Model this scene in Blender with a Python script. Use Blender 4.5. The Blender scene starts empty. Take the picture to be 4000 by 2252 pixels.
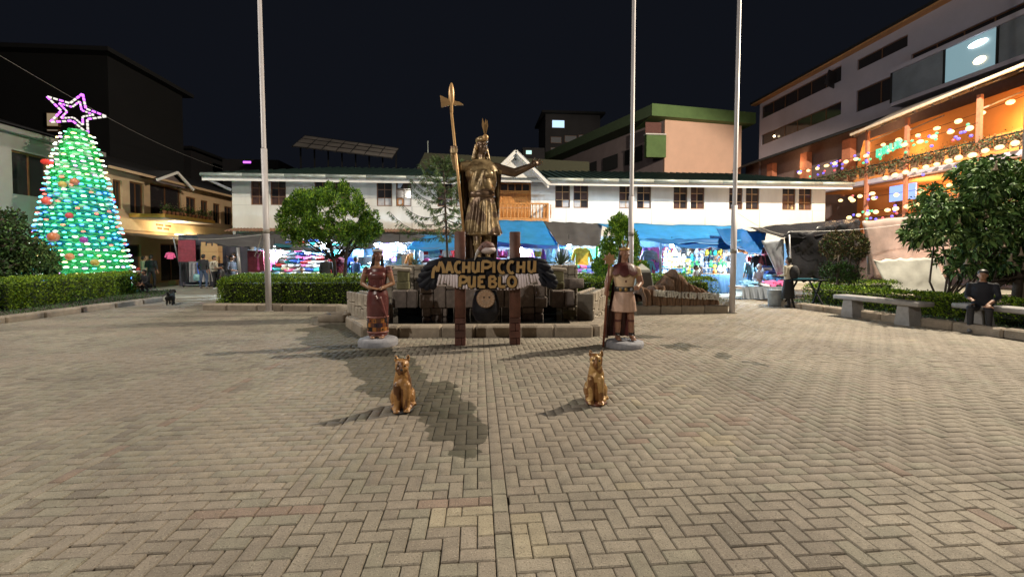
import bpy, bmesh, math, random
import numpy as np
from mathutils import Vector, Matrix, Euler, noise
rad = math.radians
random.seed(7); np.random.seed(7)
S = bpy.context.scene
COL = S.collection

# ------------------------------------------------------------------ camera
EYE = 1.61
cam_d = bpy.data.cameras.new('camera'); cam = bpy.data.objects.new('camera', cam_d); COL.objects.link(cam)
cam.location = (0, 0, EYE)
cam.rotation_euler = (rad(90 - 1.7), 0, rad(-4.6))
cam_d.sensor_width = 36; cam_d.lens = 1055 / 2576 * 36; cam_d.shift_y = -49 / 2576
cam_d.clip_start = .05; cam_d.clip_end = 2000
S.camera = cam

# ------------------------------------------------------------------ night sky
W = bpy.data.worlds.new('World'); S.world = W; W.use_nodes = True
bg = W.node_tree.nodes['Background']
bg.inputs[0].default_value = (.52, .62, .95, 1); bg.inputs[1].default_value = .0098

# ------------------------------------------------------------------ exposure, sampling
S.view_settings.view_transform = 'Standard'; S.view_settings.look = 'None'
S.view_settings.exposure = 0; S.view_settings.gamma = 1
S.render.engine = 'CYCLES'
cy = S.cycles
cy.use_denoising = True
try: cy.denoiser = 'OPENIMAGEDENOISE'
except Exception: pass
cy.max_bounces = 5; cy.diffuse_bounces = 3; cy.glossy_bounces = 3; cy.transmission_bounces = 4; cy.transparent_max_bounces = 6
cy.sample_clamp_indirect = 4; cy.caustics_reflective = False; cy.caustics_refractive = False
cy.use_light_tree = True

def lamp(name, loc, power, col, size=.12, kind='POINT', aim=None, angle=150, parent=None):
    d = bpy.data.lights.new(name, kind); d.energy = power; d.color = col
    d.shadow_soft_size = size
    if kind == 'SPOT': d.spot_size = rad(angle); d.spot_blend = .15
    o = bpy.data.objects.new(name, d); COL.objects.link(o); o.location = loc
    if aim is not None:
        o.rotation_euler = (Vector(aim) - Vector(loc)).to_track_quat('-Z', 'Y').to_euler()
    return o

# street floodlights round the square, plus an added fill (posts built below)
WARM = (1, .86, .66); COOL = (.62, .82, 1)
FLOOD_R = (16.6, 11.9, 14.2); FLOOD_L = (-15.5, 10.0, 13.0); FILL_B = (-8.5, -8.0, 9.5)
lamp('flood_or_fill_lamp', FLOOD_R, 25500, (1, .87, .68), .16, 'SPOT', (8, 18, 0), 164)
lamp('flood_or_fill_lamp', FLOOD_L, 5900, (1, .92, .8), .16, 'SPOT', (-6, 14, 0), 150)
lamp('flood_or_fill_lamp', FILL_B, 5200, (1, .92, .8), .2, 'SPOT', (1, 8, 1), 120)  # fill lamp added behind the camera to brighten the fronts

# ------------------------------------------------------------------ materials
MATS = {}
def mat(name, col, rough=.6, metal=0., var=.18, scale=6., bump=0., bscale=30., col2=None, emit=None, estr=0., spec=.5, alpha=None, rnd=0., stretch=None, trans=0., sss=0.):
    if name in MATS: return MATS[name]
    m = bpy.data.materials.new(name); m.use_nodes = True; MATS[name] = m
    nt = m.node_tree; N = nt.nodes; L = nt.links; b = N['Principled BSDF']
    b.inputs['Roughness'].default_value = rough; b.inputs['Metallic'].default_value = metal
    b.inputs['Specular IOR Level'].default_value = spec
    if trans: b.inputs['Transmission Weight'].default_value = trans
    tc = N.new('ShaderNodeTexCoord'); src = tc.outputs['Object']
    if stretch:
        mp = N.new('ShaderNodeMapping'); mp.inputs['Scale'].default_value = stretch; L.new(src, mp.inputs[0]); src = mp.outputs[0]
    if var > 0 or col2:
        nz = N.new('ShaderNodeTexNoise'); nz.inputs['Scale'].default_value = scale; nz.inputs['Detail'].default_value = 5; nz.inputs['Roughness'].default_value = .65
        L.new(src, nz.inputs['Vector'])
        cr = N.new('ShaderNodeValToRGB'); L.new(nz.outputs['Fac'], cr.inputs[0])
        c1 = tuple(c * (1 - var) for c in col[:3]); c2 = col2 if col2 else tuple(min(1, c * (1 + var)) for c in col[:3])
        cr.color_ramp.elements[0].position = .32; cr.color_ramp.elements[1].position = .68
        cr.color_ramp.elements[0].color = (*c1, 1); cr.color_ramp.elements[1].color = (*c2, 1)
        out = cr.outputs[0]
        if rnd:
            oi = N.new('ShaderNodeObjectInfo'); mr = N.new('ShaderNodeMapRange'); L.new(oi.outputs['Random'], mr.inputs[0])
            mr.inputs[3].default_value = 1 - rnd; mr.inputs[4].default_value = 1 + rnd
            hs = N.new('ShaderNodeHueSaturation'); L.new(out, hs.inputs['Color']); L.new(mr.outputs[0], hs.inputs['Value']); out = hs.outputs[0]
        L.new(out, b.inputs['Base Color'])
    else:
        b.inputs['Base Color'].default_value = (*col[:3], 1)
    if bump:
        n2 = N.new('ShaderNodeTexNoise'); n2.inputs['Scale'].default_value = bscale; n2.inputs['Detail'].default_value = 6; L.new(src, n2.inputs['Vector'])
        bp = N.new('ShaderNodeBump'); bp.inputs['Strength'].default_value = bump; bp.inputs['Distance'].default_value = .02
        L.new(n2.outputs['Fac'], bp.inputs['Height']); L.new(bp.outputs[0], b.inputs['Normal'])
    if emit:
        b.inputs['Emission Color'].default_value = (*emit, 1); b.inputs['Emission Strength'].default_value = estr
    if alpha is not None: b.inputs['Alpha'].default_value = alpha
    return m

def tarp_mat(n, c, rough=.5, tr=.0, var=.15):
    m = mat(n, c, rough, var=var, scale=2, bump=.25, bscale=5)
    nt = m.node_tree; N = nt.nodes; b = N['Principled BSDF']; tl = N.new('ShaderNodeBsdfTranslucent'); mx = N.new('ShaderNodeMixShader'); mx.inputs[0].default_value = tr
    src = b.inputs['Base Color'].links[0].from_socket; nt.links.new(src, tl.inputs[0]); out = N['Material Output']
    nt.links.new(b.outputs[0], mx.inputs[1]); nt.links.new(tl.outputs[0], mx.inputs[2]); nt.links.new(mx.outputs[0], out.inputs[0]); return m
# ------------------------------------------------------------------ pixel helper: where a sight line of the photograph meets a plane
_F = 1055.; _T = rad(4.6); _P = rad(1.7)
_f = (math.sin(_T), math.cos(_T)); _r = (math.cos(_T), -math.sin(_T))
def _ray(px, py):
    a = (px - 1288) / _F; b = (676 - py) / _F; cf = math.cos(_P) + b * math.sin(_P)
    return _f[0] * cf + a * _r[0], _f[1] * cf + a * _r[1], -math.sin(_P) + b * math.cos(_P)
def gp(px, py, z=0.):
    d = _ray(px, py); t = (z - EYE) / d[2]; return d[0] * t, d[1] * t
def at(px, py, Y):
    d = _ray(px, py); t = Y / d[1]; return d[0] * t, Y, EYE + d[2] * t

# ------------------------------------------------------------------ mesh builder
class MB:
    def __init__(s): s.v = []; s.f = []; s.m = []
    def add(s, vs, fs, mi=0):
        o = len(s.v); s.v += [tuple(v) for v in vs]; s.f += [tuple(i + o for i in f) for f in fs]; s.m += [mi] * len(fs); return s
    def box(s, c, sz, rz=0., mi=0, rot=None, bev=0.):
        hx, hy, hz = sz[0] / 2, sz[1] / 2, sz[2] / 2
        if bev <= 0:
            vs = [(x, y, z) for x in (-hx, hx) for y in (-hy, hy) for z in (-hz, hz)]
            fs = [(0, 1, 3, 2), (4, 6, 7, 5), (0, 4, 5, 1), (2, 3, 7, 6), (0, 2, 6, 4), (1, 5, 7, 3)]
        else:
            vs, fs = cbox(hx, hy, hz, min(bev, .49 * min(sz)))
        R = Euler(rot).to_matrix() if rot else Matrix.Rotation(rz, 3, 'Z')
        cc = Vector(c)
        return s.add([R @ Vector(v) + cc for v in vs], fs, mi)
    def span(s, x0, x1, y0, y1, z0, z1, mi=0, bev=0.):
        return s.box(((x0 + x1) / 2, (y0 + y1) / 2, (z0 + z1) / 2), (abs(x1 - x0), abs(y1 - y0), abs(z1 - z0)), mi=mi, bev=bev)
    def bar(s, a, b, w, h=None, mi=0):
        a = Vector(a); b = Vector(b); h = h or w; d = b - a; L = d.length
        q = d.to_track_quat('Y', 'Z'); m = (a + b) / 2
        vs = [q @ Vector((x * w / 2, y * L / 2, z * h / 2)) + m for x in (-1, 1) for y in (-1, 1) for z in (-1, 1)]
        return s.add(vs, [(0, 1, 3, 2), (4, 6, 7, 5), (0, 4, 5, 1), (2, 3, 7, 6), (0, 2, 6, 4), (1, 5, 7, 3)], mi)
    def tube(s, pts, r, n=8, mi=0, cap=True):
        pts = [Vector(p) for p in pts]; rs = r if isinstance(r, (list, tuple)) else [r] * len(pts)
        vs = []; up = Vector((0, 0, 1))
        d0 = (pts[1] - pts[0]).normalized()
        if abs(d0.z) > .9: up = Vector((1, 0, 0))
        for i, p in enumerate(pts):
            d = (pts[min(i + 1, len(pts) - 1)] - pts[max(i - 1, 0)]).normalized()
            a = d.cross(up)
            if a.length < 1e-4: a = d.cross(Vector((0, 1, 0)))
            a.normalize(); b = a.cross(d)
            for k in range(n):
                t = 2 * math.pi * k / n; vs.append(p + (a * math.cos(t) + b * math.sin(t)) * rs[i])
        fs = [(i * n + k, i * n + (k + 1) % n, (i + 1) * n + (k + 1) % n, (i + 1) * n + k) for i in range(len(pts) - 1) for k in range(n)]
        if cap: fs += [tuple(range(n)), tuple(range(len(pts) * n - n, len(pts) * n))[::-1]]
        return s.add(vs, fs, mi)
    def lathe(s, prof, c=(0, 0, 0), n=12, mi=0, sx=1., sy=1.):
        vs = [(c[0] + r * sx * math.cos(2 * math.pi * k / n), c[1] + r * sy * math.sin(2 * math.pi * k / n), c[2] + z) for r, z in prof for k in range(n)]
        fs = [(i * n + k, i * n + (k + 1) % n, (i + 1) * n + (k + 1) % n, (i + 1) * n + k) for i in range(len(prof) - 1) for k in range(n)]
        fs += [tuple(range(n))[::-1], tuple(range(len(prof) * n - n, len(prof) * n))]
        return s.add(vs, fs, mi)
    def ball(s, c, r, n=8, mi=0):
        r = r if isinstance(r, (tuple, list)) else (r, r, r)
        m = max(4, n // 2 + 1); prof = [(math.sin(math.pi * i / m), -math.cos(math.pi * i / m)) for i in range(m + 1)]
        prof[0] = (.02, -1); prof[-1] = (.02, 1)
        vs = [(c[0] + q * r[0] * math.cos(2 * math.pi * k / n), c[1] + q * r[1] * math.sin(2 * math.pi * k / n), c[2] + z * r[2]) for q, z in prof for k in range(n)]
        fs = [(i * n + k, i * n + (k + 1) % n, (i + 1) * n + (k + 1) % n, (i + 1) * n + k) for i in range(len(prof) - 1) for k in range(n)]
        fs += [tuple(range(n))[::-1], tuple(range(len(prof) * n - n, len(prof) * n))]
        return s.add(vs, fs, mi)
    def prism(s, out, y0, y1, mi=0):            # outline in x,z pushed from y0 to y1
        n = len(out); vs = [(x, y0, z) for x, z in out] + [(x, y1, z) for x, z in out]
        fs = [tuple(range(n)), tuple(range(n, 2 * n))[::-1]] + [(i, i + n, (i + 1) % n + n, (i + 1) % n) for i in range(n)]
        return s.add(vs, fs, mi)
    def slab(s, out, z0, z1, mi=0):             # outline in x,y pushed from z0 to z1
        n = len(out); vs = [(x, y, z0) for x, y in out] + [(x, y, z1) for x, y in out]
        fs = [tuple(range(n))[::-1], tuple(range(n, 2 * n))] + [(i, (i + 1) % n, (i + 1) % n + n, i + n) for i in range(n)]
        return s.add(vs, fs, mi)
    def grid(s, fn, nu, nv, mi=0, thick=0.):
        vs = [fn(i / nu, j / nv) for j in range(nv + 1) for i in range(nu + 1)]
        fs = [(j * (nu + 1) + i, j * (nu + 1) + i + 1, (j + 1) * (nu + 1) + i + 1, (j + 1) * (nu + 1) + i) for j in range(nv) for i in range(nu)]
        return s.add(vs, fs, mi)
    def mesh(s, name, mats, smooth=False):
        me = bpy.data.meshes.new(name); me.from_pydata(s.v, [], s.f)
        for m in (mats if isinstance(mats, (list, tuple)) else [mats]): me.materials.append(m)
        if any(s.m): me.polygons.foreach_set('material_index', s.m)
        if smooth: me.polygons.foreach_set('use_smooth', [True] * len(s.f))
        me.update(); return me
    def build(s, name, mats, parent=None, smooth=False, local=False, fix=True):
        if parent is not None and not local:
            M = Matrix.LocRotScale(parent_loc(parent), parent_rot(parent), None).inverted()
            s.v = [tuple(M @ Vector(v)) for v in s.v]
        me = s.mesh(name, mats, smooth)
        if fix and len(s.f) < 60000:
            bm = bmesh.new(); bm.from_mesh(me); bmesh.ops.recalc_face_normals(bm, faces=bm.faces); bm.to_mesh(me); bm.free()
        o = bpy.data.objects.new(name, me); COL.objects.link(o)
        if parent is not None: o.parent = parent
        return o
def parent_loc(p):
    return Vector(p.location) if p.parent is None else parent_loc(p.parent) + parent_rot(p.parent) @ Vector(p.location)
def parent_rot(p):
    r = p.rotation_euler.to_quaternion(); return r if p.parent is None else parent_rot(p.parent) @ r
def cbox(hx, hy, hz, b):
    vs = []; idx = {}
    for sx in (-1, 1):
        for sy in (-1, 1):
            for sz in (-1, 1):
                for k, (dx, dy, dz) in enumerate(((0, b, b), (b, 0, b), (b, b, 0))):
                    idx[(sx, sy, sz, k)] = len(vs); vs.append((sx * (hx - dx), sy * (hy - dy), sz * (hz - dz)))
    I = lambda *a: idx[a]; fs = []
    for s_ in (-1, 1):
        fs.append((I(s_, -1, -1, 0), I(s_, 1, -1, 0), I(s_, 1, 1, 0), I(s_, -1, 1, 0)))
        fs.append((I(-1, s_, -1, 1), I(1, s_, -1, 1), I(1, s_, 1, 1), I(-1, s_, 1, 1)))
        fs.append((I(-1, -1, s_, 2), I(1, -1, s_, 2), I(1, 1, s_, 2), I(-1, 1, s_, 2)))
        for t in (-1, 1):
            fs.append((I(s_, t, -1, 0), I(s_, t, 1, 0), I(s_, t, 1, 1), I(s_, t, -1, 1)))
            fs.append((I(s_, -1, t, 0), I(s_, 1, t, 0), I(s_, 1, t, 2), I(s_, -1, t, 2)))
            fs.append((I(-1, s_, t, 1), I(1, s_, t, 1), I(1, s_, t, 2), I(-1, s_, t, 2)))
            for u in (-1, 1): fs.append((I(s_, t, u, 0), I(s_, t, u, 1), I(s_, t, u, 2)))
    return vs, fs

def tag(o, label=None, cat=None, group=None, kind=None):
    if label: o['label'] = label
    if cat: o['category'] = cat
    if group: o['group'] = group
    if kind: o['kind'] = kind
    return o
def thing(name, label, cat, loc=(0, 0, 0), rz=0., group=None):
    o = bpy.data.objects.new(name, None); COL.objects.link(o); o.empty_display_size = .2
    o.location = loc; o.rotation_euler = (0, 0, rz); return tag(o, label, cat, group)
def inst(me, name, loc, rot=(0, 0, 0), parent=None, scale=None):
    o = bpy.data.objects.new(name, me); COL.objects.link(o)
    if parent is not None: o.parent = parent; loc = Vector(loc) - parent_loc(parent)
    o.location = loc; o.rotation_euler = rot
    if scale: o.scale = scale
    return o
def dup(root, loc, rz, label, group=None):
    r = root.copy(); COL.objects.link(r); r.location = loc; r.rotation_euler = (0, 0, rz); r['label'] = label
    if group: r['group'] = group
    for ch in list(root.children):
        c = ch.copy(); COL.objects.link(c); c.parent = r
        for g in list(ch.children):
            d = g.copy(); COL.objects.link(d); d.parent = c
    return r
ORD = ['first', 'second', 'third', 'fourth', 'fifth', 'sixth', 'seventh', 'eighth', 'ninth', 'tenth', 'eleventh', 'twelfth', 'thirteenth', 'fourteenth', 'fifteenth', 'sixteenth', 'seventeenth', 'eighteenth', 'nineteenth', 'twentieth'] + ['twenty-' + w for w in ('first', 'second', 'third', 'fourth', 'fifth', 'sixth', 'seventh', 'eighth', 'ninth')] + ['thirtieth'] + ['thirty-' + w for w in ('first', 'second', 'third', 'fourth', 'fifth', 'sixth', 'seventh', 'eighth', 'ninth')]

# ------------------------------------------------------------------ sculpting: closed shapes fused into one skin
def blob(shapes, voxel, name, mats, parent, pick=None, smooth=2, deform=None, local=True):
    """shapes: ('e',c,r[,rot]) ellipsoid, ('c',p,q,r0,r1) tapered limb, ('l',[(x,y,z,rx,ry)..]) loft, ('b',c,size[,rot]) block"""
    mb = MB()
    for sh in shapes:
        if sh[0] == 'e':
            t = MB().ball((0, 0, 0), sh[2], 14); R = Euler(sh[3]).to_matrix() if len(sh) > 3 else Matrix.Identity(3); c = Vector(sh[1])
            mb.add([R @ Vector(v) + c for v in t.v], t.f)
        elif sh[0] == 'c':
            p, q = Vector(sh[1]), Vector(sh[2]); r0, r1 = sh[3], sh[4]
            mb.tube([p, p.lerp(q, .5), q], [r0, (r0 + r1) / 2, r1], 12); mb.ball(p, r0, 12); mb.ball(q, r1, 12)
        elif sh[0] == 'l':
            n = 28; sec = sh[1]
            vs = [(x + rx * math.cos(2 * math.pi * k / n), y + ry * math.sin(2 * math.pi * k / n), z) for x, y, z, rx, ry in sec for k in range(n)]
            fs = [(i * n + k, i * n + (k + 1) % n, (i + 1) * n + (k + 1) % n, (i + 1) * n + k) for i in range(len(sec) - 1) for k in range(n)]
            fs += [tuple(range(n))[::-1], tuple(range(len(sec) * n - n, len(sec) * n))]
            mb.add(vs, fs)
        elif sh[0] == 'b':
            mb.box(sh[1], sh[2], rot=sh[3] if len(sh) > 3 else None)
    me = mb.mesh(name, [])
    bm = bmesh.new(); bm.from_mesh(me); bmesh.ops.recalc_face_normals(bm, faces=bm.faces); bm.to_mesh(me); bm.free()
    o = bpy.data.objects.new(name, me); COL.objects.link(o)
    md = o.modifiers.new('r', 'REMESH'); md.mode = 'VOXEL'; md.voxel_size = voxel
    if smooth: ms = o.modifiers.new('s', 'SMOOTH'); ms.factor = .5; ms.iterations = smooth
    dg = bpy.context.evaluated_depsgraph_get()
    m2 = bpy.data.meshes.new_from_object(o.evaluated_get(dg)); m2.name = name
    bpy.data.objects.remove(o); bpy.data.meshes.remove(me)
    n = len(m2.vertices); co = np.empty(n * 3, np.float32); m2.vertices.foreach_get('co', co); co = co.reshape(-1, 3)
    if deform is not None:
        co = deform(co.copy()); m2.vertices.foreach_set('co', co.astype(np.float32).ravel()); m2.update()
    for m in mats: m2.materials.append(m)
    np_ = len(m2.polygons)
    if pick is not None:
        ce = np.empty(np_ * 3, np.float32); m2.polygons.foreach_get('center', ce); ce = ce.reshape(-1, 3)
        m2.polygons.foreach_set('material_index', pick(ce).astype(np.int32))
    m2.polygons.foreach_set('use_smooth', [True] * np_); m2.update()
    o = bpy.data.objects.new(name, m2); COL.objects.link(o)
    if parent is not None:
        o.parent = parent
    return o

def raw(name, V, Fq, mats, mi=None, parent=None, smooth=False):
    """numpy quads or triangles straight into a mesh"""
    V = np.asarray(V, np.float32); Fq = np.asarray(Fq, np.int32); k = Fq.shape[1]
    me = bpy.data.meshes.new(name); me.vertices.add(len(V)); me.vertices.foreach_set('co', V.ravel())
    me.loops.add(Fq.size); me.loops.foreach_set('vertex_index', Fq.ravel())
    me.polygons.add(len(Fq)); me.polygons.foreach_set('loop_start', np.arange(0, Fq.size, k, dtype=np.int32))
    for m in mats: me.materials.append(m)
    if mi is not None: me.polygons.foreach_set('material_index', np.asarray(mi, np.int32))
    if smooth: me.polygons.foreach_set('use_smooth', np.ones(len(Fq), bool))
    me.update(calc_edges=True); me.validate()
    o = bpy.data.objects.new(name, me); COL.objects.link(o)
    if parent is not None: o.parent = parent
    return o

def leaves(P, D, size, asp=.45, droop=0., fold=.0, rng=None):
    """P points (n,3), D leaf directions (n,3): one leaf of two triangles-quads each; returns V,F"""
    rng = rng or np.random
    n = len(P); D = D / (np.linalg.norm(D, axis=1, keepdims=True) + 1e-6)
    R = rng.normal(size=(n, 3)); W_ = np.cross(D, R); W_ /= (np.linalg.norm(W_, axis=1, keepdims=True) + 1e-6)
    sz = (size * rng.uniform(.6, 1.3, n))[:, None]
    tip = P + D * sz; tip[:, 2] -= droop * sz[:, 0]
    mid = P + D * sz * .5
    a = mid + W_ * sz * asp * .5; b = mid - W_ * sz * asp * .5
    V = np.stack([P, a, tip, b], 1).reshape(-1, 3); F_ = np.arange(n * 4).reshape(n, 4)
    return V, F_
# ================================================================== GROUND
WET_DARK = [(-3.05, 9.1, .5), (-2.45, 8.05, .55), (-1.85, 6.95, .5), (-1.2, 5.85, .45), (-.75, 5.05, .42), (-.45, 4.5, .38), (-.2, 3.9, .3), (-3.3, 9.7, .62), (-2.75, 8.6, .72), (-2.15, 7.5, .62), (-1.5, 6.4, .55), (-.95, 5.35, .5), (-.62, 4.75, .42), (-.3, 4.25, .36), (-.12, 3.6, .22), (3.35, 8.1, .3), (3.62, 7.2, .27), (3.9, 6.5, .2), (4.2, 6.0, .14)]  # left: damp trail; right: a darker, smoother streak
def paver_mat(name, col):
    m = mat(name, col, rough=.8, var=.16, scale=9, bump=.35, bscale=120, rnd=.1)
    nt = m.node_tree; N = nt.nodes; L = nt.links; b = N['Principled BSDF']
    ge = N.new('ShaderNodeNewGeometry')
    for n in N:
        if n.type == 'TEX_NOISE':
            for l in list(n.inputs['Vector'].links): L.remove(l)
            L.new(ge.outputs['Position'], n.inputs['Vector'])
    # pale grit
    g = N.new('ShaderNodeTexNoise'); g.inputs['Scale'].default_value = 130; g.inputs['Detail'].default_value = 2; L.new(ge.outputs['Position'], g.inputs['Vector'])
    gr = N.new('ShaderNodeMapRange'); L.new(g.outputs['Fac'], gr.inputs[0]); gr.inputs[1].default_value = .62; gr.inputs[2].default_value = .74; gr.inputs[4].default_value = .95
    src = b.inputs['Base Color'].links[0].from_socket
    # trodden gum and droppings
    vo = N.new('ShaderNodeTexVoronoi'); vo.inputs['Scale'].default_value = 1.7; L.new(ge.outputs['Position'], vo.inputs['Vector'])
    vr = N.new('ShaderNodeMapRange'); L.new(vo.outputs['Distance'], vr.inputs[0]); vr.inputs[1].default_value = .026; vr.inputs[2].default_value = .034; vr.inputs[3].default_value = .7; vr.inputs[4].default_value = 0
    vb = N.new('ShaderNodeMix'); vb.data_type = 'RGBA'; L.new(vr.outputs[0], vb.inputs[0]); L.new(src, vb.inputs[6]); vb.inputs[7].default_value = (.5, .48, .42, 1); src = vb.outputs[2]
    # large soft dirt
    d = N.new('ShaderNodeTexNoise'); d.inputs['Scale'].default_value = .7; d.inputs['Detail'].default_value = 4; L.new(ge.outputs['Position'], d.inputs['Vector'])
    dr = N.new('ShaderNodeMapRange'); L.new(d.outputs['Fac'], dr.inputs[0]); dr.inputs[1].default_value = .3; dr.inputs[2].default_value = .7; dr.inputs[3].default_value = .74; dr.inputs[4].default_value = 1.14
    mx = N.new('ShaderNodeMix'); mx.data_type = 'RGBA'; L.new(gr.outputs[0], mx.inputs[0]); L.new(src, mx.inputs[6]); mx.inputs[7].default_value = (.55, .5, .4, 1)
    g2 = N.new('ShaderNodeTexNoise'); g2.inputs['Scale'].default_value = 95; g2.inputs['Detail'].default_value = 3; L.new(ge.outputs['Position'], g2.inputs['Vector'])
    g2r = N.new('ShaderNodeMapRange'); L.new(g2.outputs['Fac'], g2r.inputs[0]); g2r.inputs[1].default_value = .56; g2r.inputs[2].default_value = .68; g2r.inputs[4].default_value = .85
    m3 = N.new('ShaderNodeMix'); m3.data_type = 'RGBA'; L.new(g2r.outputs[0], m3.inputs[0]); L.new(mx.outputs[2], m3.inputs[6]); m3.inputs[7].default_value = (.13, .108, .08, 1); mx = m3
    hs = N.new('ShaderNodeHueSaturation'); L.new(mx.outputs[2], hs.inputs['Color']); L.new(dr.outputs[0], hs.inputs['Value'])
    # the damp trail running from the fountain, plus the darker streak at right
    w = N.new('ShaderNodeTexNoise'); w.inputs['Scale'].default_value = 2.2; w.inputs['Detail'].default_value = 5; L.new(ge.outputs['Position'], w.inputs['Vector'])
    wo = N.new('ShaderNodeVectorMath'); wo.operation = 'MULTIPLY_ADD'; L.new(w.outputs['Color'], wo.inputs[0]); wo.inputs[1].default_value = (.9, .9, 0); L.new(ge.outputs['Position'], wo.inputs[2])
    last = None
    for x, y, r in WET_DARK:
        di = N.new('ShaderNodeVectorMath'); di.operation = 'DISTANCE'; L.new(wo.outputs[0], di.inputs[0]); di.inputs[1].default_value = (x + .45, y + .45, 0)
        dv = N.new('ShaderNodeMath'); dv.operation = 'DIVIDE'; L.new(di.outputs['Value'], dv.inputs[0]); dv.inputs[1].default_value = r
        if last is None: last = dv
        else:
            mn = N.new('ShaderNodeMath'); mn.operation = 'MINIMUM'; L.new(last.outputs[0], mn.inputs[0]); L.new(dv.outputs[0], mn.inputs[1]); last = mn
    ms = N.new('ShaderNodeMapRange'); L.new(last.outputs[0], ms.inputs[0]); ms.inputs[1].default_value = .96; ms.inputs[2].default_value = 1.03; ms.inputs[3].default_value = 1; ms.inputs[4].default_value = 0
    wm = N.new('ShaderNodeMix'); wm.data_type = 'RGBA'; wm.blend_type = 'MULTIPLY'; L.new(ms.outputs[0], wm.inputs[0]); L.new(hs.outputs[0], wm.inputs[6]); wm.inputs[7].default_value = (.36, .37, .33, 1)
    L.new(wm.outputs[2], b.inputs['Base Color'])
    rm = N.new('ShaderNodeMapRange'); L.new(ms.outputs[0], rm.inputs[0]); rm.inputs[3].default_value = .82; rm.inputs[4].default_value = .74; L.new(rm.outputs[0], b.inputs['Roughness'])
    return m
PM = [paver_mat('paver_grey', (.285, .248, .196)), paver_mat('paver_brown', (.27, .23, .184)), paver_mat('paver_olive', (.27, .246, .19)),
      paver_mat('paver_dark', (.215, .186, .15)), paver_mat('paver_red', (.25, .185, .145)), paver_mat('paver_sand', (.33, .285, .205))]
M_joint = mat('paver_joint_sand', (.036, .028, .019), .95, bump=.4, bscale=80)
M_conc = mat('street_concrete', (.31, .285, .225), .9, var=.2, scale=1.3, bump=.25, bscale=40)
M_earth = mat('earth', (.05, .042, .03), .95, bump=.6, bscale=20)

g = MB().add([(-160, -60, -.022), (160, -60, -.022), (160, 200, -.022), (-160, 200, -.022)], [(0, 1, 2, 3)]).build('plaza_ground', M_joint)
tag(g, kind='structure')
pav = bpy.data.objects.new('pavement', None); COL.objects.link(pav); tag(pav, kind='structure')

XS = [-11.5, -9.0, -6.03, -3.07, .09, 3.1, 6.12, 10.15]       # longitudinal strips, one brick wide
YS = [-1.2, 2.68, 6.05, 9.42, 12.8]                           # cross courses
STRIP = .1
rng = random.Random(11)
rects = []                                                    # x0,x1,y0,y1,material
def pick_m(x, y):
    t = rng.random()
    n = noise.noise(Vector((x * .9, y * .9, 3)))
    if 1.3 < x < 2.6 and 3.3 < y < 5.4: return rng.choice([0, 0, 1, 2, 2, 1, 0, 3, 1, 2, 0, 5, 4])
    if (-.3 < x < .08 and 2.44 < y < 2.67) or (.2 < x < .43 and 2.2 < y < 2.56): return 5
    if x < -2.6 and n > -.1: return rng.choice([2, 2, 2, 0, 3])  # more olive bricks at left: the tree's green light put into colour
    if t < .003: return 3
    if t < .006: return 5
    return 0 if n > .15 else (1 if n < -.15 else rng.choice([0, 1, 2]))
def put(x0, x1, y0, y1, m=None):
    if x1 - x0 < .022 or y1 - y0 < .022: return
    cx, cyy = (x0 + x1) / 2, (y0 + y1) / 2
    if cyy < .9 or cyy > 17 or cx < -1.1 * cyy - 2.4 or cx > 1.5 * cyy + 2.4 or cx < -11.45 or cx > 10.2: return
    if cyy > 13.0 and -8.3 < cx < 7.3 and cyy > 13.6: return
    if -2.1 < cx < 2.2 and cyy > 8.6: return
    rects.append((x0, x1, y0, y1, pick_m(cx, cyy) if m is None else m))
def herring(X0, X1, Y0, Y1):
    nx, ny = max(1, round((X1 - X0) / .1)), max(1, round((Y1 - Y0) / .1)); w, wy = (X1 - X0) / nx, (Y1 - Y0) / ny; ox, oy = X0, Y0
    for i in range(-2, nx + 2):
        for j in range(-2, ny + 2):
            c = (i - j) % 4
            if c == 0: r = (ox + i * w, ox + (i + 2) * w, oy + j * wy, oy + (j + 1) * wy)
            elif c == 3: r = (ox + i * w, ox + (i + 1) * w, oy + j * wy, oy + (j + 2) * wy)
            else: continue
            put(max(r[0], X0), min(r[1], X1), max(r[2], Y0), min(r[3], Y1))
def running(X0, X1, Y0, Y1):
    k = 0; y = Y0
    while y < Y1 - .02:
        x = X0 - (.1 if k % 2 else 0)
        while x < X1: put(max(x, X0), min(x + .2, X1), y, min(y + .1, Y1)); x += .2
        y += .1; k += 1
for a, b in zip(XS[:-1], XS[1:]):
    for c, d in zip(YS, YS[1:] + [17.1]):
        x0, x1, y0, y1 = a + STRIP, b, c + STRIP, d
        if a == -3.07 and c == 2.68:                          # re-laid patch in running bond
            running(x0, -1.31, y0, 4.88); herring(-1.31, x1, y0, 4.88); herring(x0, x1, 4.88, y1)
        elif a == .09 and c == 2.68:
            running(1.15, x1, y0, 3.18); herring(x0, 1.15, y0, 3.18); herring(x0, x1, 3.18, y1)
        else: herring(x0, x1, y0, y1)
for a in XS:
    y = -1.2
    while y < 17: put(a, a + STRIP, y, y + .2, 4 if (a in (-3.07, 3.1) and rng.random() < .4) else None); y += .2
for c in YS[1:]:
    x = -14
    while x < 14:
        inside = [a for a in XS if a - .2 < x < a + STRIP]
        m = 4 if (c == 2.68 and (-1.8 < x + .1 < -.95 or -.5 < x + .1 < .1)) else None
        for q0, q1 in zip(XS[:-1], XS[1:]): put(max(x, q0 + STRIP), min(x + .2, q1), c, c + STRIP, m)
        x += .2
def depth(r): return ((r[0] + r[1]) / 2) * _f[0] + ((r[2] + r[3]) / 2) * _f[1]
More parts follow.
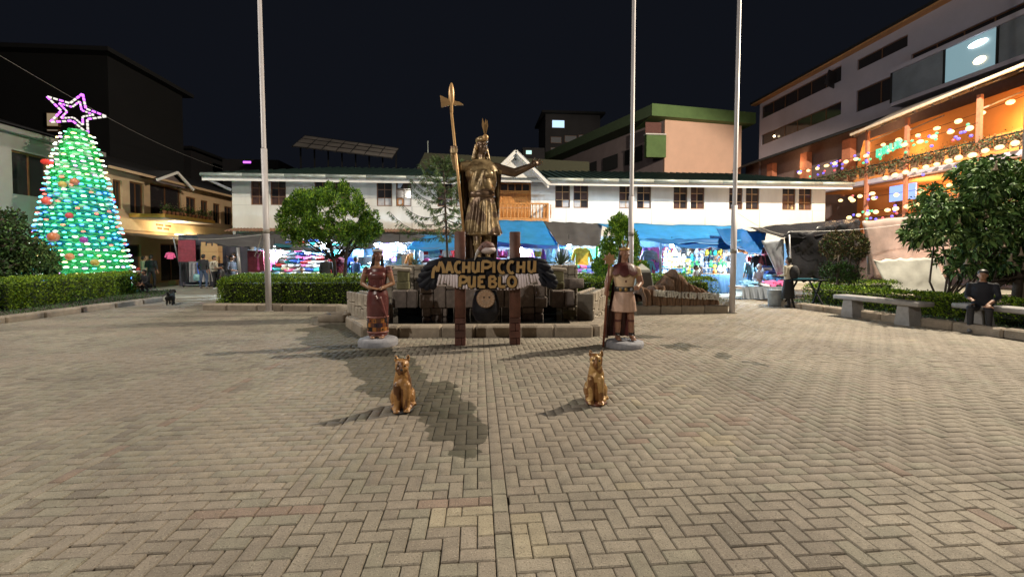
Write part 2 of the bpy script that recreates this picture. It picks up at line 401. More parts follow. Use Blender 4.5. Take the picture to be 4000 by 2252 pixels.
def vis(r):
    cx, c2 = (r[0] + r[1]) / 2, (r[2] + r[3]) / 2
    d = depth(r); u = (cx * _r[0] + c2 * _r[1]) / d
    return d > 2.05 and abs(u) < 1.24
rects.sort(key=depth)
near = [r for r in rects if vis(r)][:300]
nset = set(near); far = [r for r in rects if r not in nset]
GAP = .006; BV = .006
pcache = {}
for (x0, x1, y0, y1, m) in near:
    sx, sy = x1 - x0 - GAP, y1 - y0 - GAP
    key = (round(sx, 3), round(sy, 3), m)
    if key not in pcache:
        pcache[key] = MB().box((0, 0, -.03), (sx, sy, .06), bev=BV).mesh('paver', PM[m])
    o = inst(pcache[key], 'paver', ((x0 + x1) / 2 + rng.uniform(-.0012, .0012), (y0 + y1) / 2 + rng.uniform(-.0012, .0012), rng.gauss(0, .0018)), (rng.gauss(0, .007), rng.gauss(0, .007), rng.gauss(0, .006)), pav)
# the rest of the paving: real bricks too, joined
A = np.array([r[:4] for r in far]); n = len(A); rs = np.random.RandomState(3)
h = GAP / 2; b = BV
zt = rs.normal(0, .0016, n); tx = rs.normal(0, .006, n); ty = rs.normal(0, .006, n)
V = np.zeros((n, 12, 3), np.float32)
x0, x1, y0, y1 = A[:, 0] + h, A[:, 1] - h, A[:, 2] + h, A[:, 3] - h
def ringv(k, ins, z):
    for q, (xx, yy) in enumerate(((x0 + ins, y0 + ins), (x1 - ins, y0 + ins), (x1 - ins, y1 - ins), (x0 + ins, y1 - ins))):
        V[:, k + q, 0] = xx; V[:, k + q, 1] = yy
        V[:, k + q, 2] = z + zt + (xx - (x0 + x1) / 2) * tx + (yy - (y0 + y1) / 2) * ty
ringv(0, b, 0.); ringv(4, 0, -b); ringv(8, 0, -.03)
base = [(0, 1, 2, 3)] + [(4 + q, 4 + (q + 1) % 4, (q + 1) % 4, q) for q in range(4)] + [(8 + q, 8 + (q + 1) % 4, 4 + (q + 1) % 4, 4 + q) for q in range(4)]
FQ = (np.arange(n)[:, None, None] * 12 + np.array(base)[None]).reshape(-1, 4)
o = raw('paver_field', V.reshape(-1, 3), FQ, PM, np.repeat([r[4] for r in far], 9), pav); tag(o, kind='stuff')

# street behind the planters: a concrete sheet beyond the brick, with its low step
st = MB().add([(-60, 16.05, .0), (60, 16.05, .0), (60, 60, .0), (-60, 60, .0)], [(0, 1, 2, 3)])
st.build('street', M_conc); tag(bpy.data.objects['street'], kind='structure')
MB().span(-11.4, -8.2, 15.96, 16.08, -.02, .035, bev=.01).build('street_step', M_conc); tag(bpy.data.objects['street_step'], kind='structure')

# ================================================================== KERBS, PLANTERS
M_kerb = mat('kerb_stone', (.27, .225, .175), .85, var=.22, scale=5, bump=.5, bscale=35, rnd=.12)
def kerb(label, pts, w=.3, h=.2, seg=.75, closed=False, cat='kerb', round_=.05):
    t = thing('kerb', label, cat, (pts[0][0], pts[0][1], 0)); rg = random.Random(len(pts) * 13 + int(pts[0][0] * 7))
    for a, b in zip(pts[:-1], pts[1:]):
        a = Vector((a[0], a[1])); b = Vector((b[0], b[1])); d = b - a; L = d.length; d.normalize()
        k = max(1, round(L / seg)); cuts = [0] + [L * (i + rg.uniform(-.12, .12)) / k for i in range(1, k)] + [L]
        for c0, c1 in zip(cuts[:-1], cuts[1:]):
            m = a + d * (c0 + c1) / 2
            me = MB().box((0, 0, 0), (c1 - c0 - .012, w, h + .04), bev=min(round_, .035)).mesh('kerb_stone', M_kerb)
            inst(me, 'kerb_stone', (m.x, m.y, h / 2 - .02 + rg.uniform(-.006, .006)), (rg.gauss(0, .008), 0, math.atan2(d.y, d.x) + rg.gauss(0, .006)), t)
    return t
kerb('long straight stone kerb of the left flower bed', [(-11.65, 5.0), (-11.42, 16.0)], .3, .17, 1.0)
kerb('low stone kerb of the bed round the left flagpole', [(-8.2, 13.3), (-4.05, 12.72), (-3.45, 11.75)], .3, .2, .85)
kerb('block kerb in front of the brown rock sign', [(4.35, 11.45), (7.05, 11.42)], .28, .24, .62)
kerb('dark kerb of the right bed behind the concrete bench', [(9.9, 12.9), (10.75, 6.0)], .28, .18, .8)

M_grass = mat('grass_blades', (.035, .085, .012), .7, var=.4, scale=9)
def grass(name, outline, n, hgt=.07, z=.06):
    t = MB().slab([(x, y) for x, y in outline], -.02, z).build(name + '_soil', M_earth); tag(t, kind='structure'); t.name = 'bed_soil'
    xs = [p[0] for p in outline]; ys = [p[1] for p in outline]; P = []
    rg = np.random.RandomState(len(outline) + n)
    def inside(x, y):
        c = False; j = len(outline) - 1
        for i in range(len(outline)):
            if (outline[i][1] > y) != (outline[j][1] > y) and x < (outline[j][0] - outline[i][0]) * (y - outline[i][1]) / (outline[j][1] - outline[i][1]) + outline[i][0]: c = not c
            j = i
        return c
    while len(P) < n:
        x, y = rg.uniform(min(xs), max(xs)), rg.uniform(min(ys), max(ys))
        if inside(x, y): P.append((x, y, z - .01))
    D = rg.normal(size=(n, 3)); D[:, 2] = np.abs(D[:, 2]) + 1.
    V, F_ = leaves(np.array(P), D, hgt, .22, rng=rg)
    o = raw('grass', V, F_, [M_grass]); tag(o, 'short green grass growing behind the kerb', 'grass', kind='stuff'); return o
grass('left_bed', [(-16.5, 8), (-11.75, 8), (-11.55, 15.95), (-14, 20.4), (-19.5, 20.4)], 9000, .09)
grass('mid_bed', [(-8.1, 13.4), (-4.0, 12.85), (-3.55, 12.0), (-3.2, 14.2), (-3.2, 17.6), (-9.0, 17.6)], 7000, .08)
grass('rock_bed', [(4.3, 11.6), (7.0, 11.58), (8.3, 13.2), (8.0, 16.5), (2.9, 16.5), (2.9, 12.6)], 4000, .06, .18)
grass('right_bed', [(10.05, 12.9), (10.85, 6.0), (17, 6), (17, 13.6), (11.5, 14.2)], 7000, .09)

M_hl = mat('hedge_leaf', (.14, .26, .012), .6, var=.45, scale=7, col2=(.34, .48, .03), spec=.3)
M_hd = mat('hedge_leaf_dark', (.06, .115, .014), .7, var=.4, scale=7, spec=.3)
M_hc = mat('hedge_twigs', (.018, .022, .01), .9)
def hedge(label, pts, w, h, z0=.06, dens=1., seed=1):
    """a clipped hedge along a polyline: leaf clumps standing off a twiggy core"""
    rg = np.random.RandomState(seed); P = []; N_ = []
    core = MB()
    for a, b in zip(pts[:-1], pts[1:]):
        a = Vector((a[0], a[1], 0)); b = Vector((b[0], b[1], 0)); d = b - a; L = d.length; d.normalize(); nrm = Vector((-d.y, d.x, 0))
        core.bar((a.x, a.y, z0 + h / 2 - .06), (b.x, b.y, z0 + h / 2 - .06), w - .14, h - .1)
        n = int((L * (w + 2 * h) + 2 * w * h) * 1500 * dens)
        s = rg.uniform(-w / 2, L + w / 2, n); u = rg.uniform(0, w + 2 * h, n)
        lo = np.where(u < h, -w / 2, np.where(u < h + w, u - h - w / 2, w / 2)); z = np.where(u < h, u, np.where(u < h + w, h, 2 * h + w - u))
        bump = np.array([noise.noise(Vector((ss * 2.2, uu * 2.2, seed))) for ss, uu in zip(s, u)])
        off = rg.normal(0, .03, n) + bump * .05
        nx = np.where(u < h, -1., np.where(u < h + w, 0., 1.)); nz = np.where((u >= h) & (u < h + w), 1., 0.)
        # soften top edges
        edge = (np.abs(lo) > w / 2 - .06) & (z > h - .06); off = off - edge * .04
        lo2 = lo + nx * off; z2 = z + nz * off
        px = a.x + d.x * s + nrm.x * lo2; py = a.y + d.y * s + nrm.y * lo2
        P.append(np.stack([px, py, np.maximum(z2, .02) + z0], 1))
        N_.append(np.stack([nrm.x * nx, nrm.y * nx, nz + .25], 1))
    P = np.concatenate(P); N_ = np.concatenate(N_) + rg.normal(0, .55, P.shape)
    V, F_ = leaves(P, N_, .055, .6, rng=rg)
    o = thing('hedge', label, 'hedge', (pts[0][0], pts[0][1], z0))
    mi = (rg.rand(len(F_)) < .45).astype(int)
    V = V - np.array([pts[0][0], pts[0][1], z0])
    f_ = raw('foliage', V, F_, [M_hl, M_hd], mi, o)
    core.build('branches', M_hc, o)
    return o
hedge('clipped hedge in front of the lit Christmas tree', [(-13.9, 9.5), (-14.0, 13.5), (-15.0, 18.9)], .85, .84, seed=2)
hedge('front row of the clipped hedge behind the left flagpole', [(-7.75, 13.95), (-3.2, 13.75)], .6, .82, seed=3)
hedge('back row of the hedge behind the round cypress', [(-8.9, 17.1), (-3.3, 17.0)], .6, .82, seed=4, dens=.7)
hedge('short side row of hedge joining the front and back rows', [(-8.0, 14.35), (-8.75, 16.75)], .6, .82, seed=5, dens=.8)
hedge('clipped hedge behind the brown rock sign', [(2.95, 13.9), (7.75, 13.9)], .7, .74, .1, seed=6)
hedge('far row of hedge seen behind the warrior statue', [(2.9, 16.6), (8.2, 16.6)], .6, .8, seed=7, dens=.6)
hedge('low clipped hedge behind the concrete bench', [(11.55, 13.4), (12.1, 10.0), (12.4, 7.0)], .6, .52, .08, seed=8)
hedge('short bright hedge below the brown topped shrub', [(12.9, 14.6), (15.0, 14.3)], .6, .6, .08, seed=9, dens=.8)
# ================================================================== BUILDINGS
M_white = mat('white_plaster', (.66, .635, .585), .85, var=.09, scale=1.6, bump=.1, bscale=60, stretch=(1, 1, .22))
M_trim = mat('white_trim', (.72, .70, .67), .6, var=.05)
M_gut = mat('zinc_gutter', (.36, .40, .37), .45, var=.18, scale=3, metal=.3)
M_roof = mat('green_metal_roof', (.02, .042, .038), .45, var=.25, scale=2, metal=.2)
M_wood = mat('varnished_wood', (.42, .17, .04), .4, var=.35, scale=5, stretch=(6, 6, .7), bump=.1)
M_woodd = mat('dark_window_wood', (.16, .07, .028), .45, var=.3, scale=5, stretch=(6, 6, .7))
M_woodl = mat('pale_glazing_bar', (.40, .24, .11), .5, var=.2)
M_glass = mat('dark_glass', (.03, .026, .028), .08, var=.0, spec=.6)
M_glassb = mat('brown_glass', (.075, .045, .04), .1, var=.3, scale=3, spec=.6)
M_pap = mat('pane_with_paper', (.40, .39, .40), .25, var=.25, scale=4)
M_dark = mat('dark_interior', (.01, .01, .011), .9, var=0)
M_brick = mat('corrugated_rust', (.22, .12, .075), .7, var=.35, scale=4)
M_groove = mat('wall_groove', (.36, .34, .32), .9, var=.1)

def wall(mb, X0, X1, Z0, Z1, holes, P, mi=0):
    """a wall face split round its openings; P(u, v) gives the point"""
    us = sorted({X0, X1, *[h[0] for h in holes], *[h[1] for h in holes]}); vs = sorted({Z0, Z1, *[h[2] for h in holes], *[h[3] for h in holes]})
    for a, b in zip(us[:-1], us[1:]):
        for c, d in zip(vs[:-1], vs[1:]):
            if any(h[0] - 1e-6 <= a and b <= h[1] + 1e-6 and h[2] - 1e-6 <= c and d <= h[3] + 1e-6 for h in holes): continue
            mb.add([P(a, c), P(b, c), P(b, d), P(a, d)], [(0, 1, 2, 3)], mi)
def reveal(mb, h, P, Q, mi=0):
    for (a, c), (b, d) in (((h[0], h[2]), (h[1], h[2])), ((h[1], h[2]), (h[1], h[3])), ((h[1], h[3]), (h[0], h[3])), ((h[0], h[3]), (h[0], h[2]))):
        mb.add([P(a, c), P(b, d), Q(b, d), Q(a, c)], [(0, 1, 2, 3)], mi)

YW = 24.0
hall = thing('market_hall', 'long white two storey hall with green metal roof behind the stalls', 'building', (0, YW, 0))
pairs = [(-12.34, -10.49), (-8.99, -7.09), (-5.64, -3.73), (-2.29, -.42), (4.43, 6.37), (8.21, 10.13), (11.49, 13.39), (14.92, 16.82), (18.28, 20.18)]
WZ0, WZ1 = 4.42, 5.80
cas = []
for a, b in pairs:
    w = (b - a) * .447; cas += [(a, a + w, WZ0, WZ1), (b - w, b, WZ0, WZ1)]
DOOR = (1.2, 3.02, 3.66, 5.81)
mb = MB(); P = lambda u, v: (u, YW, v); Q = lambda u, v: (u, YW + .22, v)
wall(mb, -13.3, 21.04, 0, 5.9, cas + [DOOR], P)
for h in cas + [DOOR]: reveal(mb, h, P, Q)
mb.add([(-13.3, YW, 0), (-13.3, YW, 5.95), (-13.3, 33, 5.95), (-13.3, 33, 0)], [(0, 1, 2, 3)])
mb.add([(21.04, YW, 0), (21.04, 33, 0), (21.04, 33, 5.95), (21.04, YW, 5.95)], [(0, 1, 2, 3)])
mb.add([(-13.2, YW + .9, 0), (20.9, YW + .9, 0), (20.9, YW + .9, 5.95), (-13.2, YW + .9, 5.95)], [(0, 1, 2, 3)], 1)
mb.build('wall', [M_white, M_dark], hall, fix=False)
gr = MB()
for x in [-10.5, -7.1, -3.72, 5.05, 8.2, 10.15, 13.42, 16.84, 20.2]:
    gr.span(x, x + .035, YW - .006, YW, 2.95, 4.4)
for z in (4.40,): gr.span(-13.28, 21.0, YW - .004, YW, z - .006, z + .006)
gr.build('wall_joint', M_groove, hall)
rg = random.Random(5)
for i, h in enumerate(cas):
    x0, x1, z0, z1 = h; y = YW + .1
    f = MB(); t = .055
    f.span(x0, x0 + t, y - .03, y + .04, z0, z1); f.span(x1 - t, x1, y - .03, y + .04, z0, z1)
    f.span(x0 + t, x1 - t, y - .03, y + .04, z0, z0 + t); f.span(x0 + t, x1 - t, y - .03, y + .04, z1 - t, z1)
    win = f.build('window', M_woodd, hall)
    g_ = MB(); xm = (x0 + x1) / 2; zs = [z0 + t, z0 + .46, z0 + .92, z1 - t]
    g_.span(xm - .018, xm + .018, y - .025, y + .03, z0 + t, z1 - t)
    for z in zs[1:3]:
        g_.span(x0 + t, xm - .018, y - .022, y + .028, z - .018, z + .018); g_.span(xm + .018, x1 - t, y - .022, y + .028, z - .018, z + .018)
    g_.build('glazing_bar', M_woodl if i > 7 else M_woodd, win)
    for c in range(2):
        for r in range(3):
            a, b = (x0 + t, xm - .018) if c == 0 else (xm + .018, x1 - t)
            lo, hi = zs[r] + (.018 if r else 0), zs[r + 1] - (.018 if r < 2 else 0)
            k = rg.random()
            m = M_glass if k < .55 else M_glassb
            if r == 0 and i < 12 and k > .25: m = M_pap
            if r == 0 and i < 3: m = M_glassb
            MB().span(a, b, y, y + .008, lo, hi).build('pane', m, win)
    if i in (5,):       # a bright fanlight with a painted reflection and an open sash
        s = MB(); s.span(x0 + .07, xm - .03, y - .06, y - .03, z0 + .06, z0 + .11); s.span(x0 + .07, xm - .03, y - .06, y - .03, z0 + .38, z0 + .43); s.span(x0 + .07, x0 + .13, y - .06, y - .03, z0 + .11, z0 + .38); s.span(xm - .09, xm - .03, y - .06, y - .03, z0 + .11, z0 + .38)
        s.build('open_sash', M_wood, win)
        MB().add([(x0 + .1, y - .04, z1 - .36), (x0 + .24, y - .04, z1 - .36), (x0 + .40, y - .04, z1 - .1), (x0 + .1, y - .04, z1 - .1)], [(0, 1, 2, 3)]).build('lit_reflection_card', mat('reflection_white', (.6, .65, .75), .3, var=0), win).name = 'painted_reflection'  # pale card painted as a lit reflection on the pane
# ---- roof with seams
EY, EZ, RY, RZ = 23.0, 5.91, 29.2, 7.58
roofp = MB()
GA = (2.06, 7.37); GL, GR_ = .39, 3.77
def slope(x, y): return (x, y, EZ + (RZ - EZ) * (y - EY) / (RY - EY))
roofp.add([(-14.2, EY, EZ), (21.85, EY, EZ), (18.5, RY, RZ), (-9.6, RY, RZ)], [(0, 1, 2, 3)])
roofp.add([(-14.2, EY, EZ), (-9.6, RY, RZ), (-14.2, 36, EZ)], [(0, 1, 2)]); roofp.add([(21.85, EY, EZ), (21.85, 36, EZ), (18.5, RY, RZ)], [(0, 1, 2)])
roofp.add([(-14.2, 36, EZ), (-9.6, RY, RZ), (18.5, RY, RZ), (21.85, 36, EZ)], [(0, 1, 2, 3)])
roofp.build('roof', M_roof, hall)
x = -13.9
while x < 21.6:
    if not (GL - .2 < x < GR_ + .2):
        yt = RY
        if x < -9.6: yt = EY + (x + 14.2) / 4.6 * (RY - EY)
        if x > 18.5: yt = EY + (21.85 - x) / 3.35 * (RY - EY)
        if yt - EY > .3:
            a = Vector(slope(x, EY + .02)); b = Vector(slope(x, yt)); MB().bar(a + Vector((0, 0, .03)), b + Vector((0, 0, .03)), .05, .07).build('roof_seam', M_roof, hall)
    x += .46
# gutters, fascia, soffit
for x0, x1 in ((-14.25, GL - .02), (GR_ + .02, 21.9)):
    k = int((x1 - x0) / 1.9)
    for i in range(k):
        a, b = x0 + (x1 - x0) * i / k, x0 + (x1 - x0) * (i + 1) / k
        MB().tube([(a + .008, EY - .05, EZ - .07), (b - .008, EY - .05, EZ - .07)], .1, 8).build('gutter', M_gut, hall, True)
    MB().span(x0, x1, EY + .05, EY + .13, EZ - .36, EZ - .17).build('fascia', M_trim, hall)
    MB().span(x0 + .02, x1 - .02, EY + .14, YW - .003, EZ - .07, EZ - .04).build('soffit', M_trim, hall)
MB().bar((-14.1, EY + .1, EZ - .25), (-13.32, YW - .05, 5.2), .12).build('eave_brace', M_trim, hall)
# gabled porch over the door
gb = MB(); yg = 23.15
gb.add([(GL, yg, EZ - .2), (GR_, yg, EZ - .2), (GA[0], yg, GA[1] - .1)], [(0, 1, 2)])
gb.build('gable', M_trim, hall)
for s_ in (-1, 1):
    e = (GL - .12, EZ - .34) if s_ < 0 else (GR_ + .12, EZ - .34)
    r_ = MB(); r_.add([(e[0], 22.8, e[1] + .12), (GA[0], 22.8, GA[1] + .06), (GA[0], 29, GA[1] + .06), (e[0], 24.5, e[1] + .12)], [(0, 1, 2, 3)])
    r_.build('gable_roof', M_roof, hall)
    MB().bar((e[0], 22.9, e[1]), (GA[0], 22.9, GA[1] - .04), .16, .17).build('barge_board', M_trim, hall)
    MB().bar((e[0], 23.02, e[1] - .17), (GA[0], 23.02, GA[1] - .22), .1, .1).build('barge_moulding', M_trim, hall)
MB().span(2.02, 2.1, 23.1, 23.14, 6.9, 6.97).build('gable_vent', M_dark, hall)
# door
x0, x1, z0, z1 = DOOR; y = YW + .08
fr = MB(); fr.span(x0, x0 + .09, y - .06, y + .06, z0, z1); fr.span(x1 - .09, x1, y - .06, y + .06, z0, z1); fr.span(x0 + .09, x1 - .09, y - .06, y + .06, z1 - .07, z1); fr.span(x0 + .09, x1 - .09, y - .06, y + .06, z1 - .52, z1 - .43)
for k in range(1, 4): xx = x0 + .09 + (x1 - x0 - .18) * k / 4; fr.span(xx - .03, xx + .03, y - .05, y + .05, z1 - .43, z1 - .07)
dr = fr.build('door', M_wood, hall)
for k in range(4):
    a = x0 + .09 + (x1 - x0 - .18) * k / 4 + .03; b = a + (x1 - x0 - .18) / 4 - .06
    MB().span(a, b, y, y + .01, z1 - .43, z1 - .07).build('pane', M_glass, dr)
for k in range(2):
    a = x0 + .1 + (x1 - x0 - .2) * k / 2; b = a + (x1 - x0 - .2) / 2 - .01
    lf = MB(); lf.span(a, b, y - .02, y + .02, z0, z1 - .53)
    for zz in (z0 + .1, z0 + .72, z0 + 1.28):
        lf.span(a + .1, b - .1, y - .04, y - .021, zz, zz + (.5 if zz < z0 + 1 else .28), bev=.012)
    lf.build('door_leaf', M_wood, dr)
# balcony
bx0, bx1 = .28, 3.87; by = 22.9
bal = MB().span(bx0, bx1, by, YW - .01, 3.5, 3.64).build('balcony', M_wood, hall)
rl = MB(); rl.span(bx0, bx1, by - .02, by + .08, 4.46, 4.54); rl.span(bx0, bx1, by - .01, by + .07, 3.66, 3.72); rl.span(bx1 - .08, bx1, by + .08, YW - .02, 4.46, 4.54); rl.span(bx1 - .08, bx1, by - .0, by + .08, 3.72, 4.46); rl.span(bx1 - .1, bx1 - .02, YW - .12, YW - .02, 3.65, 4.46)
rl.build('rail', M_wood, bal)
prof = [(.02, 0), (.03, .05), (.022, .12), (.04, .3), (.03, .45), (.018, .6), (.03, .7), (.022, .74)]
bm_ = MB().lathe(prof, n=8).mesh('baluster', M_wood, True)
for k in range(19): inst(bm_, 'baluster', Vector((bx0 + .1 + k * .2, by + .03, 3.72)) - Vector((0, 0, 0)), parent=None).name = 'baluster'
for o in [o for o in COL.objects if o.name.startswith('baluster')]:
    o.parent = bal; o.location = Vector(o.location) - parent_loc(bal)
for k in range(5):
    o = inst(bm_, 'baluster', (0, 0, 0)); o.parent = bal; o.location = Vector((bx1 - .04, by + .25 + k * .19, 3.72)) - parent_loc(bal)
# corrugated lean-to eave along the foot of the wall
co = MB(); nu = 260
co.grid(lambda u, v: (-13.2 + u * 13.6, 22.95 + v * 1.0, 2.93 + v * .22 + .025 * math.sin(u * 13.6 / .17 * 2 * math.pi)), nu * 2, 1)
co.build('lean_to_roof', M_brick, hall)

# ---- the peach block with green parapet behind the hall
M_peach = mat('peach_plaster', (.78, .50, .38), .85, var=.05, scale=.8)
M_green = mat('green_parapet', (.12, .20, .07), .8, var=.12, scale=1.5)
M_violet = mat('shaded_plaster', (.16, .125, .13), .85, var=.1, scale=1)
pb = thing('apartment_block', 'peach gabled block with a green roof band behind the hall', 'building', (22, 40, 0))
MB().span(18.2, 26.05, 40, 52, 4, 15.05).build('wall', M_peach, pb)
r_ = MB(); n_ = [(16.5, 39.2, 15.05, 16.15), (26.85, 39.2, 14.45, 15.6)]
r_.add([(16.5, 39.1, 15.0), (26.9, 39.1, 14.5), (26.9, 39.1, 15.55), (16.5, 39.1, 16.15), (16.5, 53, 15.0), (26.9, 53, 14.5), (26.9, 53, 15.55), (16.5, 53, 16.15)], [(0, 1, 2, 3), (1, 5, 6, 2), (4, 0, 3, 7), (3, 2, 6, 7), (0, 4, 5, 1)])
r_.build('roof', M_green, pb)
wg = MB()     # long receding gallery wing running away to the left
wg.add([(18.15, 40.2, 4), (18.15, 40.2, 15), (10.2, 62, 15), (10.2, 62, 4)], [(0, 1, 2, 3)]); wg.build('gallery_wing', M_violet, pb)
rw = MB(); rw.add([(16.5, 39.2, 15.05), (16.5, 39.2, 16.1), (8.0, 62, 16.1), (8.0, 62, 15.05), (18.2, 40, 15.05), (10.2, 62, 15.05)], [(0, 1, 2, 3), (0, 4, 5, 3)]); rw.build('gallery_eave', mat('dark_green_eave', (.045, .07, .035), .8), pb)
bl = MB(); bl.span(16.2, 18.15, 39.6, 40.1, 11.2, 13.3); bl.build('green_balcony', M_green, pb)
MB().span(16.1, 18.15, 39.55, 40.12, 13.34, 13.46).build('balcony_coping', M_trim, pb)
MB().span(16.3, 17.9, 40.15, 40.25, 13.5, 14.7).build('balcony_opening', mat('maroon_wall', (.16, .07, .06), .8), pb)
for k in range(5):
    t0, t1 = .12 + k * .17, .24 + k * .17
    q = lambda t, z: (18.0 - 7.95 * t, 40.2 + 21.8 * t, z)
    MB().add([q(t0, 11.6), q(t1, 11.6), q(t1, 13.2), q(t0, 13.2)], [(0, 1, 2, 3)]).build('gallery_opening', M_dark, pb)

# ---- the olive block and translucent shed roof behind
M_olive = mat('olive_plaster', (.045, .046, .026), .85, var=.1)
ob = thing('rear_house', 'low house with olive roof band behind the hall ridge', 'building', (-2, 36, 0))
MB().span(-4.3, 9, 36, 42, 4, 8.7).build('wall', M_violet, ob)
MB().add([(-5.2, 35.5, 8.6), (9.5, 35.5, 8.5), (9.5, 35.5, 9.7), (-4.4, 35.5, 10.2), (-5.2, 42, 8.6), (9.5, 42, 8.5), (9.5, 42, 9.7), (-4.4, 42, 10.2)], [(0, 1, 2, 3), (1, 5, 6, 2), (4, 0, 3, 7), (3, 2, 6, 7), (0, 4, 5, 1)]).build('roof', M_olive, ob)
MB().span(-2.9, -.6, 35.9, 35.99, 7.2, 8.2).build('window', M_woodd, ob)
MB().tube([(-4.2, 36, 10.1), (-4.2, 36, 11.3)], .03, 6).build('aerial', M_gut, ob)
M_poly = mat('translucent_sheet', (.30, .27, .25), .5, var=.25, scale=.6)
sh = thing('shed_roof', 'translucent sheet roof on a thin steel frame behind the hall', 'roof', (-10, 42, 0))
A_, B_, C_, D_ = at(735, 368, 42), at(768, 340, 46), at(1003, 372, 46), at(985, 398, 42)
MB().add([A_, D_, C_, B_], [(0, 1, 2, 3)]).build('roof_sheet', M_poly, sh)
for k in range(8):
    t = k / 7; p = Vector(A_).lerp(Vector(D_), t); q = Vector(B_).lerp(Vector(C_), t)
    MB().bar(p - Vector((0, 0, .06)), q - Vector((0, 0, .06)), .1).build('rafter', M_dark, sh)
    MB().bar(p.lerp(q, .6), (p.lerp(q, .6).x, 44.5, 5), .12).build('post', M_dark, sh)
for t in (.02, .35, .7, .97):
    MB().bar(Vector(A_).lerp(Vector(B_), t), Vector(D_).lerp(Vector(C_), t), .08).build('purlin', M_dark, sh)

# ---- hillside town in the dark
M_hill = mat('dark_hill', (.012, .014, .012), 1, var=.4, scale=.05)
hm = MB()
def hillp(u, v):
    x = -170 + 340 * u; y = 66 + 90 * v
    return (x, y, -2 + (v ** .8) * (34 + 12 * noise.noise(Vector((x * .02, 1, 0))) + 6 * noise.noise(Vector((x * .07, 4, 0)))) + noise.noise(Vector((x * .05, y * .05, 2))) * 2)
hm.grid(hillp, 60, 14); tag(hm.build('hill', M_hill, smooth=True), kind='structure')
M_far = mat('night_plaster', (.028, .026, .029), .9, var=.2, scale=.4)
def lit(name, col, s): return mat(name, (.1, .1, .1), .5, var=0, emit=col, estr=s)
def far_house(label, px0, px1, py0, py1, Y, wins, roof=True, m=None):
    a = at(px0, py1, Y); b = at(px1, py0, Y)
    t = thing('hillside_house', label, 'house', (a[0], Y, 0))
    MB().span(a[0], b[0], Y, Y + 7, a[2] - 12, b[2]).build('wall', m or M_far, t)
    if roof: MB().span(a[0] - .6, b[0] + .6, Y - .7, Y + 7.5, b[2] + .02, b[2] + .3).build('roof', M_dark, t)
    for (x0, x1, y0, y1, m_) in wins:
        p, q = at(x0, y1, Y), at(x1, y0, Y)
        w = MB().span(p[0], q[0], Y - .12, Y - .02, p[2], q[2]).build('window', M_woodd, t)
        MB().span(p[0] + .06, q[0] - .06, Y - .15, Y - .122, p[2] + .06, q[2] - .06).build('pane', m_, w)
L_blue = lit('lit_blue_window', (.5, .75, 1), 1.3); L_dim = lit('dim_window', (.6, .6, .75), .02)
far_house('dim hillside house with one bright blue window above the statue', 1372, 1510, 290, 400, 62, [(1388, 1420, 303, 322, L_blue), (1385, 1412, 345, 360, L_dim), (1420, 1450, 342, 358, L_dim), (1455, 1480, 340, 356, L_dim), (1385, 1420, 372, 388, L_dim), (1430, 1470, 370, 386, L_dim)])
far_house('low dark house with a violet lit sign left of the flagpole', 560, 700, 402, 440, 50, [(612, 634, 405, 412, lit('violet_sign', (.55, .1, 1), 3))], False)
far_house('dark house with a bright white lamp above the tan building', 300, 480, 378, 430, 48, [(349, 381, 379, 389, lit('white_lamp', (.75, .9, 1), 4))])
far_house('dark house with pale green porch lamp right of the gable', 1315, 1370, 372, 400, 55, [(1322, 1338, 378, 389, lit('green_lamp', (.55, .95, .85), 1.2))], False)

# ---- the left side: tan inn with gable, and grey house nearer
M_tan = mat('tan_plaster', (.52, .36, .22), .85, var=.1, scale=1)
M_grey = mat('grey_plaster', (.26, .235, .22), .85, var=.08, scale=1)
XL = -19.5
inn = thing('inn', 'tan inn with a pale gable and a planted balcony on the left', 'building', (XL, 29, 0))
PX = lambda u, v: (XL, u, v); QX = lambda u, v: (XL - .25, u, v)
wins = [(24.23, 24.81, 4.2, 5.75), (25.32, 26.31, 4.1, 5.85), (26.79, 29.42, 4.1, 6.0), (29.88, 30.92, 4.3, 5.65), (31.38, 32.21, 4.25, 5.6), (32.76, 33.63, 4.1, 5.55), (34.13, 35.24, 4.1, 5.5), (24.2, 26, 0.1, 2.3), (27.5, 29.5, .1, 2.4), (31, 33.5, .1, 2.4)]
mb = MB(); wall(mb, 23.6, 38, 0, 6.25, wins, PX)
for h in wins: reveal(mb, h, PX, QX)
mb.add([(XL - .8, 23.6, 0), (XL - .8, 38, 0), (XL - .8, 38, 6.2), (XL - .8, 23.6, 6.2)], [(0, 1, 2, 3)], 1)
mb.add([(XL, 23.6, 0), (XL, 23.6, 6.25), (XL - 8, 23.6, 6.25), (XL - 8, 23.6, 0)], [(0, 1, 2, 3)])
mb.build('wall', [M_tan, M_dark], inn, fix=False)
for h in wins:
    w = MB(); y0, y1, z0, z1 = h
    w.span(XL - .16, XL - .1, y0, y0 + .07, z0, z1); w.span(XL - .16, XL - .1, y1 - .07, y1, z0, z1); w.span(XL - .16, XL - .1, y0 + .07, y1 - .07, z1 - .07, z1); w.span(XL - .16, XL - .1, (y0 + y1) / 2 - .03, (y0 + y1) / 2 + .03, z0, z1 - .07)
    ww = w.build('window', M_woodd, inn)
    MB().span(XL - .14, XL - .13, y0 + .07, y1 - .07, z0, z1 - .07).build('pane', M_glass, ww)
MB().add([(XL + .7, 23.2, 6.25), (XL + .7, 38, 6.25), (XL - 5, 38, 8.3), (XL - 5, 23.2, 8.3)], [(0, 1, 2, 3)]).build('roof', M_dark, inn)
MB().span(XL + .62, XL + .74, 23.2, 38, 6.13, 6.27).build('fascia', M_tan, inn)
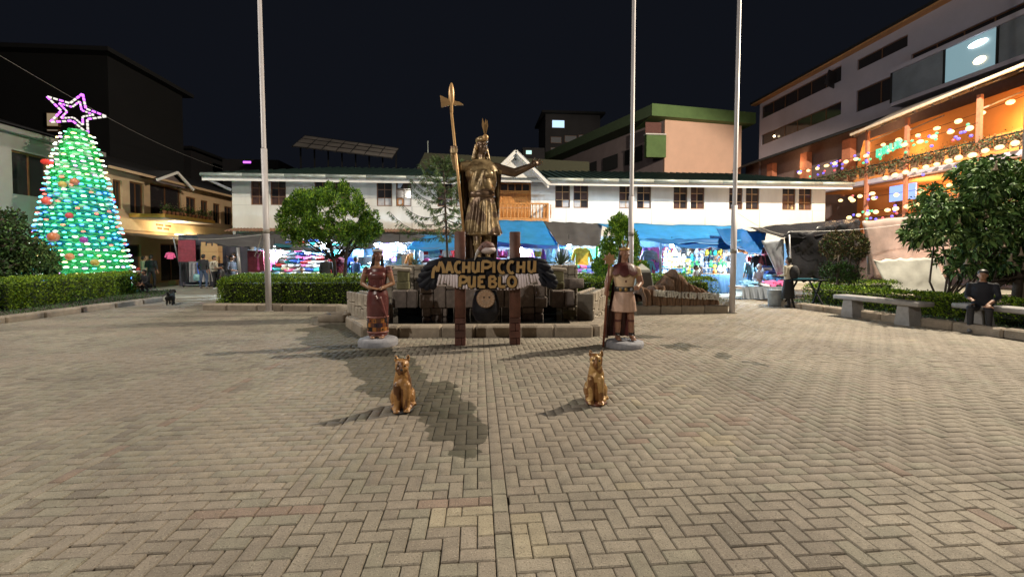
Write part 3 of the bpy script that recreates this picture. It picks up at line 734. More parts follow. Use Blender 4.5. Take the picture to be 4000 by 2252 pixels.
for a, b in (((26.03, 6.05), (27.69, 6.8)), ((27.69, 6.8), (29.15, 5.95))):
    MB().bar((XL + .95, a[0], a[1]), (XL + .95, b[0], b[1]), .1, .14).build('gable_board', M_trim, inn)
    MB().add([(XL + .98, a[0], a[1] + .1), (XL + .98, b[0], b[1] + .1), (XL - 3.5, b[0], b[1] + .1), (XL - 2.0, a[0], a[1] + .1)], [(0, 1, 2, 3)]).build('gable_roof', M_dark, inn)
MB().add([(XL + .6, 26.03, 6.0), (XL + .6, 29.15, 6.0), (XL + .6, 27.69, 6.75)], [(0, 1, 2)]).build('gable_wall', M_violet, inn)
bc = MB(); bc.span(XL + .01, XL + 1.9, 25.2, 29.7, 3.82, 4.02); balc = bc.build('balcony', mat('ochre_edge', (.62, .36, .07), .7, var=.1), inn)
MB().span(XL + .01, XL + 1.88, 25.3, 29.6, 3.75, 3.815).build('balcony_soffit', M_white, inn)
potm = MB().lathe([(.07, 0), (.1, .16), (.11, .2)], n=8).mesh('flower_pot', mat('terracotta', (.34, .14, .06), .8))
for k in range(13):
    o = inst(potm, 'flower_pot', (XL + 1.75, 25.4 + k * .34, 4.02)); tag(o, f'small clay pot on the inn balcony edge, {ORD[k]} from the near end', 'flower pot', 'clay pots along the inn balcony')
P_ = []; rgn = np.random.RandomState(8)
for k in range(13): P_.append(np.array([XL + 1.72, 25.4 + k * .34, 4.2]) + rgn.normal(0, .13, (60, 3)) * [.6, 1, 1.2] + [0, 0, .12])
P_ = np.concatenate(P_); V, F_ = leaves(P_, rgn.normal(size=P_.shape) + [0, 0, .5], .12, .5, rng=rgn)
o = raw('balcony_plants', V, F_, [mat('balcony_leaf', (.09, .06, .03), .7, var=.4), M_hd], (rgn.rand(len(F_)) < .5).astype(int)); tag(o, 'dry red and green plants hanging over the inn balcony pots', 'plants', kind='stuff')
MB().span(XL + .005, XL + .06, 23.7, 38, 3.1, 3.72).build('sign_band', mat('cream_band', (.72, .55, .32), .8, var=.06), inn)
M_sgl = M_woodd   # two short lines of lettering, too small in the photograph to read
for k, (y, z, w) in enumerate(((27.1, 3.47, .6), (27.85, 3.46, .5), (27.2, 3.27, .4), (27.7, 3.26, .5))):
    for q in range(5): MB().span(XL + .062, XL + .075, y + q * w / 5, y + q * w / 5 + w / 7, z, z + .13).build('sign_lettering', M_sgl, inn)
MB().ball((XL + 1.0, 27.3, 3.74), (.28, .32, .04), 12).build('ceiling_lamp', lit('warm_lamp', (1, .8, .5), 14), inn)
lamp('inn_lamp', (XL + 1.0, 27.6, 3.5), 190, (1, .72, .38), .2)
MB().tube([(XL + .14, 28.6, 3.02), (XL + .14, 31.2, 3.0)], .05, 6).build('strip_lamp', lit('warm_strip', (1, .86, .55), 5), inn)
lamp('inn_lamp', (XL + .5, 30.0, 2.95), 70, (1, .75, .42), .3)
# dark awning under the band
MB().add([(XL + .06, 23.6, 2.94), (XL + .06, 37, 2.9), (XL + 2.6, 37, 2.5), (XL + 2.6, 23.6, 2.55)], [(0, 1, 2, 3)]).build('awning', M_dark, inn)

gh = thing('grey_house', 'grey house with a big dark window at the left edge', 'building', (XL, 18, 0))
wins = [(19.35, 20.85, 4.25, 6.1), (21.9, 22.7, 4.3, 6.0), (15.8, 17.6, 4.25, 6.1)]
mb = MB(); wall(mb, 12, 23.4, 0, 6.75, wins, PX)
for h in wins: reveal(mb, h, PX, QX)
mb.add([(XL - .8, 12, 0), (XL - .8, 23.4, 0), (XL - .8, 23.4, 6.7), (XL - .8, 12, 6.7)], [(0, 1, 2, 3)], 1)
mb.add([(XL, 23.4, 0), (XL, 23.4, 6.75), (XL - 8, 23.4, 6.75), (XL - 8, 23.4, 0)], [(0, 1, 2, 3)])
mb.build('wall', [M_grey, M_dark], gh, fix=False)
for y0, y1, z0, z1 in wins:
    w = MB(); w.span(XL - .16, XL - .1, y0, y0 + .07, z0, z1); w.span(XL - .16, XL - .1, y1 - .07, y1, z0, z1); w.span(XL - .16, XL - .1, y0 + .07, y1 - .07, z1 - .08, z1); w.span(XL - .16, XL - .1, (y0 + y1) / 2 - .03, (y0 + y1) / 2 + .03, z0, z1 - .08)
    ww = w.build('window', M_woodd, gh); MB().span(XL - .14, XL - .13, y0 + .07, y1 - .07, z0, z1 - .08).build('pane', M_glass, ww)
MB().span(XL - .01, XL + .3, 12, 23.5, 6.76, 6.98).build('cornice', M_grey, gh)
MB().add([(XL + .5, 12, 7.0), (XL + .5, 23.6, 7.0), (XL - 6, 23.6, 9), (XL - 6, 12, 9)], [(0, 1, 2, 3)]).build('roof', M_dark, gh)
far_house('tall dark building with a dim lit landing window behind the star', -80, 270, 140, 430, 30, [(122, 152, 285, 320, lit('landing_light', (1, .75, .45), .28)), (122, 152, 326, 332, lit('landing_light2', (1, .85, .65), .2))], m=mat('night_plaster_brown', (.005, .005, .006), .9, var=.2, scale=.4))

# ---- the hotel on the right
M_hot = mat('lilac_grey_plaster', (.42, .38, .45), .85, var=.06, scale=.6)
M_or = mat('orange_plaster', (.55, .22, .06), .8, var=.08, scale=1)
M_soff = mat('timber_soffit', (.48, .24, .10), .7, var=.2, scale=3, stretch=(1, .2, 1))
M_col = mat('terracotta_column', (.42, .16, .09), .8, var=.15)
XH = 27.0
hot = thing('hotel', 'tall lilac grey hotel with ribbon windows on the right', 'building', (XH, 27, 0))
PH_ = lambda u, v: (XH, u, v); QH = lambda u, v: (XH + .3, u, v)
wins = [(29.6, 38.4, 14.7, 15.85), (29.55, 38.4, 12.2, 13.18), (24.75, 28.3, 11.9, 13.42), (24.75, 28.3, 14.85, 15.6), (17.5, 24.5, 13.4, 14.2)]
mb = MB(); wall(mb, 10, 38.7, 10.9, 16.3, wins, PH_)
for h in wins: reveal(mb, h, PH_, QH)
mb.add([(XH + 1, 10, 0), (XH + 1, 38.6, 0), (XH + 1, 38.6, 16.2), (XH + 1, 10, 16.2)], [(0, 1, 2, 3)], 1)
mb.add([(XH, 38.7, 0), (XH, 38.7, 16.3), (XH + 12, 38.7, 16.3), (XH + 12, 38.7, 0)], [(0, 1, 2, 3)])
mb.build('wall', [M_hot, M_dark], hot, fix=False)
for i, (y0, y1, z0, z1) in enumerate(wins):
    k = max(2, round((y1 - y0) / 1.45)); w = MB()
    for q in range(k + 1): yy = y0 + (y1 - y0) * q / k; w.span(XH + .1, XH + .16, yy - .03, yy + .03, z0, z1)
    w.span(XH + .09, XH + .15, y0, y1, z1 - .05, z1); w.span(XH + .09, XH + .15, y0, y1, z0, z0 + .05)
    ww = w.build('window', M_woodd, hot)
    for q in range(k):
        a, b = y0 + (y1 - y0) * q / k + .03, y0 + (y1 - y0) * (q + 1) / k - .03
        MB().span(XH + .12, XH + .13, a, b, z0 + .05, z1 - .05).build('pane', M_glass, ww)
MB().span(XH - .6, XH + 12, 10, 39.3, 16.32, 16.5).build('roof', M_dark, hot)
MB().span(XH - .55, XH - .01, 10, 39.2, 16.2, 16.318).build('eave', M_soff, hot)
MB().add([(XH - 1.9, 17, 10.05), (XH - 1.9, 41, 10.05), (XH, 41, 10.88), (XH, 17, 10.88)], [(0, 1, 2, 3)]).build('soffit', M_soff, hot)
MB().add([(XH - 1.95, 17, 10.1), (XH - 1.95, 41, 10.1), (XH - .02, 41, 10.96), (XH - .02, 17, 10.96)], [(0, 1, 2, 3)]).build('canopy_roof', M_dark, hot)
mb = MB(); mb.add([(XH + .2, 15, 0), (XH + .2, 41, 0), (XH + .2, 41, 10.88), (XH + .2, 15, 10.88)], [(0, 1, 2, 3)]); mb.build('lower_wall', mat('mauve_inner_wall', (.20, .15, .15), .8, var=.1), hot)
for y in (28.5, 32.5, 36.5):
    MB().span(XH - .5, XH - .05, y - .35, y + .35, 6, 10.05).build('column', M_col, hot)
MB().bar((XH - .05, 30.2, 15.6), (XH - .45, 30.2, 14.5), .05, .9).build('open_casement', M_glass, hot)
MB().ball((XH - .1, 36.5, 12.55), .1, 8).build('wall_lamp', lit('small_warm_lamp', (1, .8, .5), 8), hot)
# glazed gallery with the bluish lit room
gl = thing('glazed_gallery', 'glass fronted gallery with a cool lit room on the right', 'gallery', (25.8, 20, 11))
XG = 25.8
ks = [24.6, 21.6, 19.2, 18.0, 15.6, 13.0]
MB().span(XG, XH - .01, 13, 24.6, 10.98, 11.2).build('floor', M_hot, gl)
MB().span(XG - .1, XH - .01, 13, 24.6, 13.05, 13.3).build('lintel', M_hot, gl)
for a, b in zip(ks[:-1], ks[1:]):
    litp = (b == 19.2 or b == 15.6)
    MB().span(XG + .02, XG + .04, b + .05, a - .05, 11.22, 13.04).build('pane', lit('lit_gallery_glass', (.45, .75, .85), .42) if litp else mat('grey_glass', (.2, .22, .25), .15, var=.2, scale=.6), gl)
    MB().span(XG - .03, XG + .07, a - .05, a + .05, 11.2, 13.05).build('mullion', M_dark, gl)
MB().ball((XG - .05, 20.0, 12.6), (.06, .45, .16), 10).build('lamp', lit('cool_lamp', (.8, .97, 1), 9), gl)
MB().ball((XG - .05, 19.9, 11.7), (.05, .3, .2), 10).build('warm_lamp', lit('warm_lamp2', (1, .75, .4), 5), gl)
# sloping glass awning with brackets over the terrace
XT = 23.5
ter = thing('terrace', 'open orange restaurant terrace hung with fairy lights on the right', 'terrace', (XT, 21, 0))
M_tr = mat('terrace_roof', (.22, .19, .17), .7, var=.2)
MB().add([(XT - .6, 15, 9.75), (XT - .6, 24.3, 9.1), (XG, 24.3, 10.6), (XG, 13, 10.9)], [(0, 1, 2, 3)]).build('roof_sheet', M_tr, ter)
MB().bar((XT - .62, 24.3, 9.08), (XT - .62, 13.5, 9.86), .12, .14).build('roof_edge', mat('pale_steel', (.5, .4, .3), .5), ter)
for y in (23.8, 21.45, 18.1, 15.4):
    MB().span(XT - .06, XT + .1, y - .08, y + .08, 3, 9.2).build('post', M_col, ter)
    MB().bar((XT, y, 8.5), (XT + 2.2, y, 9.4), .07).build('bracket', M_tr, ter)
for (z, y1) in ((6.0, 27.5), (2.9, 23.8)):
    MB().span(XT, XH + .1, 12, y1, z, z + .25).build('floor_slab', M_hot, ter)
MB().span(XT + .5, XH + .1, 12, 27.4, 5.9, 5.99).build('ceiling', M_or, ter)
MB().add([(XT + 1.6, 12, 6.3), (XT + 1.6, 26.5, 6.3), (XT + 2.4, 26.5, 9.4), (XT + 2.4, 12, 10)], [(0, 1, 2, 3)]).build('sloped_ceiling', M_or, ter)
MB().span(XT + 2.9, XT + 3.0, 12, 27.4, 3.2, 5.9).build('back_wall', M_or, ter)
for z in (6.3, 3.2):
    MB().bar((XT - .02, 28 if z > 5 else 23.4, z + .72), (XT - .02, 12, z + .72), .07).build('rail', M_dark, ter)
    for k in range(24):
        y = 12.3 + k * .62
        if y < (27.6 if z > 5 else 23.2):
            MB().span(XT - .04, XT + .02, y - .2, y + .2, z + .1, z + .62).build('rail_panel', mat('carved_panel', (.23, .13, .08), .7, var=.3), ter)
lamp('terrace_lamp', (XT + 1.2, 17.5, 8.2), 300, (1, .55, .2), .3); lamp('terrace_lamp', (XT + 1.2, 22.5, 8.0), 130, (1, .6, .25), .3)
lamp('terrace_lamp', (XT + 1.4, 16.5, 5.3), 200, (1, .58, .22), .3); lamp('terrace_lamp', (XT + 1.4, 21.5, 5.2), 260, (1, .6, .25), .3); lamp('terrace_lamp', (XT + 1.6, 26.5, 8.8), 60, (1, .62, .3), .3)
lamp('canopy_lamp', (XH - 1.0, 33, 9.2), 60, (1, .62, .32), .3); lamp('canopy_lamp', (XH - 1.0, 25.5, 9.7), 50, (1, .62, .32), .3)
for k in range(11):
    y = 15.2 + k * .9; MB().bar((XT - .5, y, 9.72 - (y - 15) * .07 - .12), (XG - .05, y + .1, 10.5 - (y - 13) * .02), .06, .1).build('rafter', M_tr, ter)
for k in range(3): MB().bar((XT + .4 + k * .75, 15, 9.95 + k * .25), (XT + .4 + k * .75, 24.2, 9.3 + k * .4), .05).build('purlin', M_tr, ter)
for k in range(9):
    y = 15.5 + k * 1.1; MB().span(XT + 2.86, XT + 2.92, y - .35, y + .35, 3.3, 5.3).build('inner_window', M_woodd, ter)
for k in range(6):
    y = 15.6 + k * 1.6
    MB().lathe([(.3, 0), (.3, .03)], (XT + .9, y, 6.95), 12).build('table_top', M_woodd, ter); MB().tube([(XT + .9, y, 6.25), (XT + .9, y, 6.95)], .03, 6).build('table_leg', M_dark, ter)
    for s_ in (-.55, .55): MB().span(XT + .7, XT + 1.1, y + s_ - .03, y + s_ + .03, 6.65, 7.15).build('chair_back', M_woodd, ter)
rl_ = np.random.RandomState(3); P_ = np.stack([np.full(2600, XT - .12) + rl_.normal(0, .08, 2600), rl_.uniform(15, 27.5, 2600), 6.85 + rl_.normal(0, .16, 2600)], 1)
V, F_ = leaves(P_, rl_.normal(size=P_.shape) + [0, 0, -.4], .12, .5, rng=rl_); tag(raw('rail_plants', V, F_, [mat('balcony_leaf', (.09, .06, .03), .7, var=.4), mat('dim_leaf', (.04, .07, .02), .7, var=.3)], (rl_.rand(len(F_)) < .5).astype(int)), 'trailing plants hung along the upper terrace rail', 'plants', kind='stuff')
M_tv = lit('tv_screen', (.25, .4, 1), 1.6)
tv = MB().span(XT + .9, XT + .98, 21.7, 23.2, 4.85, 5.75).build('television', M_tv); tag(tv, 'blue lit television hanging in the lower terrace', 'television')
# strings of warm bulbs and coloured icicle lights
L_w = lit('warm_bulb', (1, .64, .25), 2.8); L_g = lit('green_led', (.02, .9, .35), 1.1); L_b = lit('blue_led', (.12, .08, 1), 1.6); L_r = lit('red_led', (1, .05, .08), 1.1)
bulbm = MB().ball((0, 0, 0), .12, 8).mesh('bulb', L_w, True)
ledm = [MB().ball((0, 0, 0), .075, 6).mesh('led', m, True) for m in (L_g, L_b, L_r)]
def string_lights(label, a, b, n, sag=.05, leds=0, seed=1, group='fairy light strings on the terrace'):
    t = thing('light_string', label, 'fairy lights', a, 0, group); rg = random.Random(seed); a = Vector(a); b = Vector(b)
    MB().tube([a.lerp(b, k / 12) - Vector((0, 0, sag * math.sin(math.pi * k / 12))) for k in range(13)], .012, 4).build('cable', M_dark, t)
    for k in range(n):
        u = (k + .5) / n; p = a.lerp(b, u) + Vector((rg.uniform(-.03, .03), rg.uniform(-.06, .06), -sag * math.sin(math.pi * u) - .08 + rg.uniform(-.07, .04)))
        inst(bulbm, 'bulb', p, parent=t, scale=(1, rg.uniform(.9, 1.6), rg.uniform(.8, 1.1)))
    for k in range(leds):
        u = rg.random(); p = a.lerp(b, u) + Vector((rg.uniform(-.05, .05), 0, -.1 + rg.choice([.15, .1, -.15, -.3, -.42])))
        inst(ledm[rg.choice([0, 0, 1, 1, 1, 2])], 'led', p, parent=t)
string_lights('upper string of warm bulbs with green and blue icicles on the terrace rail', (XT - .2, 29.2, 7.75), (XT - .2, 18.0, 7.85), 15, .05, 46, 1)
string_lights('middle string of warm bulbs under the terrace floor edge', (XT - .25, 22.6, 6.25), (XT - .25, 15.2, 6.75), 14, .06, 4, 2)
string_lights('lower string of bulbs with blue icicles beside the white hall', (XT - .2, 25.0, 4.15), (XT - .2, 19.6, 4.6), 9, .05, 16, 3)
string_lights('string of big warm bulbs inside the upper terrace', (XT + .7, 24, 8.4), (XT + .7, 15, 9.0), 9, .2, 0, 4)
string_lights('sparse string of warm bulbs inside the lower terrace', (XT + .6, 26, 5.3), (XT + .6, 15, 5.6), 8, .15, 2, 5)
string_lights('short string of warm bulbs by the hall corner', (XT - .3, 25.6, 5.3), (XT - .3, 22.8, 5.45), 4, .05, 3, 6)
# the green lit letters on the terrace, blurred in the photograph
gs = thing('neon_sign', 'glowing green letters fixed to the terrace rail', 'neon sign', (XT - .3, 22.2, 7.55))
L_n = lit('green_neon', (.03, .85, .42), 1.15)
def stroke_letter(pts_list, y, z, s=.42):
    m = MB()
    for pts in pts_list: m.tube([(XT - .3, y - p[0] * s, z + p[1] * s) for p in pts], .07, 6)
    m.build('letter', L_n, gs, True)
stroke_letter([[(0, 0), (0, 1), (.55, .95), (.6, .7), (.1, .52), (.65, .4), (.6, .05), (0, 0)]], 22.85, 7.4)
stroke_letter([[(0, 0), (0, 1), (.5, .95), (.55, .65), (.05, .5)], [(.2, .5), (.6, 0)]], 22.45, 7.46)
stroke_letter([[(0, 1), (0, .2), (.3, 0), (.6, .2), (.6, 1)]], 22.05, 7.55)
stroke_letter([[(0, 0), (.6, 1)], [(0, 1), (.6, 0)]], 21.7, 7.6)
# ================================================================== POLES AND LAMP POSTS
M_pole = mat('white_painted_pole', (.52, .49, .50), .45, var=.12, scale=3, stretch=(3, 3, .6))
M_band = mat('grey_band', (.25, .23, .2), .7)
def flagpole(label, x, y, r, lean, zj, zb):
    t = thing('flagpole', label, 'flagpole', (x, y, 0), 0, 'flagpoles round the monument')
    f = lambda z: (x + lean * z, y, z)
    MB().tube([f(0), f(zj)], r, 14).build('lower_tube', M_pole, t, True)
    MB().tube([f(zj), f(zj + .04), f(12.5)], [r, r * .76, r * .6], 14).build('upper_tube', M_pole, t, True)
    MB().tube([f(zb), f(zb + .12)], r + .006, 14).build('band', M_band, t, True)
    MB().tube([f(0), f(.03)], r + .05, 14).build('base_plate', M_band, t)
    return t
p = flagpole('leftmost white flagpole, with a rope tied round it', -6.13, 12.8, .082, -.012, 4.72, 2.28)
rp = MB()
for k, (dx, dz) in enumerate(((-.14, .0), (-.18, -.1))):
    pts = [(-6.13 - .09, 12.7, 2.3), (-6.2 + dx * .6, 12.7, 2.1 + dz), (-6.15 + dx * 1.6, 12.68, 1.72 + dz), (-6.13 + dx * 1.2, 12.68, 1.66 + dz), (-6.18, 12.7, 1.95), (-6.2, 12.7, 2.3)]
    rp.tube(pts, .009, 5)
rp.build('rope', M_band, p)
flagpole('middle white flagpole behind the warrior statue', 4.42, 11.9, .078, .004, 3.35, 2.2)
flagpole('rightmost white flagpole beside the rock sign', 7.2, 11.36, .078, .008, 3.05, 1.7)
M_lp = mat('grey_lamp_post', (.3, .3, .31), .5, var=.1)
def lamp_post(label, f, base):
    t = thing('street_lamp', label, 'street lamp', (base[0], base[1], 0))
    MB().tube([(base[0], base[1], 0), (base[0], base[1], f[2] + .2)], [.11, .075], 12).build('pole', M_lp, t, True)
    MB().bar((base[0], base[1], f[2] + .18), (f[0], f[1], f[2] + .24), .07).build('arm', M_lp, t)
    MB().span(f[0] - .22, f[0] + .22, f[1] - .18, f[1] + .18, f[2] + .19, f[2] + .29).build('lamp_head', M_lp, t)
lamp_post('grey lamp post at the right edge of the square', FLOOD_R, (17.35, 12.05))
lamp_post('grey lamp post at the left edge of the square', FLOOD_L, (-16.0, 9.8))
lamp_post('added grey post for the fill lamp behind the camera', FILL_B, (-8.9, -8.4))  # unseen post added to carry the fill lamp

# ================================================================== FOUNTAIN
M_stone = mat('cut_stone', (.36, .31, .25), .85, var=.3, scale=4, bump=.5, bscale=18, rnd=.16)
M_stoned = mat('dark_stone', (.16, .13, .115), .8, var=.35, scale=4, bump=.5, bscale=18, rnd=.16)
M_moss = mat('mossy_stone', (.15, .14, .075), .9, var=.35, scale=6, bump=.5, bscale=22)
M_mort = mat('mortar', (.10, .088, .072), .95)
M_water = mat('still_water', (.004, .005, .006), .06, var=0, spec=.6)
fo = thing('fountain', 'stone fountain with stepped basins behind the condor sign', 'fountain', (0, 10, 0))
rg = random.Random(21)
def stone_wall(a, b, z0, z1, th, m=M_stone, cw=(.16, .34), chh=(.22, .4), core=True, cap=False):
    a = Vector((a[0], a[1], 0)); b = Vector((b[0], b[1], 0)); d = b - a; L = d.length; d.normalize(); an = math.atan2(d.y, d.x)
    if core: MB().bar((a.x, a.y, (z0 + z1) / 2 - .02), (b.x, b.y, (z0 + z1) / 2 - .02), th - .05, z1 - z0 - .06).build('mortar_core', M_mort, fo)
    for side in ((-1, 1) if core else (0,)):
        nrm = Vector((-d.y, d.x, 0)) * side
        x = 0
        while x < L - .03:
            w = min(rg.uniform(*cw), L - x)
            if L - x - w < .08: w = L - x
            z = z0
            while z < z1 - .03:
                h = min(rg.uniform(*chh), z1 - z)
                if z1 - z - h < .1: h = z1 - z
                dep = .09 if core else th
                c = a + d * (x + w / 2) + nrm * (th / 2 - dep / 2 + rg.uniform(-.008, .012))
                o = MB().box((0, 0, 0), (w - .014, dep, h - .014), bev=.018).mesh('stone', m)
                inst(o, 'stone', (c.x, c.y, z + h / 2 + rg.uniform(-.004, .004)), (rg.gauss(0, .012), rg.gauss(0, .018), an + rg.gauss(0, .015)), fo)
                z += h
            x += w
# kerb ring
KP = [(-2.95, 10.05), (-2.2, 8.62), (2.3, 8.32), (3.05, 9.7)]
def kerb_part(pts, par, seg=.8, h=.23, w=.3):
    r2 = random.Random(4)
    for a, b in zip(pts[:-1], pts[1:]):
        a = Vector(a); b = Vector(b); d = b - a; L = d.length; d.normalize(); k = max(1, round(L / seg)); cuts = [0] + [L * (i + r2.uniform(-.2, .2)) / k for i in range(1, k)] + [L]
        for c0, c1 in zip(cuts[:-1], cuts[1:]):
            m = a + d * (c0 + c1) / 2
            inst(MB().box((0, 0, 0), (c1 - c0 - .012, w, h + .04), bev=.035).mesh('kerb_stone', M_kerb), 'kerb_stone', (m.x, m.y, h / 2 - .02), (0, 0, math.atan2(d.y, d.x)), par)
kerb_part(KP, fo)
M_grav = mat('gravel', (.24, .2, .15), .95, var=.5, scale=40, bump=1, bscale=60)
MB().slab([(-2.85, 10.1), (-2.1, 8.75), (2.25, 8.45), (2.95, 9.75), (2.4, 10.2), (-2.3, 10.4)], .02, .15).build('gravel_bed', M_grav, fo)
MB().slab([(-2.0, 9.25), (2.0, 9.0), (2.2, 11.2), (-2.2, 11.2)], .12, .165).build('water', M_water, fo)
MB().span(-2.0, 2.0, 10.62, 10.7, .17, .44).build('recess_shade', M_dark, fo)  # near-black slab put in as the shade of the openings
# side walls, back wall
stone_wall((-2.2, 9.75), (-3.25, 11.3), .0, .72, .4, cw=(.13, .26), chh=(.28, .5))
stone_wall((2.42, 9.35), (3.2, 10.9), .0, .8, .4, cw=(.12, .24), chh=(.22, .42))
stone_wall((-2.45, 11.5), (2.72, 11.5), .0, 1.38, .4, cw=(.15, .3), chh=(.16, .34))
# centre block: overhanging ledge on two piers, darkness between
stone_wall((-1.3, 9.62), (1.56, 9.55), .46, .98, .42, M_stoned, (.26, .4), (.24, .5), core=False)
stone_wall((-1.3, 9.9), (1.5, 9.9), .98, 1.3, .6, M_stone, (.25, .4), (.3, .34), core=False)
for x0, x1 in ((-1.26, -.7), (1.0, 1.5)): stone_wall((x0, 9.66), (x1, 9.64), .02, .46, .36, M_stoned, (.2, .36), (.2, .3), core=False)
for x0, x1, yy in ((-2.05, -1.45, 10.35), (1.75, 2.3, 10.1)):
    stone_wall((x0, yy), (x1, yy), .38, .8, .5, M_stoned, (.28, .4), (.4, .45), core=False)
    cx = (x0 + x1) / 2 - .08
    MB().box((cx, yy + .15, .9), (.3, .3, .18), bev=.015).build('stone', M_moss, fo); MB().box((cx, yy + .15, 1.13), (.27, .28, .26), bev=.015).build('stone', M_moss, fo)
    MB().box((cx - .02, yy + .12, 1.3), (.42, .36, .08), bev=.02, rot=(.0, .08, .1)).build('stone', M_stone, fo)
stone_wall((-2.3, 10.1), (-2.05, 10.2), .1, .5, .3, M_stone, core=False); stone_wall((2.0, 9.75), (2.3, 9.7), .1, .34, .3, M_moss, core=False)
MB().box((2.45, 10.6, .92), (.5, .1, .26), bev=.02).build('stone', M_stoned, fo, True)
# pedestal of the bronze figure
stone_wall((-.62, 10.75), (.85, 10.75), 0, 1.52, .9, M_stone, (.3, .5), (.3, .42))

# agave in the back wall
M_aga = mat('agave_leaf', (.10, .15, .10), .5, var=.2, scale=3)
ag = thing('agave', 'spiky grey green agave growing on the fountain wall', 'plant', (2.3, 11.6, 1.36)); rgn = np.random.RandomState(2)
for k in range(34):
    a = rgn.uniform(0, 2 * math.pi); e = rgn.uniform(.25, 1.45); L = rgn.uniform(.38, .62); dx, dy, dz = math.cos(a) * math.cos(e), math.sin(a) * math.cos(e), math.sin(e)
    s = Vector((-math.sin(a), math.cos(a), 0)); b = Vector((2.3, 11.6, 1.38)); q = Vector((dx, dy, dz))
    m = MB(); m.add([b - s * .022, b + s * .022, b + q * L * .5 + s * .03 + Vector((0, 0, -.02)), b + q * L * .5 - s * .03 + Vector((0, 0, -.02)), b + q * L], [(0, 1, 2, 3), (3, 2, 4)]); m.build('leaf', M_aga, ag)
s2 = thing('agave', 'small dark spiky plant on the fountain wall left of the sign', 'plant', (-1.75, 11.7, 1.36))
for k in range(18):
    a = rgn.uniform(0, 2 * math.pi); e = rgn.uniform(.2, 1.3); L = rgn.uniform(.2, .36); s = Vector((-math.sin(a), math.cos(a), 0)); b = Vector((-1.75, 11.7, 1.37)); q = Vector((math.cos(a) * math.cos(e), math.sin(a) * math.cos(e), math.sin(e)))
    MB().add([b - s * .02, b + s * .02, b + q * L * .5 + s * .02, b + q * L * .5 - s * .02, b + q * L], [(0, 1, 2, 3), (3, 2, 4)]).build('leaf', M_aga, s2)

# ================================================================== CONDOR SIGN
M_cond = mat('black_painted_cement', (.008, .008, .012), .5, var=.4, scale=6, bump=.35, bscale=14, spec=.3)
M_cblue = mat('blue_black_feather', (.010, .011, .018), .55, var=.3, scale=5, bump=.3, bscale=20, spec=.25)
M_fw = mat('white_feather_paint', (.8, .70, .73), .5, var=.08, scale=6)
M_let = mat('ochre_letter', (.52, .29, .10), .45, var=.18, scale=9, col2=(.46, .32, .14))
M_post = mat('brown_post', (.105, .04, .026), .5, var=.3, scale=5, bump=.3, bscale=20)
M_postb = mat('brown_block', (.095, .036, .026), .45, var=.3, scale=6, bump=.3, bscale=25, rnd=.25)
YS0 = 7.5
cs = thing('condor_sign', 'black condor sign with ochre letters on two brown posts', 'sign', (.17, YS0, 0))
def A(px, py): p = at(px, py, YS0); return (p[0], p[2])
for px in (1157, 1297):
    xb = A(px, 868)[0]; w = .19
    MB().span(xb - w / 2, xb + w / 2, YS0 + .08, YS0 + .26, .5, 2.06, bev=.008).build('post', M_post, cs, True)
    z = 0; k = 0
    while z < .5:
        h = rg.uniform(.1, .15); h = min(h, .5 - z)
        if k % 2: MB().span(xb - w / 2, xb + w / 2, YS0 + .075, YS0 + .265, z + .003, z + h - .003, bev=.006).build('brick', M_postb, cs)
        else:
            m = xb + rg.uniform(-.03, .03)
            MB().span(xb - w / 2, m - .003, YS0 + .075, YS0 + .265, z + .003, z + h - .003, bev=.006).build('brick', M_postb, cs); MB().span(m + .003, xb + w / 2, YS0 + .075, YS0 + .265, z + .003, z + h - .003, bev=.006).build('brick', M_postb, cs)
        z += h; k += 1
# S: crop of the sign, 2576 px over 600 source px at (1600,1000)
def s2p(X, Y_): return A((1600 + X / 4.2933) * .644, (1000 + Y_ / 4.2933) * .644)
wing = [(440, 500), (300, 430), (220, 300), (300, 170), (420, 60), (560, 10), (740, 15), (900, 60), (1000, 40), (1120, 15), (1330, 12), (1430, 40), (1560, 60), (1800, 20), (1950, 5), (2110, 40), (2280, 120), (2380, 250), (2350, 400), (2200, 490), (2130, 290), (1500, 300), (1480, 560), (1120, 560), (1110, 520), (820, 540), (800, 300), (510, 300)]
MB().prism([s2p(*p) for p in wing], YS0 - .02, YS0 + .09).build('wing_panel', M_cond, cs)
# dark primary feathers, each a rounded vane
def vane(a, b, w, y, th, m, name, parent, taper=.7):
    a = Vector(a); b = Vector(b); d = b - a; n_ = Vector((-d.y, d.x)).normalized(); L = d.length; q = 5
    out = [a - n_ * w * .5 * taper, a + n_ * w * .5 * taper, a + d * .6 + n_ * w * .5]
    out += [a + d * (1 - w * .5 / L) + n_ * (w * .5 * math.cos(math.pi * k / q)) + d.normalized() * (w * .5 * math.sin(math.pi * k / q)) for k in range(q + 1)]
    out += [a + d * .6 - n_ * w * .5]
    mm = MB(); N_ = len(out); c = sum((Vector(o) for o in out), Vector((0, 0))) / N_
    vs = [(o.x, y, o.y) for o in out] + [(c.x + (o.x - c.x) * .72, y - th, c.y + (o.y - c.y) * .86) for o in out]
    mm.add(vs, [tuple(range(N_, 2 * N_))] + [(i, (i + 1) % N_, (i + 1) % N_ + N_, i + N_) for i in range(N_)])
    return mm.build(name, m, parent, True)
for k in range(8):     # left wing fan
    t = k / 7; tip = [(290, 160), (225, 225), (190, 265), (150, 350), (135, 430), (165, 520), (255, 565), (370, 560)][k]; root = [(560, 60), (520, 120), (500, 170), (480, 210), (470, 250), (460, 290), (455, 330), (450, 370)][k]
    vane(s2p(*root), s2p(*tip), .125, YS0 - .025 - .006 * (k % 2), .03, M_cblue, 'dark_feather', cs)
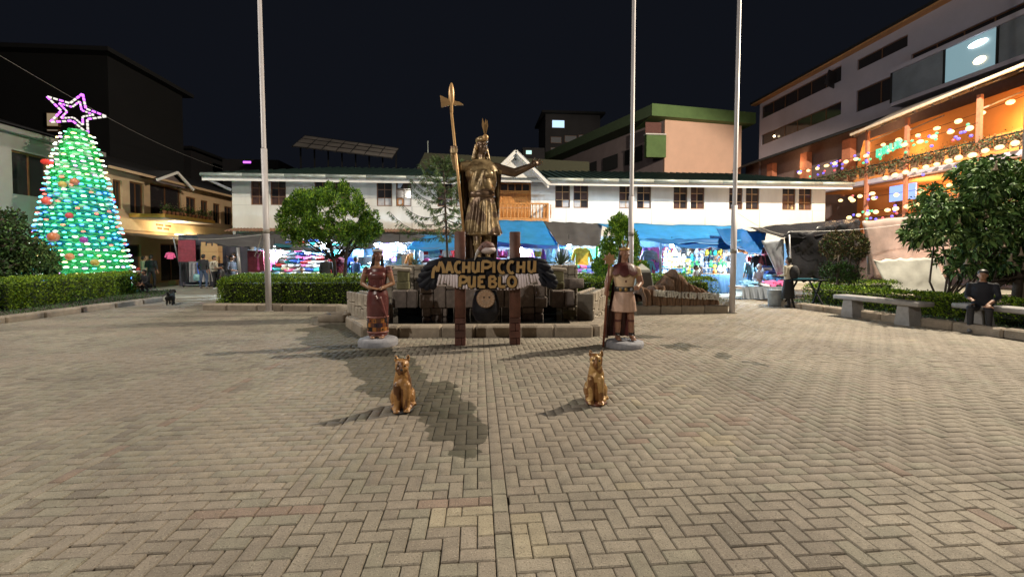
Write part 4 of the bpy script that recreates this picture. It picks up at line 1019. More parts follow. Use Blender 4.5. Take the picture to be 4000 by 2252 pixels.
for k in range(8):
    tip = [(2300, 120), (2365, 210), (2410, 290), (2455, 390), (2480, 470), (2455, 535), (2380, 520), (2290, 500)][k]; root = [(1990, 50), (2040, 100), (2080, 150), (2110, 200), (2130, 240), (2145, 280), (2160, 320), (2170, 350)][k]
    vane(s2p(*root), s2p(*tip), .125, YS0 - .025 - .006 * (k % 2), .03, M_cblue, 'dark_feather', cs)
whites = [((515, 305), (465, 500), 30), ((575, 305), (540, 480), 32), ((622, 305), (600, 455), 24), ((662, 305), (645, 485), 30), ((708, 300), (700, 505), 30), ((748, 300), (748, 525), 34), ((795, 300), (800, 535), 36),
          ((852, 525), (855, 548), 34), ((905, 455), (908, 550), 36), ((960, 450), (962, 555), 34), ((1015, 525), (1015, 556), 36), ((1060, 525), (1062, 560), 34), ((1100, 530), (1100, 566), 30),
          ((1480, 520), (1490, 570), 32), ((1528, 530), (1532, 572), 34), ((1580, 330), (1576, 455), 34), ((1625, 310), (1622, 455), 36), ((1590, 530), (1596, 570), 36), ((1645, 525), (1650, 572), 36), ((1700, 525), (1702, 566), 34), ((1800, 290), (1815, 550), 36), ((1848, 290), (1860, 540), 36), ((1890, 290), (1905, 530), 34), ((1928, 290), (1945, 510), 30), ((1965, 290), (2000, 490), 26), ((2030, 290), (2060, 450), 34), ((2080, 290), (2105, 430), 26), ((2120, 285), (2195, 490), 40), ((1750, 525), (1755, 560), 34)]
for a, b, w in whites:
    vane(s2p(*a), s2p(*b), w / 4.2933 * .644 * YS0 / 1055 * 1.35, YS0 - .022, .022, M_fw, 'white_feather', cs, 1.0)
# letters: hand-drawn strokes, dark edge behind ochre face
def ribbon(mb, pts, w, y0, y1):
    pts = [Vector(p) for p in pts]; L_, R_ = [], []
    for i, p in enumerate(pts):
        d = (pts[min(i + 1, len(pts) - 1)] - pts[max(i - 1, 0)]).normalized(); n_ = Vector((-d.y, d.x)) * w / 2; L_.append(p + n_); R_.append(p - n_)
    for i in range(len(pts) - 1):
        q = [L_[i], L_[i + 1], R_[i + 1], R_[i]]
        mb.add([(v.x, y0, v.y) for v in q] + [(v.x, y1, v.y) for v in q], [(0, 1, 2, 3), (0, 4, 5, 1), (2, 6, 7, 3), (1, 5, 6, 2), (3, 7, 4, 0)])
def arc(cx, cz, rx, rz, a0, a1, n=9): return [(cx + rx * math.cos(rad(a0 + (a1 - a0) * k / n)), cz + rz * math.sin(rad(a0 + (a1 - a0) * k / n))) for k in range(n + 1)]
GLY = {'M': [[(-.3, -.42), (-.28, .0), (-.16, .42), (-.02, .58), (.1, .42), (.2, .16)], [(.2, .16), (.36, .7), (.5, 1.02)], [(.5, 1.02), (.7, .72), (.8, .4), (.82, .02)]],
       'A': [[(.05, 0), (.42, 1)], [(.42, 1), (.85, 0)], [(.22, .33), (.66, .33)]], 'C': [arc(.52, .5, .42, .48, 55, 305)], 'H': [[(.1, 0), (.16, 1)], [(.78, 0), (.84, 1)], [(.13, .5), (.8, .5)]],
       'U': [[(.14, 1), (.1, .35), (.16, .12), (.38, .02), (.62, .1), (.76, .3), (.84, 1)], [(.84, 1), (.8, 0)]], 'P': [[(.1, 0), (.14, 1)], [(.1, .98), (.5, 1), (.86, .86), (.84, .6), (.55, .42), (.2, .42)]],
       'I': [[(.3, 0), (.3, 1)]], 'E': [[(.1, 0), (.12, 1)], [(.1, .95), (.85, .97)], [(.1, .5), (.6, .52)], [(.1, .05), (.85, .04)]], 'B': [[(.1, 0), (.12, 1)], [(.1, .97), (.6, .98), (.78, .78), (.55, .56), (.2, .54)], [(.55, .54), (.86, .32), (.7, .05), (.1, .03)]],
       'L': [[(.12, 1), (.1, 0)], [(.08, .06), (.85, .06)]], 'O': [arc(.5, .5, .42, .48, 90, 450, 14)]}
def word(txt, boxes):
    for i, (ch, (x0, x1, yt, yb)) in enumerate(zip(txt, boxes)):
        a = s2p(x0, yb); b = s2p(x1, yt)
        sx, sz = (b[0] - a[0]), (b[1] - a[1]); w = .052
        for (ww, y0, y1, m, nm) in ((w + .028, YS0 - .068, YS0 - .02, M_cond, 'letter_edge'), (w, YS0 - .082, YS0 - .06, M_let, 'letter')):
            mm = MB()
            for k, st_ in enumerate(GLY[ch]): ribbon(mm, [(a[0] + p[0] * sx, a[1] + p[1] * sz) for p in st_], ww, y0 - .0012 * k, y1)
            mm.build(nm, m, cs)
word('MACHUPICCHU', [(445, 605, 95, 285), (610, 750, 90, 280), (755, 890, 90, 275), (890, 1025, 90, 275), (1050, 1175, 90, 265), (1200, 1390, 85, 270), (1385, 1475, 85, 275), (1475, 1620, 85, 280), (1630, 1770, 85, 285), (1790, 1935, 85, 275), (1975, 2115, 75, 265)])
word('PUEBLO', [(830, 985, 335, 510), (985, 1110, 330, 515), (1150, 1285, 335, 515), (1325, 1470, 335, 515), (1490, 1620, 340, 515), (1635, 1785, 335, 510)])
# the bird's body, medallion, ruff, head and beak (facing left)
bx, bz = A(1222, 760)
o = blob([('l', [(bx, YS0 + .08, .40, .1, .06), (bx, YS0 + .07, .47, .19, .12), (bx, YS0 + .06, .62, .25, .16), (bx, YS0 + .06, .8, .24, .16), (bx, YS0 + .06, .95, .2, .11), (bx, YS0 + .06, 1.0, .18, .06)])], .016, 'body', [M_cond], cs, smooth=2)
o.location = -Vector(cs.location)
MB().tube([(bx, YS0 - .125, .87), (bx, YS0 - .165, .87)], [.165, .15], 24).build('medallion', mat('medallion_tan', (.40, .25, .15), .5, var=.2, scale=18, bump=.8, bscale=40), cs)
md = MB()
for k in range(18):
    a = 2 * math.pi * k / 18; md.box((bx + .135 * math.cos(a), YS0 - .168, .87 + .135 * math.sin(a)), (.026, .012, .026), rot=(0, a, 0))

for k in range(9): a = math.pi + math.pi * k / 8; md.bar((bx + .03 * math.cos(a), YS0 - .168, .85 + .03 * math.sin(a)), (bx + .08 * math.cos(a), YS0 - .168, .85 + .08 * math.sin(a)), .012, .012)
md.build('medallion_relief', mat('medallion_relief', (.46, .33, .23), .5, var=.2), cs)
for dx in (-.035, .06): MB().ball((bx + dx, YS0 - .166, .895), (.018, .008, .014), 8).build('medallion_eye', M_cond, cs)
hx, hz = A(1222, 616)
MB().ball((hx + .035, YS0, hz - .085), (.155, .13, .075), 14).build('neck_ruff', mat('white_ruff', (.68, .58, .58), .6, var=.1, bump=.5, bscale=30), cs, True)
M_head = mat('condor_skin', (.17, .085, .07), .55, var=.3, scale=12, bump=.6, bscale=30)
hd = blob([('e', (hx + .04, YS0 - .02, hz - .02), (.12, .1, .08)), ('e', (hx - .05, YS0 - .04, hz - .04), (.1, .075, .055), (0, -.5, 0)), ('e', (hx - .09, YS0 - .05, hz - .075), (.06, .05, .035), (0, -.5, 0)), ('e', (hx - .02, YS0 - .04, hz + .03), (.08, .035, .03), (0, -.4, 0))], .012, 'head', [M_head], cs, smooth=2); hd.location = -Vector(cs.location)
bk = blob([('c', (hx - .13, YS0 - .05, hz - .1), (hx - .155, YS0 - .05, hz - .15), .035, .03), ('c', (hx - .155, YS0 - .05, hz - .15), (hx - .2, YS0 - .05, hz - .27), .03, .008)], .01, 'beak', [mat('beak_horn', (.42, .38, .36), .4, var=.2)], cs, smooth=1); bk.location = -Vector(cs.location)
MB().ball((hx - .06, YS0 - .105, hz - .03), (.018, .012, .016), 8).build('eye', M_cond, cs)

# ================================================================== SMALL MONUMENTS
M_ob = mat('pale_concrete', (.36, .37, .33), .85, var=.15, scale=3, bump=.2)
ob = thing('obelisk', 'pale blunt obelisk with a dark plaque behind the warrior', 'monument', (5.1, 12.6, 0))
MB().add([(4.72, 12.45, .15), (5.5, 12.45, .15), (5.5, 12.95, .15), (4.72, 12.95, .15), (4.86, 12.5, 1.2), (5.27, 12.5, 1.2), (5.27, 12.85, 1.2), (4.86, 12.85, 1.2), (5.06, 12.67, 1.4)], [(0, 1, 5, 4), (1, 2, 6, 5), (2, 3, 7, 6), (3, 0, 4, 7), (4, 5, 8), (5, 6, 8), (6, 7, 8), (7, 4, 8)]).build('shaft', M_ob, ob)
MB().add([(5.0, 12.47, .66), (5.34, 12.47, .66), (5.27, 12.475, 1.12), (5.0, 12.475, 1.12), (5.0, 12.52, .66), (5.34, 12.52, .66), (5.27, 12.52, 1.12), (5.0, 12.52, 1.12)], [(0, 1, 2, 3), (0, 4, 5, 1), (1, 5, 6, 2), (2, 6, 7, 3), (3, 7, 4, 0)]).build('plaque', mat('dark_plaque', (.07, .065, .055), .5), ob)
# brown rock with white letters
M_rock = mat('brown_rock', (.15, .085, .048), .85, var=.5, scale=5, stretch=(3.2, 3.2, .5), bump=1, bscale=9)
rk = thing('rock_sign', 'brown ridged rock shaped like a mountain with white letters', 'rock', (5.8, 11.9, .24))
prof = [(-1.2, .3), (-1.15, .48), (-1.02, .52), (-.95, .32), (-.85, .34), (-.78, .5), (-.55, .52), (-.42, .7), (-.3, .85), (-.16, .98), (-.05, .94), (.1, .8), (.22, .62), (.36, .55), (.55, .46), (.75, .4), (.95, .28), (1.08, .14), (1.15, .02)]
def prof_h(x):
    for (a, b), (c, d) in zip(prof[:-1], prof[1:]):
        if a <= x <= c: return b + (d - b) * (x - a) / (c - a)
    return .02
def rockp(u, v):
    x = -1.2 + 2.35 * u; H_ = prof_h(x); ph = v * math.pi; rid = .075 * math.sin(x * 31 + 3 * noise.noise(Vector((x * 3, v * 3, 1)))) + .05 * noise.noise(Vector((x * 11, v * 4, 7)))
    y = -math.cos(ph) * (.34 + .5 * min(H_, .5)) * (1 - .15 * math.sin(ph)); z = H_ * math.sin(ph) ** .55
    return (x, y - rid * math.sin(ph) - rid * .6 * (1 if v < .5 else 0), z + rid * .3 * math.sin(ph))
MB().grid(rockp, 110, 26).build('rock_body', M_rock, rk, True, local=True, fix=True)
M_wl = mat('white_letter_paint', (.62, .6, .54), .7, var=.25, scale=14)
GL2 = {'M': [[(0, 0), (.1, 1), (.45, .4), (.8, 1), (.9, 0)]], 'A': GLY['A'], 'C': GLY['C'], 'H': GLY['H'], 'U': [[(.1, 1), (.12, .2), (.45, 0), (.8, .2), (.82, 1)]], 'P': GLY['P'], 'I': GLY['I'], 'E': GLY['E'], 'B': GLY['B'], 'L': GLY['L'], 'O': GLY['O']}
t_ = 'MACHUPICCHU PUEBLO'
for i, ch in enumerate(t_):
    if ch == ' ': continue
    x0 = -.86 + i * .105; z0 = .26 - .007 * i + rg.uniform(-.012, .012)
    mm = MB(); yy = -(.34 + .5 * min(prof_h(x0 + .04), .5)) - .085
    for k, st_ in enumerate(GL2[ch]):
        ribbon(mm, [(x0 + p[0] * .082, z0 + p[1] * .17) for p in st_], .022, yy - .001 * k, yy + .2)
    o = mm.build('letter', M_wl, rk, local=True)
# low hollow stone block on the paving
hb = thing('stone_trough', 'low hollow stone block on the paving left of the fountain', 'stone trough', (-3.55, 10.75, 0), rad(-6))
for (a, b, c, d) in ((-.32, .32, -.3, -.14), (-.32, .32, .16, .3), (-.32, -.18, -.135, .155), (.18, .32, -.135, .155)):
    MB().span(a, b, c, d, 0, .19, bev=.03).build('side_stone', M_kerb, hb, True, local=True)
MB().span(-.18, .18, -.14, .16, 0, .06).build('bottom', M_mort, hb, local=True)
# concrete benches
M_bench = mat('grey_concrete', (.27, .26, .255), .85, var=.2, scale=4, bump=.3)
def bench(label, x, y, rz):
    t = thing('bench', label, 'bench', (x, y, 0), rz, 'concrete benches along the right bed')
    MB().span(-1.05, 1.05, -.24, .24, .46, .57, bev=.02).build('seat', M_bench, t, True, local=True)
    for s_ in (-1, 1):
        sx = s_ * .68
        MB().add([(sx - .17, -.19, 0), (sx + .17, -.19, 0), (sx + .17, .19, 0), (sx - .17, .19, 0), (sx - .12, -.17, .456), (sx + .12, -.17, .456), (sx + .12, .17, .456), (sx - .12, .17, .456)], [(0, 1, 5, 4), (1, 2, 6, 5), (2, 3, 7, 6), (3, 0, 4, 7), (4, 5, 6, 7)]).build('leg', M_bench, t, local=True)
bench('empty pale concrete bench at the edge of the right bed', 10.05, 9.75, rad(95))
bench('shaded concrete bench under the person in dark clothes', 11.0, 7.6, rad(98))
# ================================================================== STATUES
def npn(co, sc, amp, seed=0):
    return np.array([noise.noise(Vector((c[0] * sc, c[1] * sc, c[2] * sc + seed * 7))) for c in co]) * amp
def hand(side, w, d, r=.03, up=(0, 0, 1), spread=.9, curl=0., s=1.):
    """palm and five unequal fingers from the wrist w along direction d"""
    d = Vector(d).normalized(); u = Vector(up); lat = d.cross(u).normalized(); pn = lat.cross(d)
    w = Vector(w); sh = [('e', w + d * .05 * s, (r * 1.5 * s, r * 1.5 * s, r * 1.5 * s))]
    for k, (o, L) in enumerate(((-.033, .062), (-.011, .078), (.011, .083), (.033, .072))):
        a = w + d * .085 * s + lat * o * s * 1.1; m = a + (d + lat * o * 6 * spread).normalized() * L * .55 * s - pn * curl * .02 * s; e = m + (d * (1 - curl) - pn * curl).normalized() * L * .5 * s
        sh += [('c', a, m, .011 * s, .010 * s), ('c', m, e, .010 * s, .008 * s)]
    a = w + d * .03 * s + lat * -.04 * s; m = a + (d * .6 - lat * .8).normalized() * .045 * s
    sh += [('c', a, m, .013 * s, .011 * s), ('c', m, m + (d * .9 - lat * .3).normalized() * .035 * s, .011 * s, .009 * s)]
    return sh
def fist(c, r=.045):
    c = Vector(c); sh = [('e', c, (r, r * .9, r * 1.1))]
    for k in range(4): sh.append(('c', c + Vector((-r * .7, -r * .75, r * (.75 - .5 * k))), c + Vector((r * .6, -r * .95, r * (.75 - .5 * k))), r * .27, r * .25))
    sh.append(('c', c + Vector((r * .8, -r * .4, r * .2)), c + Vector((r * .1, -r * 1.0, r * 1.0)), r * .27, r * .22))
    return sh
def headshapes(c, s=1., turn=0.):
    """skull, jaw, nose, brow, lips, ears; faces -y before the turn"""
    R = Matrix.Rotation(turn, 3, 'Z'); c = Vector(c)
    q = lambda x, y, z: c + R @ Vector((x * s, y * s, z * s))
    E_ = lambda x, y, z, a, b, d: ('e', q(x, y, z), (a * s, b * s, d * s), (0, 0, turn))
    return [E_(0, .01, .03, .078, .095, .09), E_(0, -.02, -.035, .062, .075, .075), E_(0, -.06, -.085, .03, .03, .025), ('c', q(0, -.095, .02), q(0, -.118, -.025), .010 * s, .017 * s),
            E_(-.032, -.082, .032, .024, .014, .01), E_(.032, -.082, .032, .024, .014, .01), E_(0, -.093, -.055, .024, .014, .009), E_(0, -.09, -.07, .02, .014, .008),
            E_(-.04, -.07, -.02, .022, .02, .02), E_(.04, -.07, -.02, .022, .02, .02), E_(-.078, .01, -.005, .012, .02, .032), E_(.078, .01, -.005, .012, .02, .032)]

# ---- pumas -----------------------------------------------------------
def puma(label, loc, rz, mats, streak):
    t = thing('puma_statue', label, 'cat statue', loc, rz, 'seated puma statues')
    sh = [('l', [(0, .06, .03, .1, .13), (0, .05, .12, .105, .135), (0, .03, .22, .098, .11), (0, .0, .32, .088, .085), (0, -.015, .39, .07, .068), (0, -.02, .43, .06, .06)]),
          ('e', (-.075, .07, .11), (.06, .11, .1)), ('e', (.075, .07, .11), (.06, .11, .1)),
          ('e', (-.085, -.03, .045), (.035, .08, .03)), ('e', (.085, -.03, .045), (.035, .08, .03)),
          ('e', (0, -.055, .29), (.07, .045, .07)), ('c', (-.05, -.07, .27), (-.048, -.085, .05), .04, .033), ('c', (.05, -.07, .27), (.048, -.085, .05), .04, .033),
          ('e', (-.05, -.105, .03), (.037, .05, .024)), ('e', (.05, -.105, .03), (.037, .05, .024)),
          ('e', (0, -.03, .475), (.075, .076, .07)), ('e', (-.03, -.07, .445), (.038, .035, .036)), ('e', (.03, -.07, .445), (.038, .035, .036)), ('e', (0, -.085, .43), (.032, .035, .026)), ('e', (0, -.075, .405), (.03, .03, .018)),
          ('c', (0, -.075, .52), (0, -.108, .455), .014, .017), ('c', (-.055, -.02, .53), (-.062, -.025, .568), .026, .014), ('c', (.055, -.02, .53), (.062, -.025, .568), .026, .014),
          ('c', (.09, .12, .05), (.12, .02, .04), .025, .022)]
    for s_ in (-1, 1):
        for k in (-1, 0, 1): sh.append(('c', (s_ * .05 + k * .02, -.115, .035), (s_ * .05 + k * .021, -.148, .022), .013, .012))
    def dfm(co): co[:, :2] *= (1 + npn(co, 14, .05))[:, None]; return co
    def pick(c):
        v = npn(c * np.array([1, 1, .35]), 18, 1, streak)
        m = np.where(v > .17, 1, 0)
        m[(np.abs(c[:, 0]) < .014) & (c[:, 1] < -.09) & (c[:, 2] > .4)] = 1
        m[(np.abs(c[:, 0]) < .012) & (c[:, 1] < -.07) & (c[:, 2] < .24)] = 1
        m[(c[:, 2] < .012)] = 2
        return m
    b = blob(sh, .0065, 'body', mats, t, pick, 2, dfm)
    for s_ in (-1, 1):
        MB().ball((s_ * .034, -.1, .482), (.011, .007, .008), 8).build('eye', M_cond, t, True, local=True)
        MB().add([(s_ * .048, -.046, .545), (s_ * .074, -.04, .548), (s_ * .062, -.036, .574)], [(0, 1, 2)]).build('ear_hollow', mats[2], t, local=True)
    MB().ball((0, -.122, .448), (.016, .012, .012), 8).build('nose', mats[2], t, True, local=True)
    MB().lathe([(.13, 0), (.135, .012), (.125, .026)], (0, -.01, 0), 20, sx=.9, sy=1.15).build('base', mats[3], t, True, local=True)
G1 = mat('worn_gold_paint', (.36, .16, .045), .3, var=.3, scale=14, col2=(.46, .25, .09), bump=.5, bscale=40, metal=.05)
G2 = mat('brown_gold_paint', (.13, .055, .02), .3, var=.3, scale=14, bump=.35, bscale=40)
G3 = mat('bright_gold_paint', (.44, .24, .075), .2, var=.25, scale=14, col2=(.56, .35, .14), bump=.45, bscale=40, metal=.15)
G4 = mat('old_gold_paint', (.2, .09, .03), .24, var=.3, scale=14, bump=.45, bscale=40, metal=.1)
B1 = mat('black_paint', (.012, .011, .012), .5); RB = mat('oxide_base', (.13, .045, .025), .4, var=.2)
puma('left puma statue, worn orange gold paint, with black paw tips', (-.80, 4.46, .002), rad(6), [G1, G2, B1, B1], 1)
puma('right puma statue, bright gold paint, casting a clear shadow', (1.295, 4.52, .002), rad(-14), [G3, G4, G4, RB], 2)

# ---- woman in maroon -----------------------------------------------
MR = mat('maroon_gloss', (.115, .035, .034), .3, var=.25, scale=5, bump=.1, bscale=12)
MS = mat('painted_skin_tan', (.26, .135, .075), .38, var=.2, scale=8)
MSb = mat('painted_skin_brown', (.17, .075, .05), .35, var=.2, scale=8)
MH = mat('black_painted_hair', (.02, .016, .018), .4, var=.2)
MP = mat('pink_trim', (.38, .16, .13), .4)
M_base = mat('grey_plinth', (.27, .27, .30), .7, var=.25, scale=8, bump=.5, bscale=20)
wo = thing('woman_statue', 'painted statue of a woman in a maroon dress with patchwork hem', 'statue', (-1.83, 7.8, 0), rad(4))
sk = [(0, 0, .17, .165, .15), (0, 0, .3, .172, .15), (0, 0, .55, .185, .155), (0, .0, .75, .195, .16), (0, .01, .92, .185, .15), (0, .01, 1.04, .15, .12), (0, .01, 1.15, .16, .125), (0, .01, 1.28, .18, .12), (0, .01, 1.38, .185, .1), (0, .01, 1.42, .15, .08), (0, .01, 1.44, .06, .05)]
sh = [('l', sk), ('e', (0, -.07, 1.26), (.15, .07, .08)), ('c', (0, .0, 1.42), (0, -.005, 1.54), .05, .046),
      ('c', (-.2, .01, 1.38), (-.265, .01, 1.12), .055, .045), ('c', (-.265, .01, 1.12), (-.1, -.17, 1.045), .043, .034), ('c', (.2, .01, 1.38), (.265, .01, 1.12), .055, .045), ('c', (.265, .01, 1.12), (.1, -.17, 1.045), .043, .034),
      ('c', (.06, -.14, .86), (.17, -.13, .52), .03, .02), ('c', (-.02, -.155, .9), (.13, -.14, .6), .022, .02),
      ('e', (-.07, -.1, .16), (.055, .11, .04)), ('e', (.08, -.1, .16), (.055, .11, .04))]
sh += headshapes((0.01, .0, 1.635), .97, rad(24))
sh += hand(-1, (-.11, -.165, 1.045), (1, -.25, 0), .022, (0, -.3, 1), .3, .2, .8) + hand(1, (.12, -.165, 1.04), (-1, -.25, -.05), .022, (0, -.3, 1), .3, .2, .8)
def dfm(co):
    a = np.arctan2(co[:, 1], co[:, 0]); k = np.clip((co[:, 2] - 1.02) / .1, 0, 1) * np.clip((1.26 - co[:, 2]) / .1, 0, 1)
    k2 = np.clip((.95 - co[:, 2]) / .3, 0, 1) * np.clip((co[:, 2] - .45) / .1, 0, 1)
    f = 1 + .035 * k * np.sin(a * 22) * (np.abs(co[:, 0]) < .14) + .012 * k2 * np.sin(a * 7 + co[:, 2] * 6)
    co[:, :2] *= f[:, None]; return co
def pick(c):
    m = np.zeros(len(c), int); ax = np.abs(c[:, 0])
    m[c[:, 2] > 1.47] = 1
    m[(c[:, 2] > 1.40) & (ax < .085) & (c[:, 1] < -.02)] = 1
    arm = ((ax > .2) | ((ax > .165) & (c[:, 2] < 1.3))) & (c[:, 2] > 1.0) & (c[:, 2] < 1.33)
    m[arm] = 1; m[(c[:, 2] > .99) & (c[:, 2] < 1.1) & (c[:, 1] < -.12)] = 1
    m[(ax > .19) & (c[:, 2] > 1.27) & (c[:, 2] < 1.36) & (np.sin(c[:, 2] * 90) > 0)] = 2
    m[(c[:, 2] < .185) & (c[:, 1] < -.1)] = 1
    face = (c[:, 2] > 1.52); m[face] = 3
    return m
blob(sh, .0095, 'body', [MR, MS, MP, MSb], wo, pick, 2, dfm)
hr = [('e', (.01, .025, 1.685), (.09, .1, .075)), ('e', (.0, .06, 1.63), (.085, .07, .1)), ('c', (-.06, .06, 1.58), (-.1, .07, 1.42), .04, .035), ('c', (-.1, .07, 1.42), (-.17, .04, 1.33), .035, .02), ('c', (.07, .06, 1.6), (.08, .07, 1.42), .035, .03)]
blob(hr, .011, 'hair', [MH], wo, None, 2)
MB().lathe([(.097, 0), (.101, .02), (.093, .045)], (.01, .012, 1.695), 20, sx=.95, sy=1.05).build('headband', mat('pale_headband', (.42, .40, .40), .4, var=.2), wo, True, local=True)
MB().ball((-.075, -.02, 1.6), (.018, .02, .03), 8).build('ear_disc', mat('silver_ear_disc', (.5, .47, .45), .3), wo, True, local=True)
for z, r in ((.505, 1.02), (.235, 1.0)):
    MB().lathe([(.181 * r, 0), (.192 * r, .008), (.192 * r, .016), (.181 * r, .024)], (0, 0, z), 32, sx=1, sy=.86).build('hem_trim', MP, wo, True, local=True)
PT = [mat('patch_' + n, c, .4, var=.25, scale=20) for n, c in (('black', (.012, .009, .011)), ('rust', (.23, .065, .02)), ('orange', (.36, .14, .035)), ('brown', (.14, .055, .035)), ('plum', (.05, .025, .04)))]
pm = MB(); r2 = random.Random(9); nA = 16
for i in range(nA):
    z = .262; k = 0
    while z < .5:
        h = [.08, .075, .083][k % 3]; a0, a1 = 2 * math.pi * (i + .5 * (k % 2)) / nA, 2 * math.pi * (i + 1 + .5 * (k % 2)) / nA; m = r2.randrange(5)
        rr = lambda a, z_: (.188 * math.cos(a), .163 * math.sin(a), z_)
        pm.add([rr(a0 + .012, z + .002), rr(a1 - .012, z + .002), rr(a1 - .012, z + h - .003), rr(a0 + .012, z + h - .003)], [(0, 1, 2, 3)], m)
        am, zm = (a0 + a1) / 2, z + h / 2
        if r2.random() < .6:
            q = lambda a, z_: (.191 * math.cos(a), .166 * math.sin(a), z_); m2 = r2.choice([k_ for k_ in range(5) if k_ != m])
            pm.add([q(am - .1, zm), q(am, zm - .025), q(am + .1, zm), q(am, zm + .025)], [(0, 1, 2, 3)], m2)
        z += h; k += 1
pm.build('patchwork_hem', PT, wo, local=True)
def plinth(par, rx, ry, h, seed):
    m = MB(); n = 22; vs = []
    for z, s_ in ((0, 1.0), (h * .55, 1.03), (h * .9, .95), (h, .84)):
        for k in range(n):
            a = 2 * math.pi * k / n; w = 1 + .09 * noise.noise(Vector((math.cos(a) * 2, math.sin(a) * 2, seed + z * 3))); vs.append((rx * s_ * w * math.cos(a), ry * s_ * w * math.sin(a) - .02, z))
    fs = [(i * n + k, i * n + (k + 1) % n, (i + 1) * n + (k + 1) % n, (i + 1) * n + k) for i in range(3) for k in range(n)] + [tuple(range(3 * n, 4 * n))]
    m.add(vs, fs).build('plinth', M_base, par, True, local=True)
plinth(wo, .35, .3, .14, 3)

# ---- warrior ---------------------------------------------------------
TN = mat('cream_tunic', (.58, .42, .27), .5, var=.14, scale=5); TP = mat('pink_tunic', (.50, .33, .25), .5, var=.12, scale=5)
DR = mat('dark_red_cloak', (.085, .022, .02), .35, var=.3, scale=6, bump=.2, bscale=14); GO = mat('dull_gold', (.36, .22, .07), .4, var=.25, metal=.3)
WS = mat('warrior_skin', (.27, .135, .085), .45, var=.2, scale=8)
wa = thing('warrior_statue', 'painted warrior statue in a cream tunic holding a star mace', 'statue', (2.6, 7.3, 0), rad(-6))
b0 = .12
sh = [('l', [(0, .0, .63, .225, .16), (0, 0, .8, .205, .15), (0, 0, 1.0, .165, .125), (0, 0, 1.06, .16, .12), (0, 0, 1.2, .19, .13), (0, 0, 1.36, .205, .115), (0, .01, 1.43, .15, .09), (0, .01, 1.47, .07, .06)]),
      ('c', (0, .01, 1.45), (0, .0, 1.58), .062, .055), 
      ('c', (-.22, .0, 1.37), (-.30, .0, 1.14), .07, .055), ('c', (-.30, .0, 1.14), (-.335, -.12, .98), .052, .04),
      ('c', (.22, .0, 1.37), (.30, .03, 1.14), .07, .055), ('c', (.30, .03, 1.14), (.2, -.12, 1.06), .052, .042),
      ('c', (-.10, .0, .74), (-.105, -.01, .46), .075, .058), ('c', (-.105, -.01, .46), (-.11, .02, .2), .056, .04), ('e', (-.106, .02, .38), (.055, .06, .1)),
      ('c', (.10, .0, .74), (.12, -.03, .46), .075, .058), ('c', (.12, -.03, .46), (.13, .01, .2), .056, .04), ('e', (.125, .01, .38), (.055, .06, .1)),
      ('e', (-.115, -.05, .165), (.05, .115, .045)), ('e', (.14, -.05, .165), (.05, .115, .045))]
for s_, ox in ((-1, -.115), (1, .14)):
    for k in range(5): sh.append(('e', (ox + (k - 2) * .018, -.16 + abs(k - 2) * .008, .145), (.012, .02, .014)))
sh += headshapes((.0, -.01, 1.665), 1.0, rad(20)) + fist((-.34, -.15, .97), .048) + fist((.17, -.15, 1.06), .044)
def pick(c):
    m = np.full(len(c), 0); ax = np.abs(c[:, 0])
    m[(c[:, 2] < 1.02)] = 1; m[(c[:, 2] < .628)] = 2; m[(c[:, 2] > 1.455) & (ax < .12)] = 2
    arm = ((ax > .225) & (c[:, 2] < 1.3)) | ((ax > .24)); m[arm & (c[:, 2] < 1.27) & (c[:, 2] > .88)] = 2
    m[(c[:, 1] < -.145) & (c[:, 2] > .9) & (c[:, 2] < 1.13) & (ax > .1)] = 2
    m[(c[:, 2] > .455) & (c[:, 2] < .49)] = 3; m[(c[:, 2] > .205) & (c[:, 2] < .25)] = 4
    m[(np.abs(c[:, 0] - .0) < .018) & (np.abs(c[:, 2] - 1.17) < .018) & (c[:, 1] < -.08)] = 3
    return m
def dfm(co):
    a = np.arctan2(co[:, 1], co[:, 0]); k = np.clip((1.0 - co[:, 2]) / .2, 0, 1) * (co[:, 2] > .62) * (np.abs(co[:, 0]) < .24)
    co[:, :2] *= (1 + .02 * k * np.sin(a * 9))[:, None]; return co
blob(sh, .0095, 'body', [TN, TP, WS, DR, MH], wa, pick, 2, dfm)
blob([('e', (.0, .02, 1.72), (.09, .1, .06)), ('e', (-.01, .055, 1.66), (.09, .075, .1)), ('c', (-.07, .04, 1.64), (-.085, .04, 1.46), .035, .03), ('c', (.06, .06, 1.64), (.075, .06, 1.46), .03, .028), ('c', (0, .08, 1.65), (0, .09, 1.45), .06, .05)], .011, 'hair', [MH], wa, None, 2)
MB().lathe([(.095, 0), (.1, .02), (.093, .045)], (0, .005, 1.715), 20, sx=.93, sy=1.05).build('headband', GO, wa, True, local=True)
for k, (dx, tip) in enumerate(((-.02, (-.045, 1.92)), (.02, (.055, 1.90)))):
    MB().add([(dx - .012, -.07, 1.75), (dx + .012, -.07, 1.75), (tip[0] + .012, -.06, 1.86), (tip[0] - .02, -.06, 1.86), (tip[0], -.05, tip[1]), (dx, -.055, 1.75), (tip[0], -.045, 1.86)], [(0, 1, 2, 3), (3, 2, 4), (0, 3, 6, 5), (1, 5, 6, 2), (3, 4, 6), (2, 6, 4)]).build('feather', GO, wa, local=True)
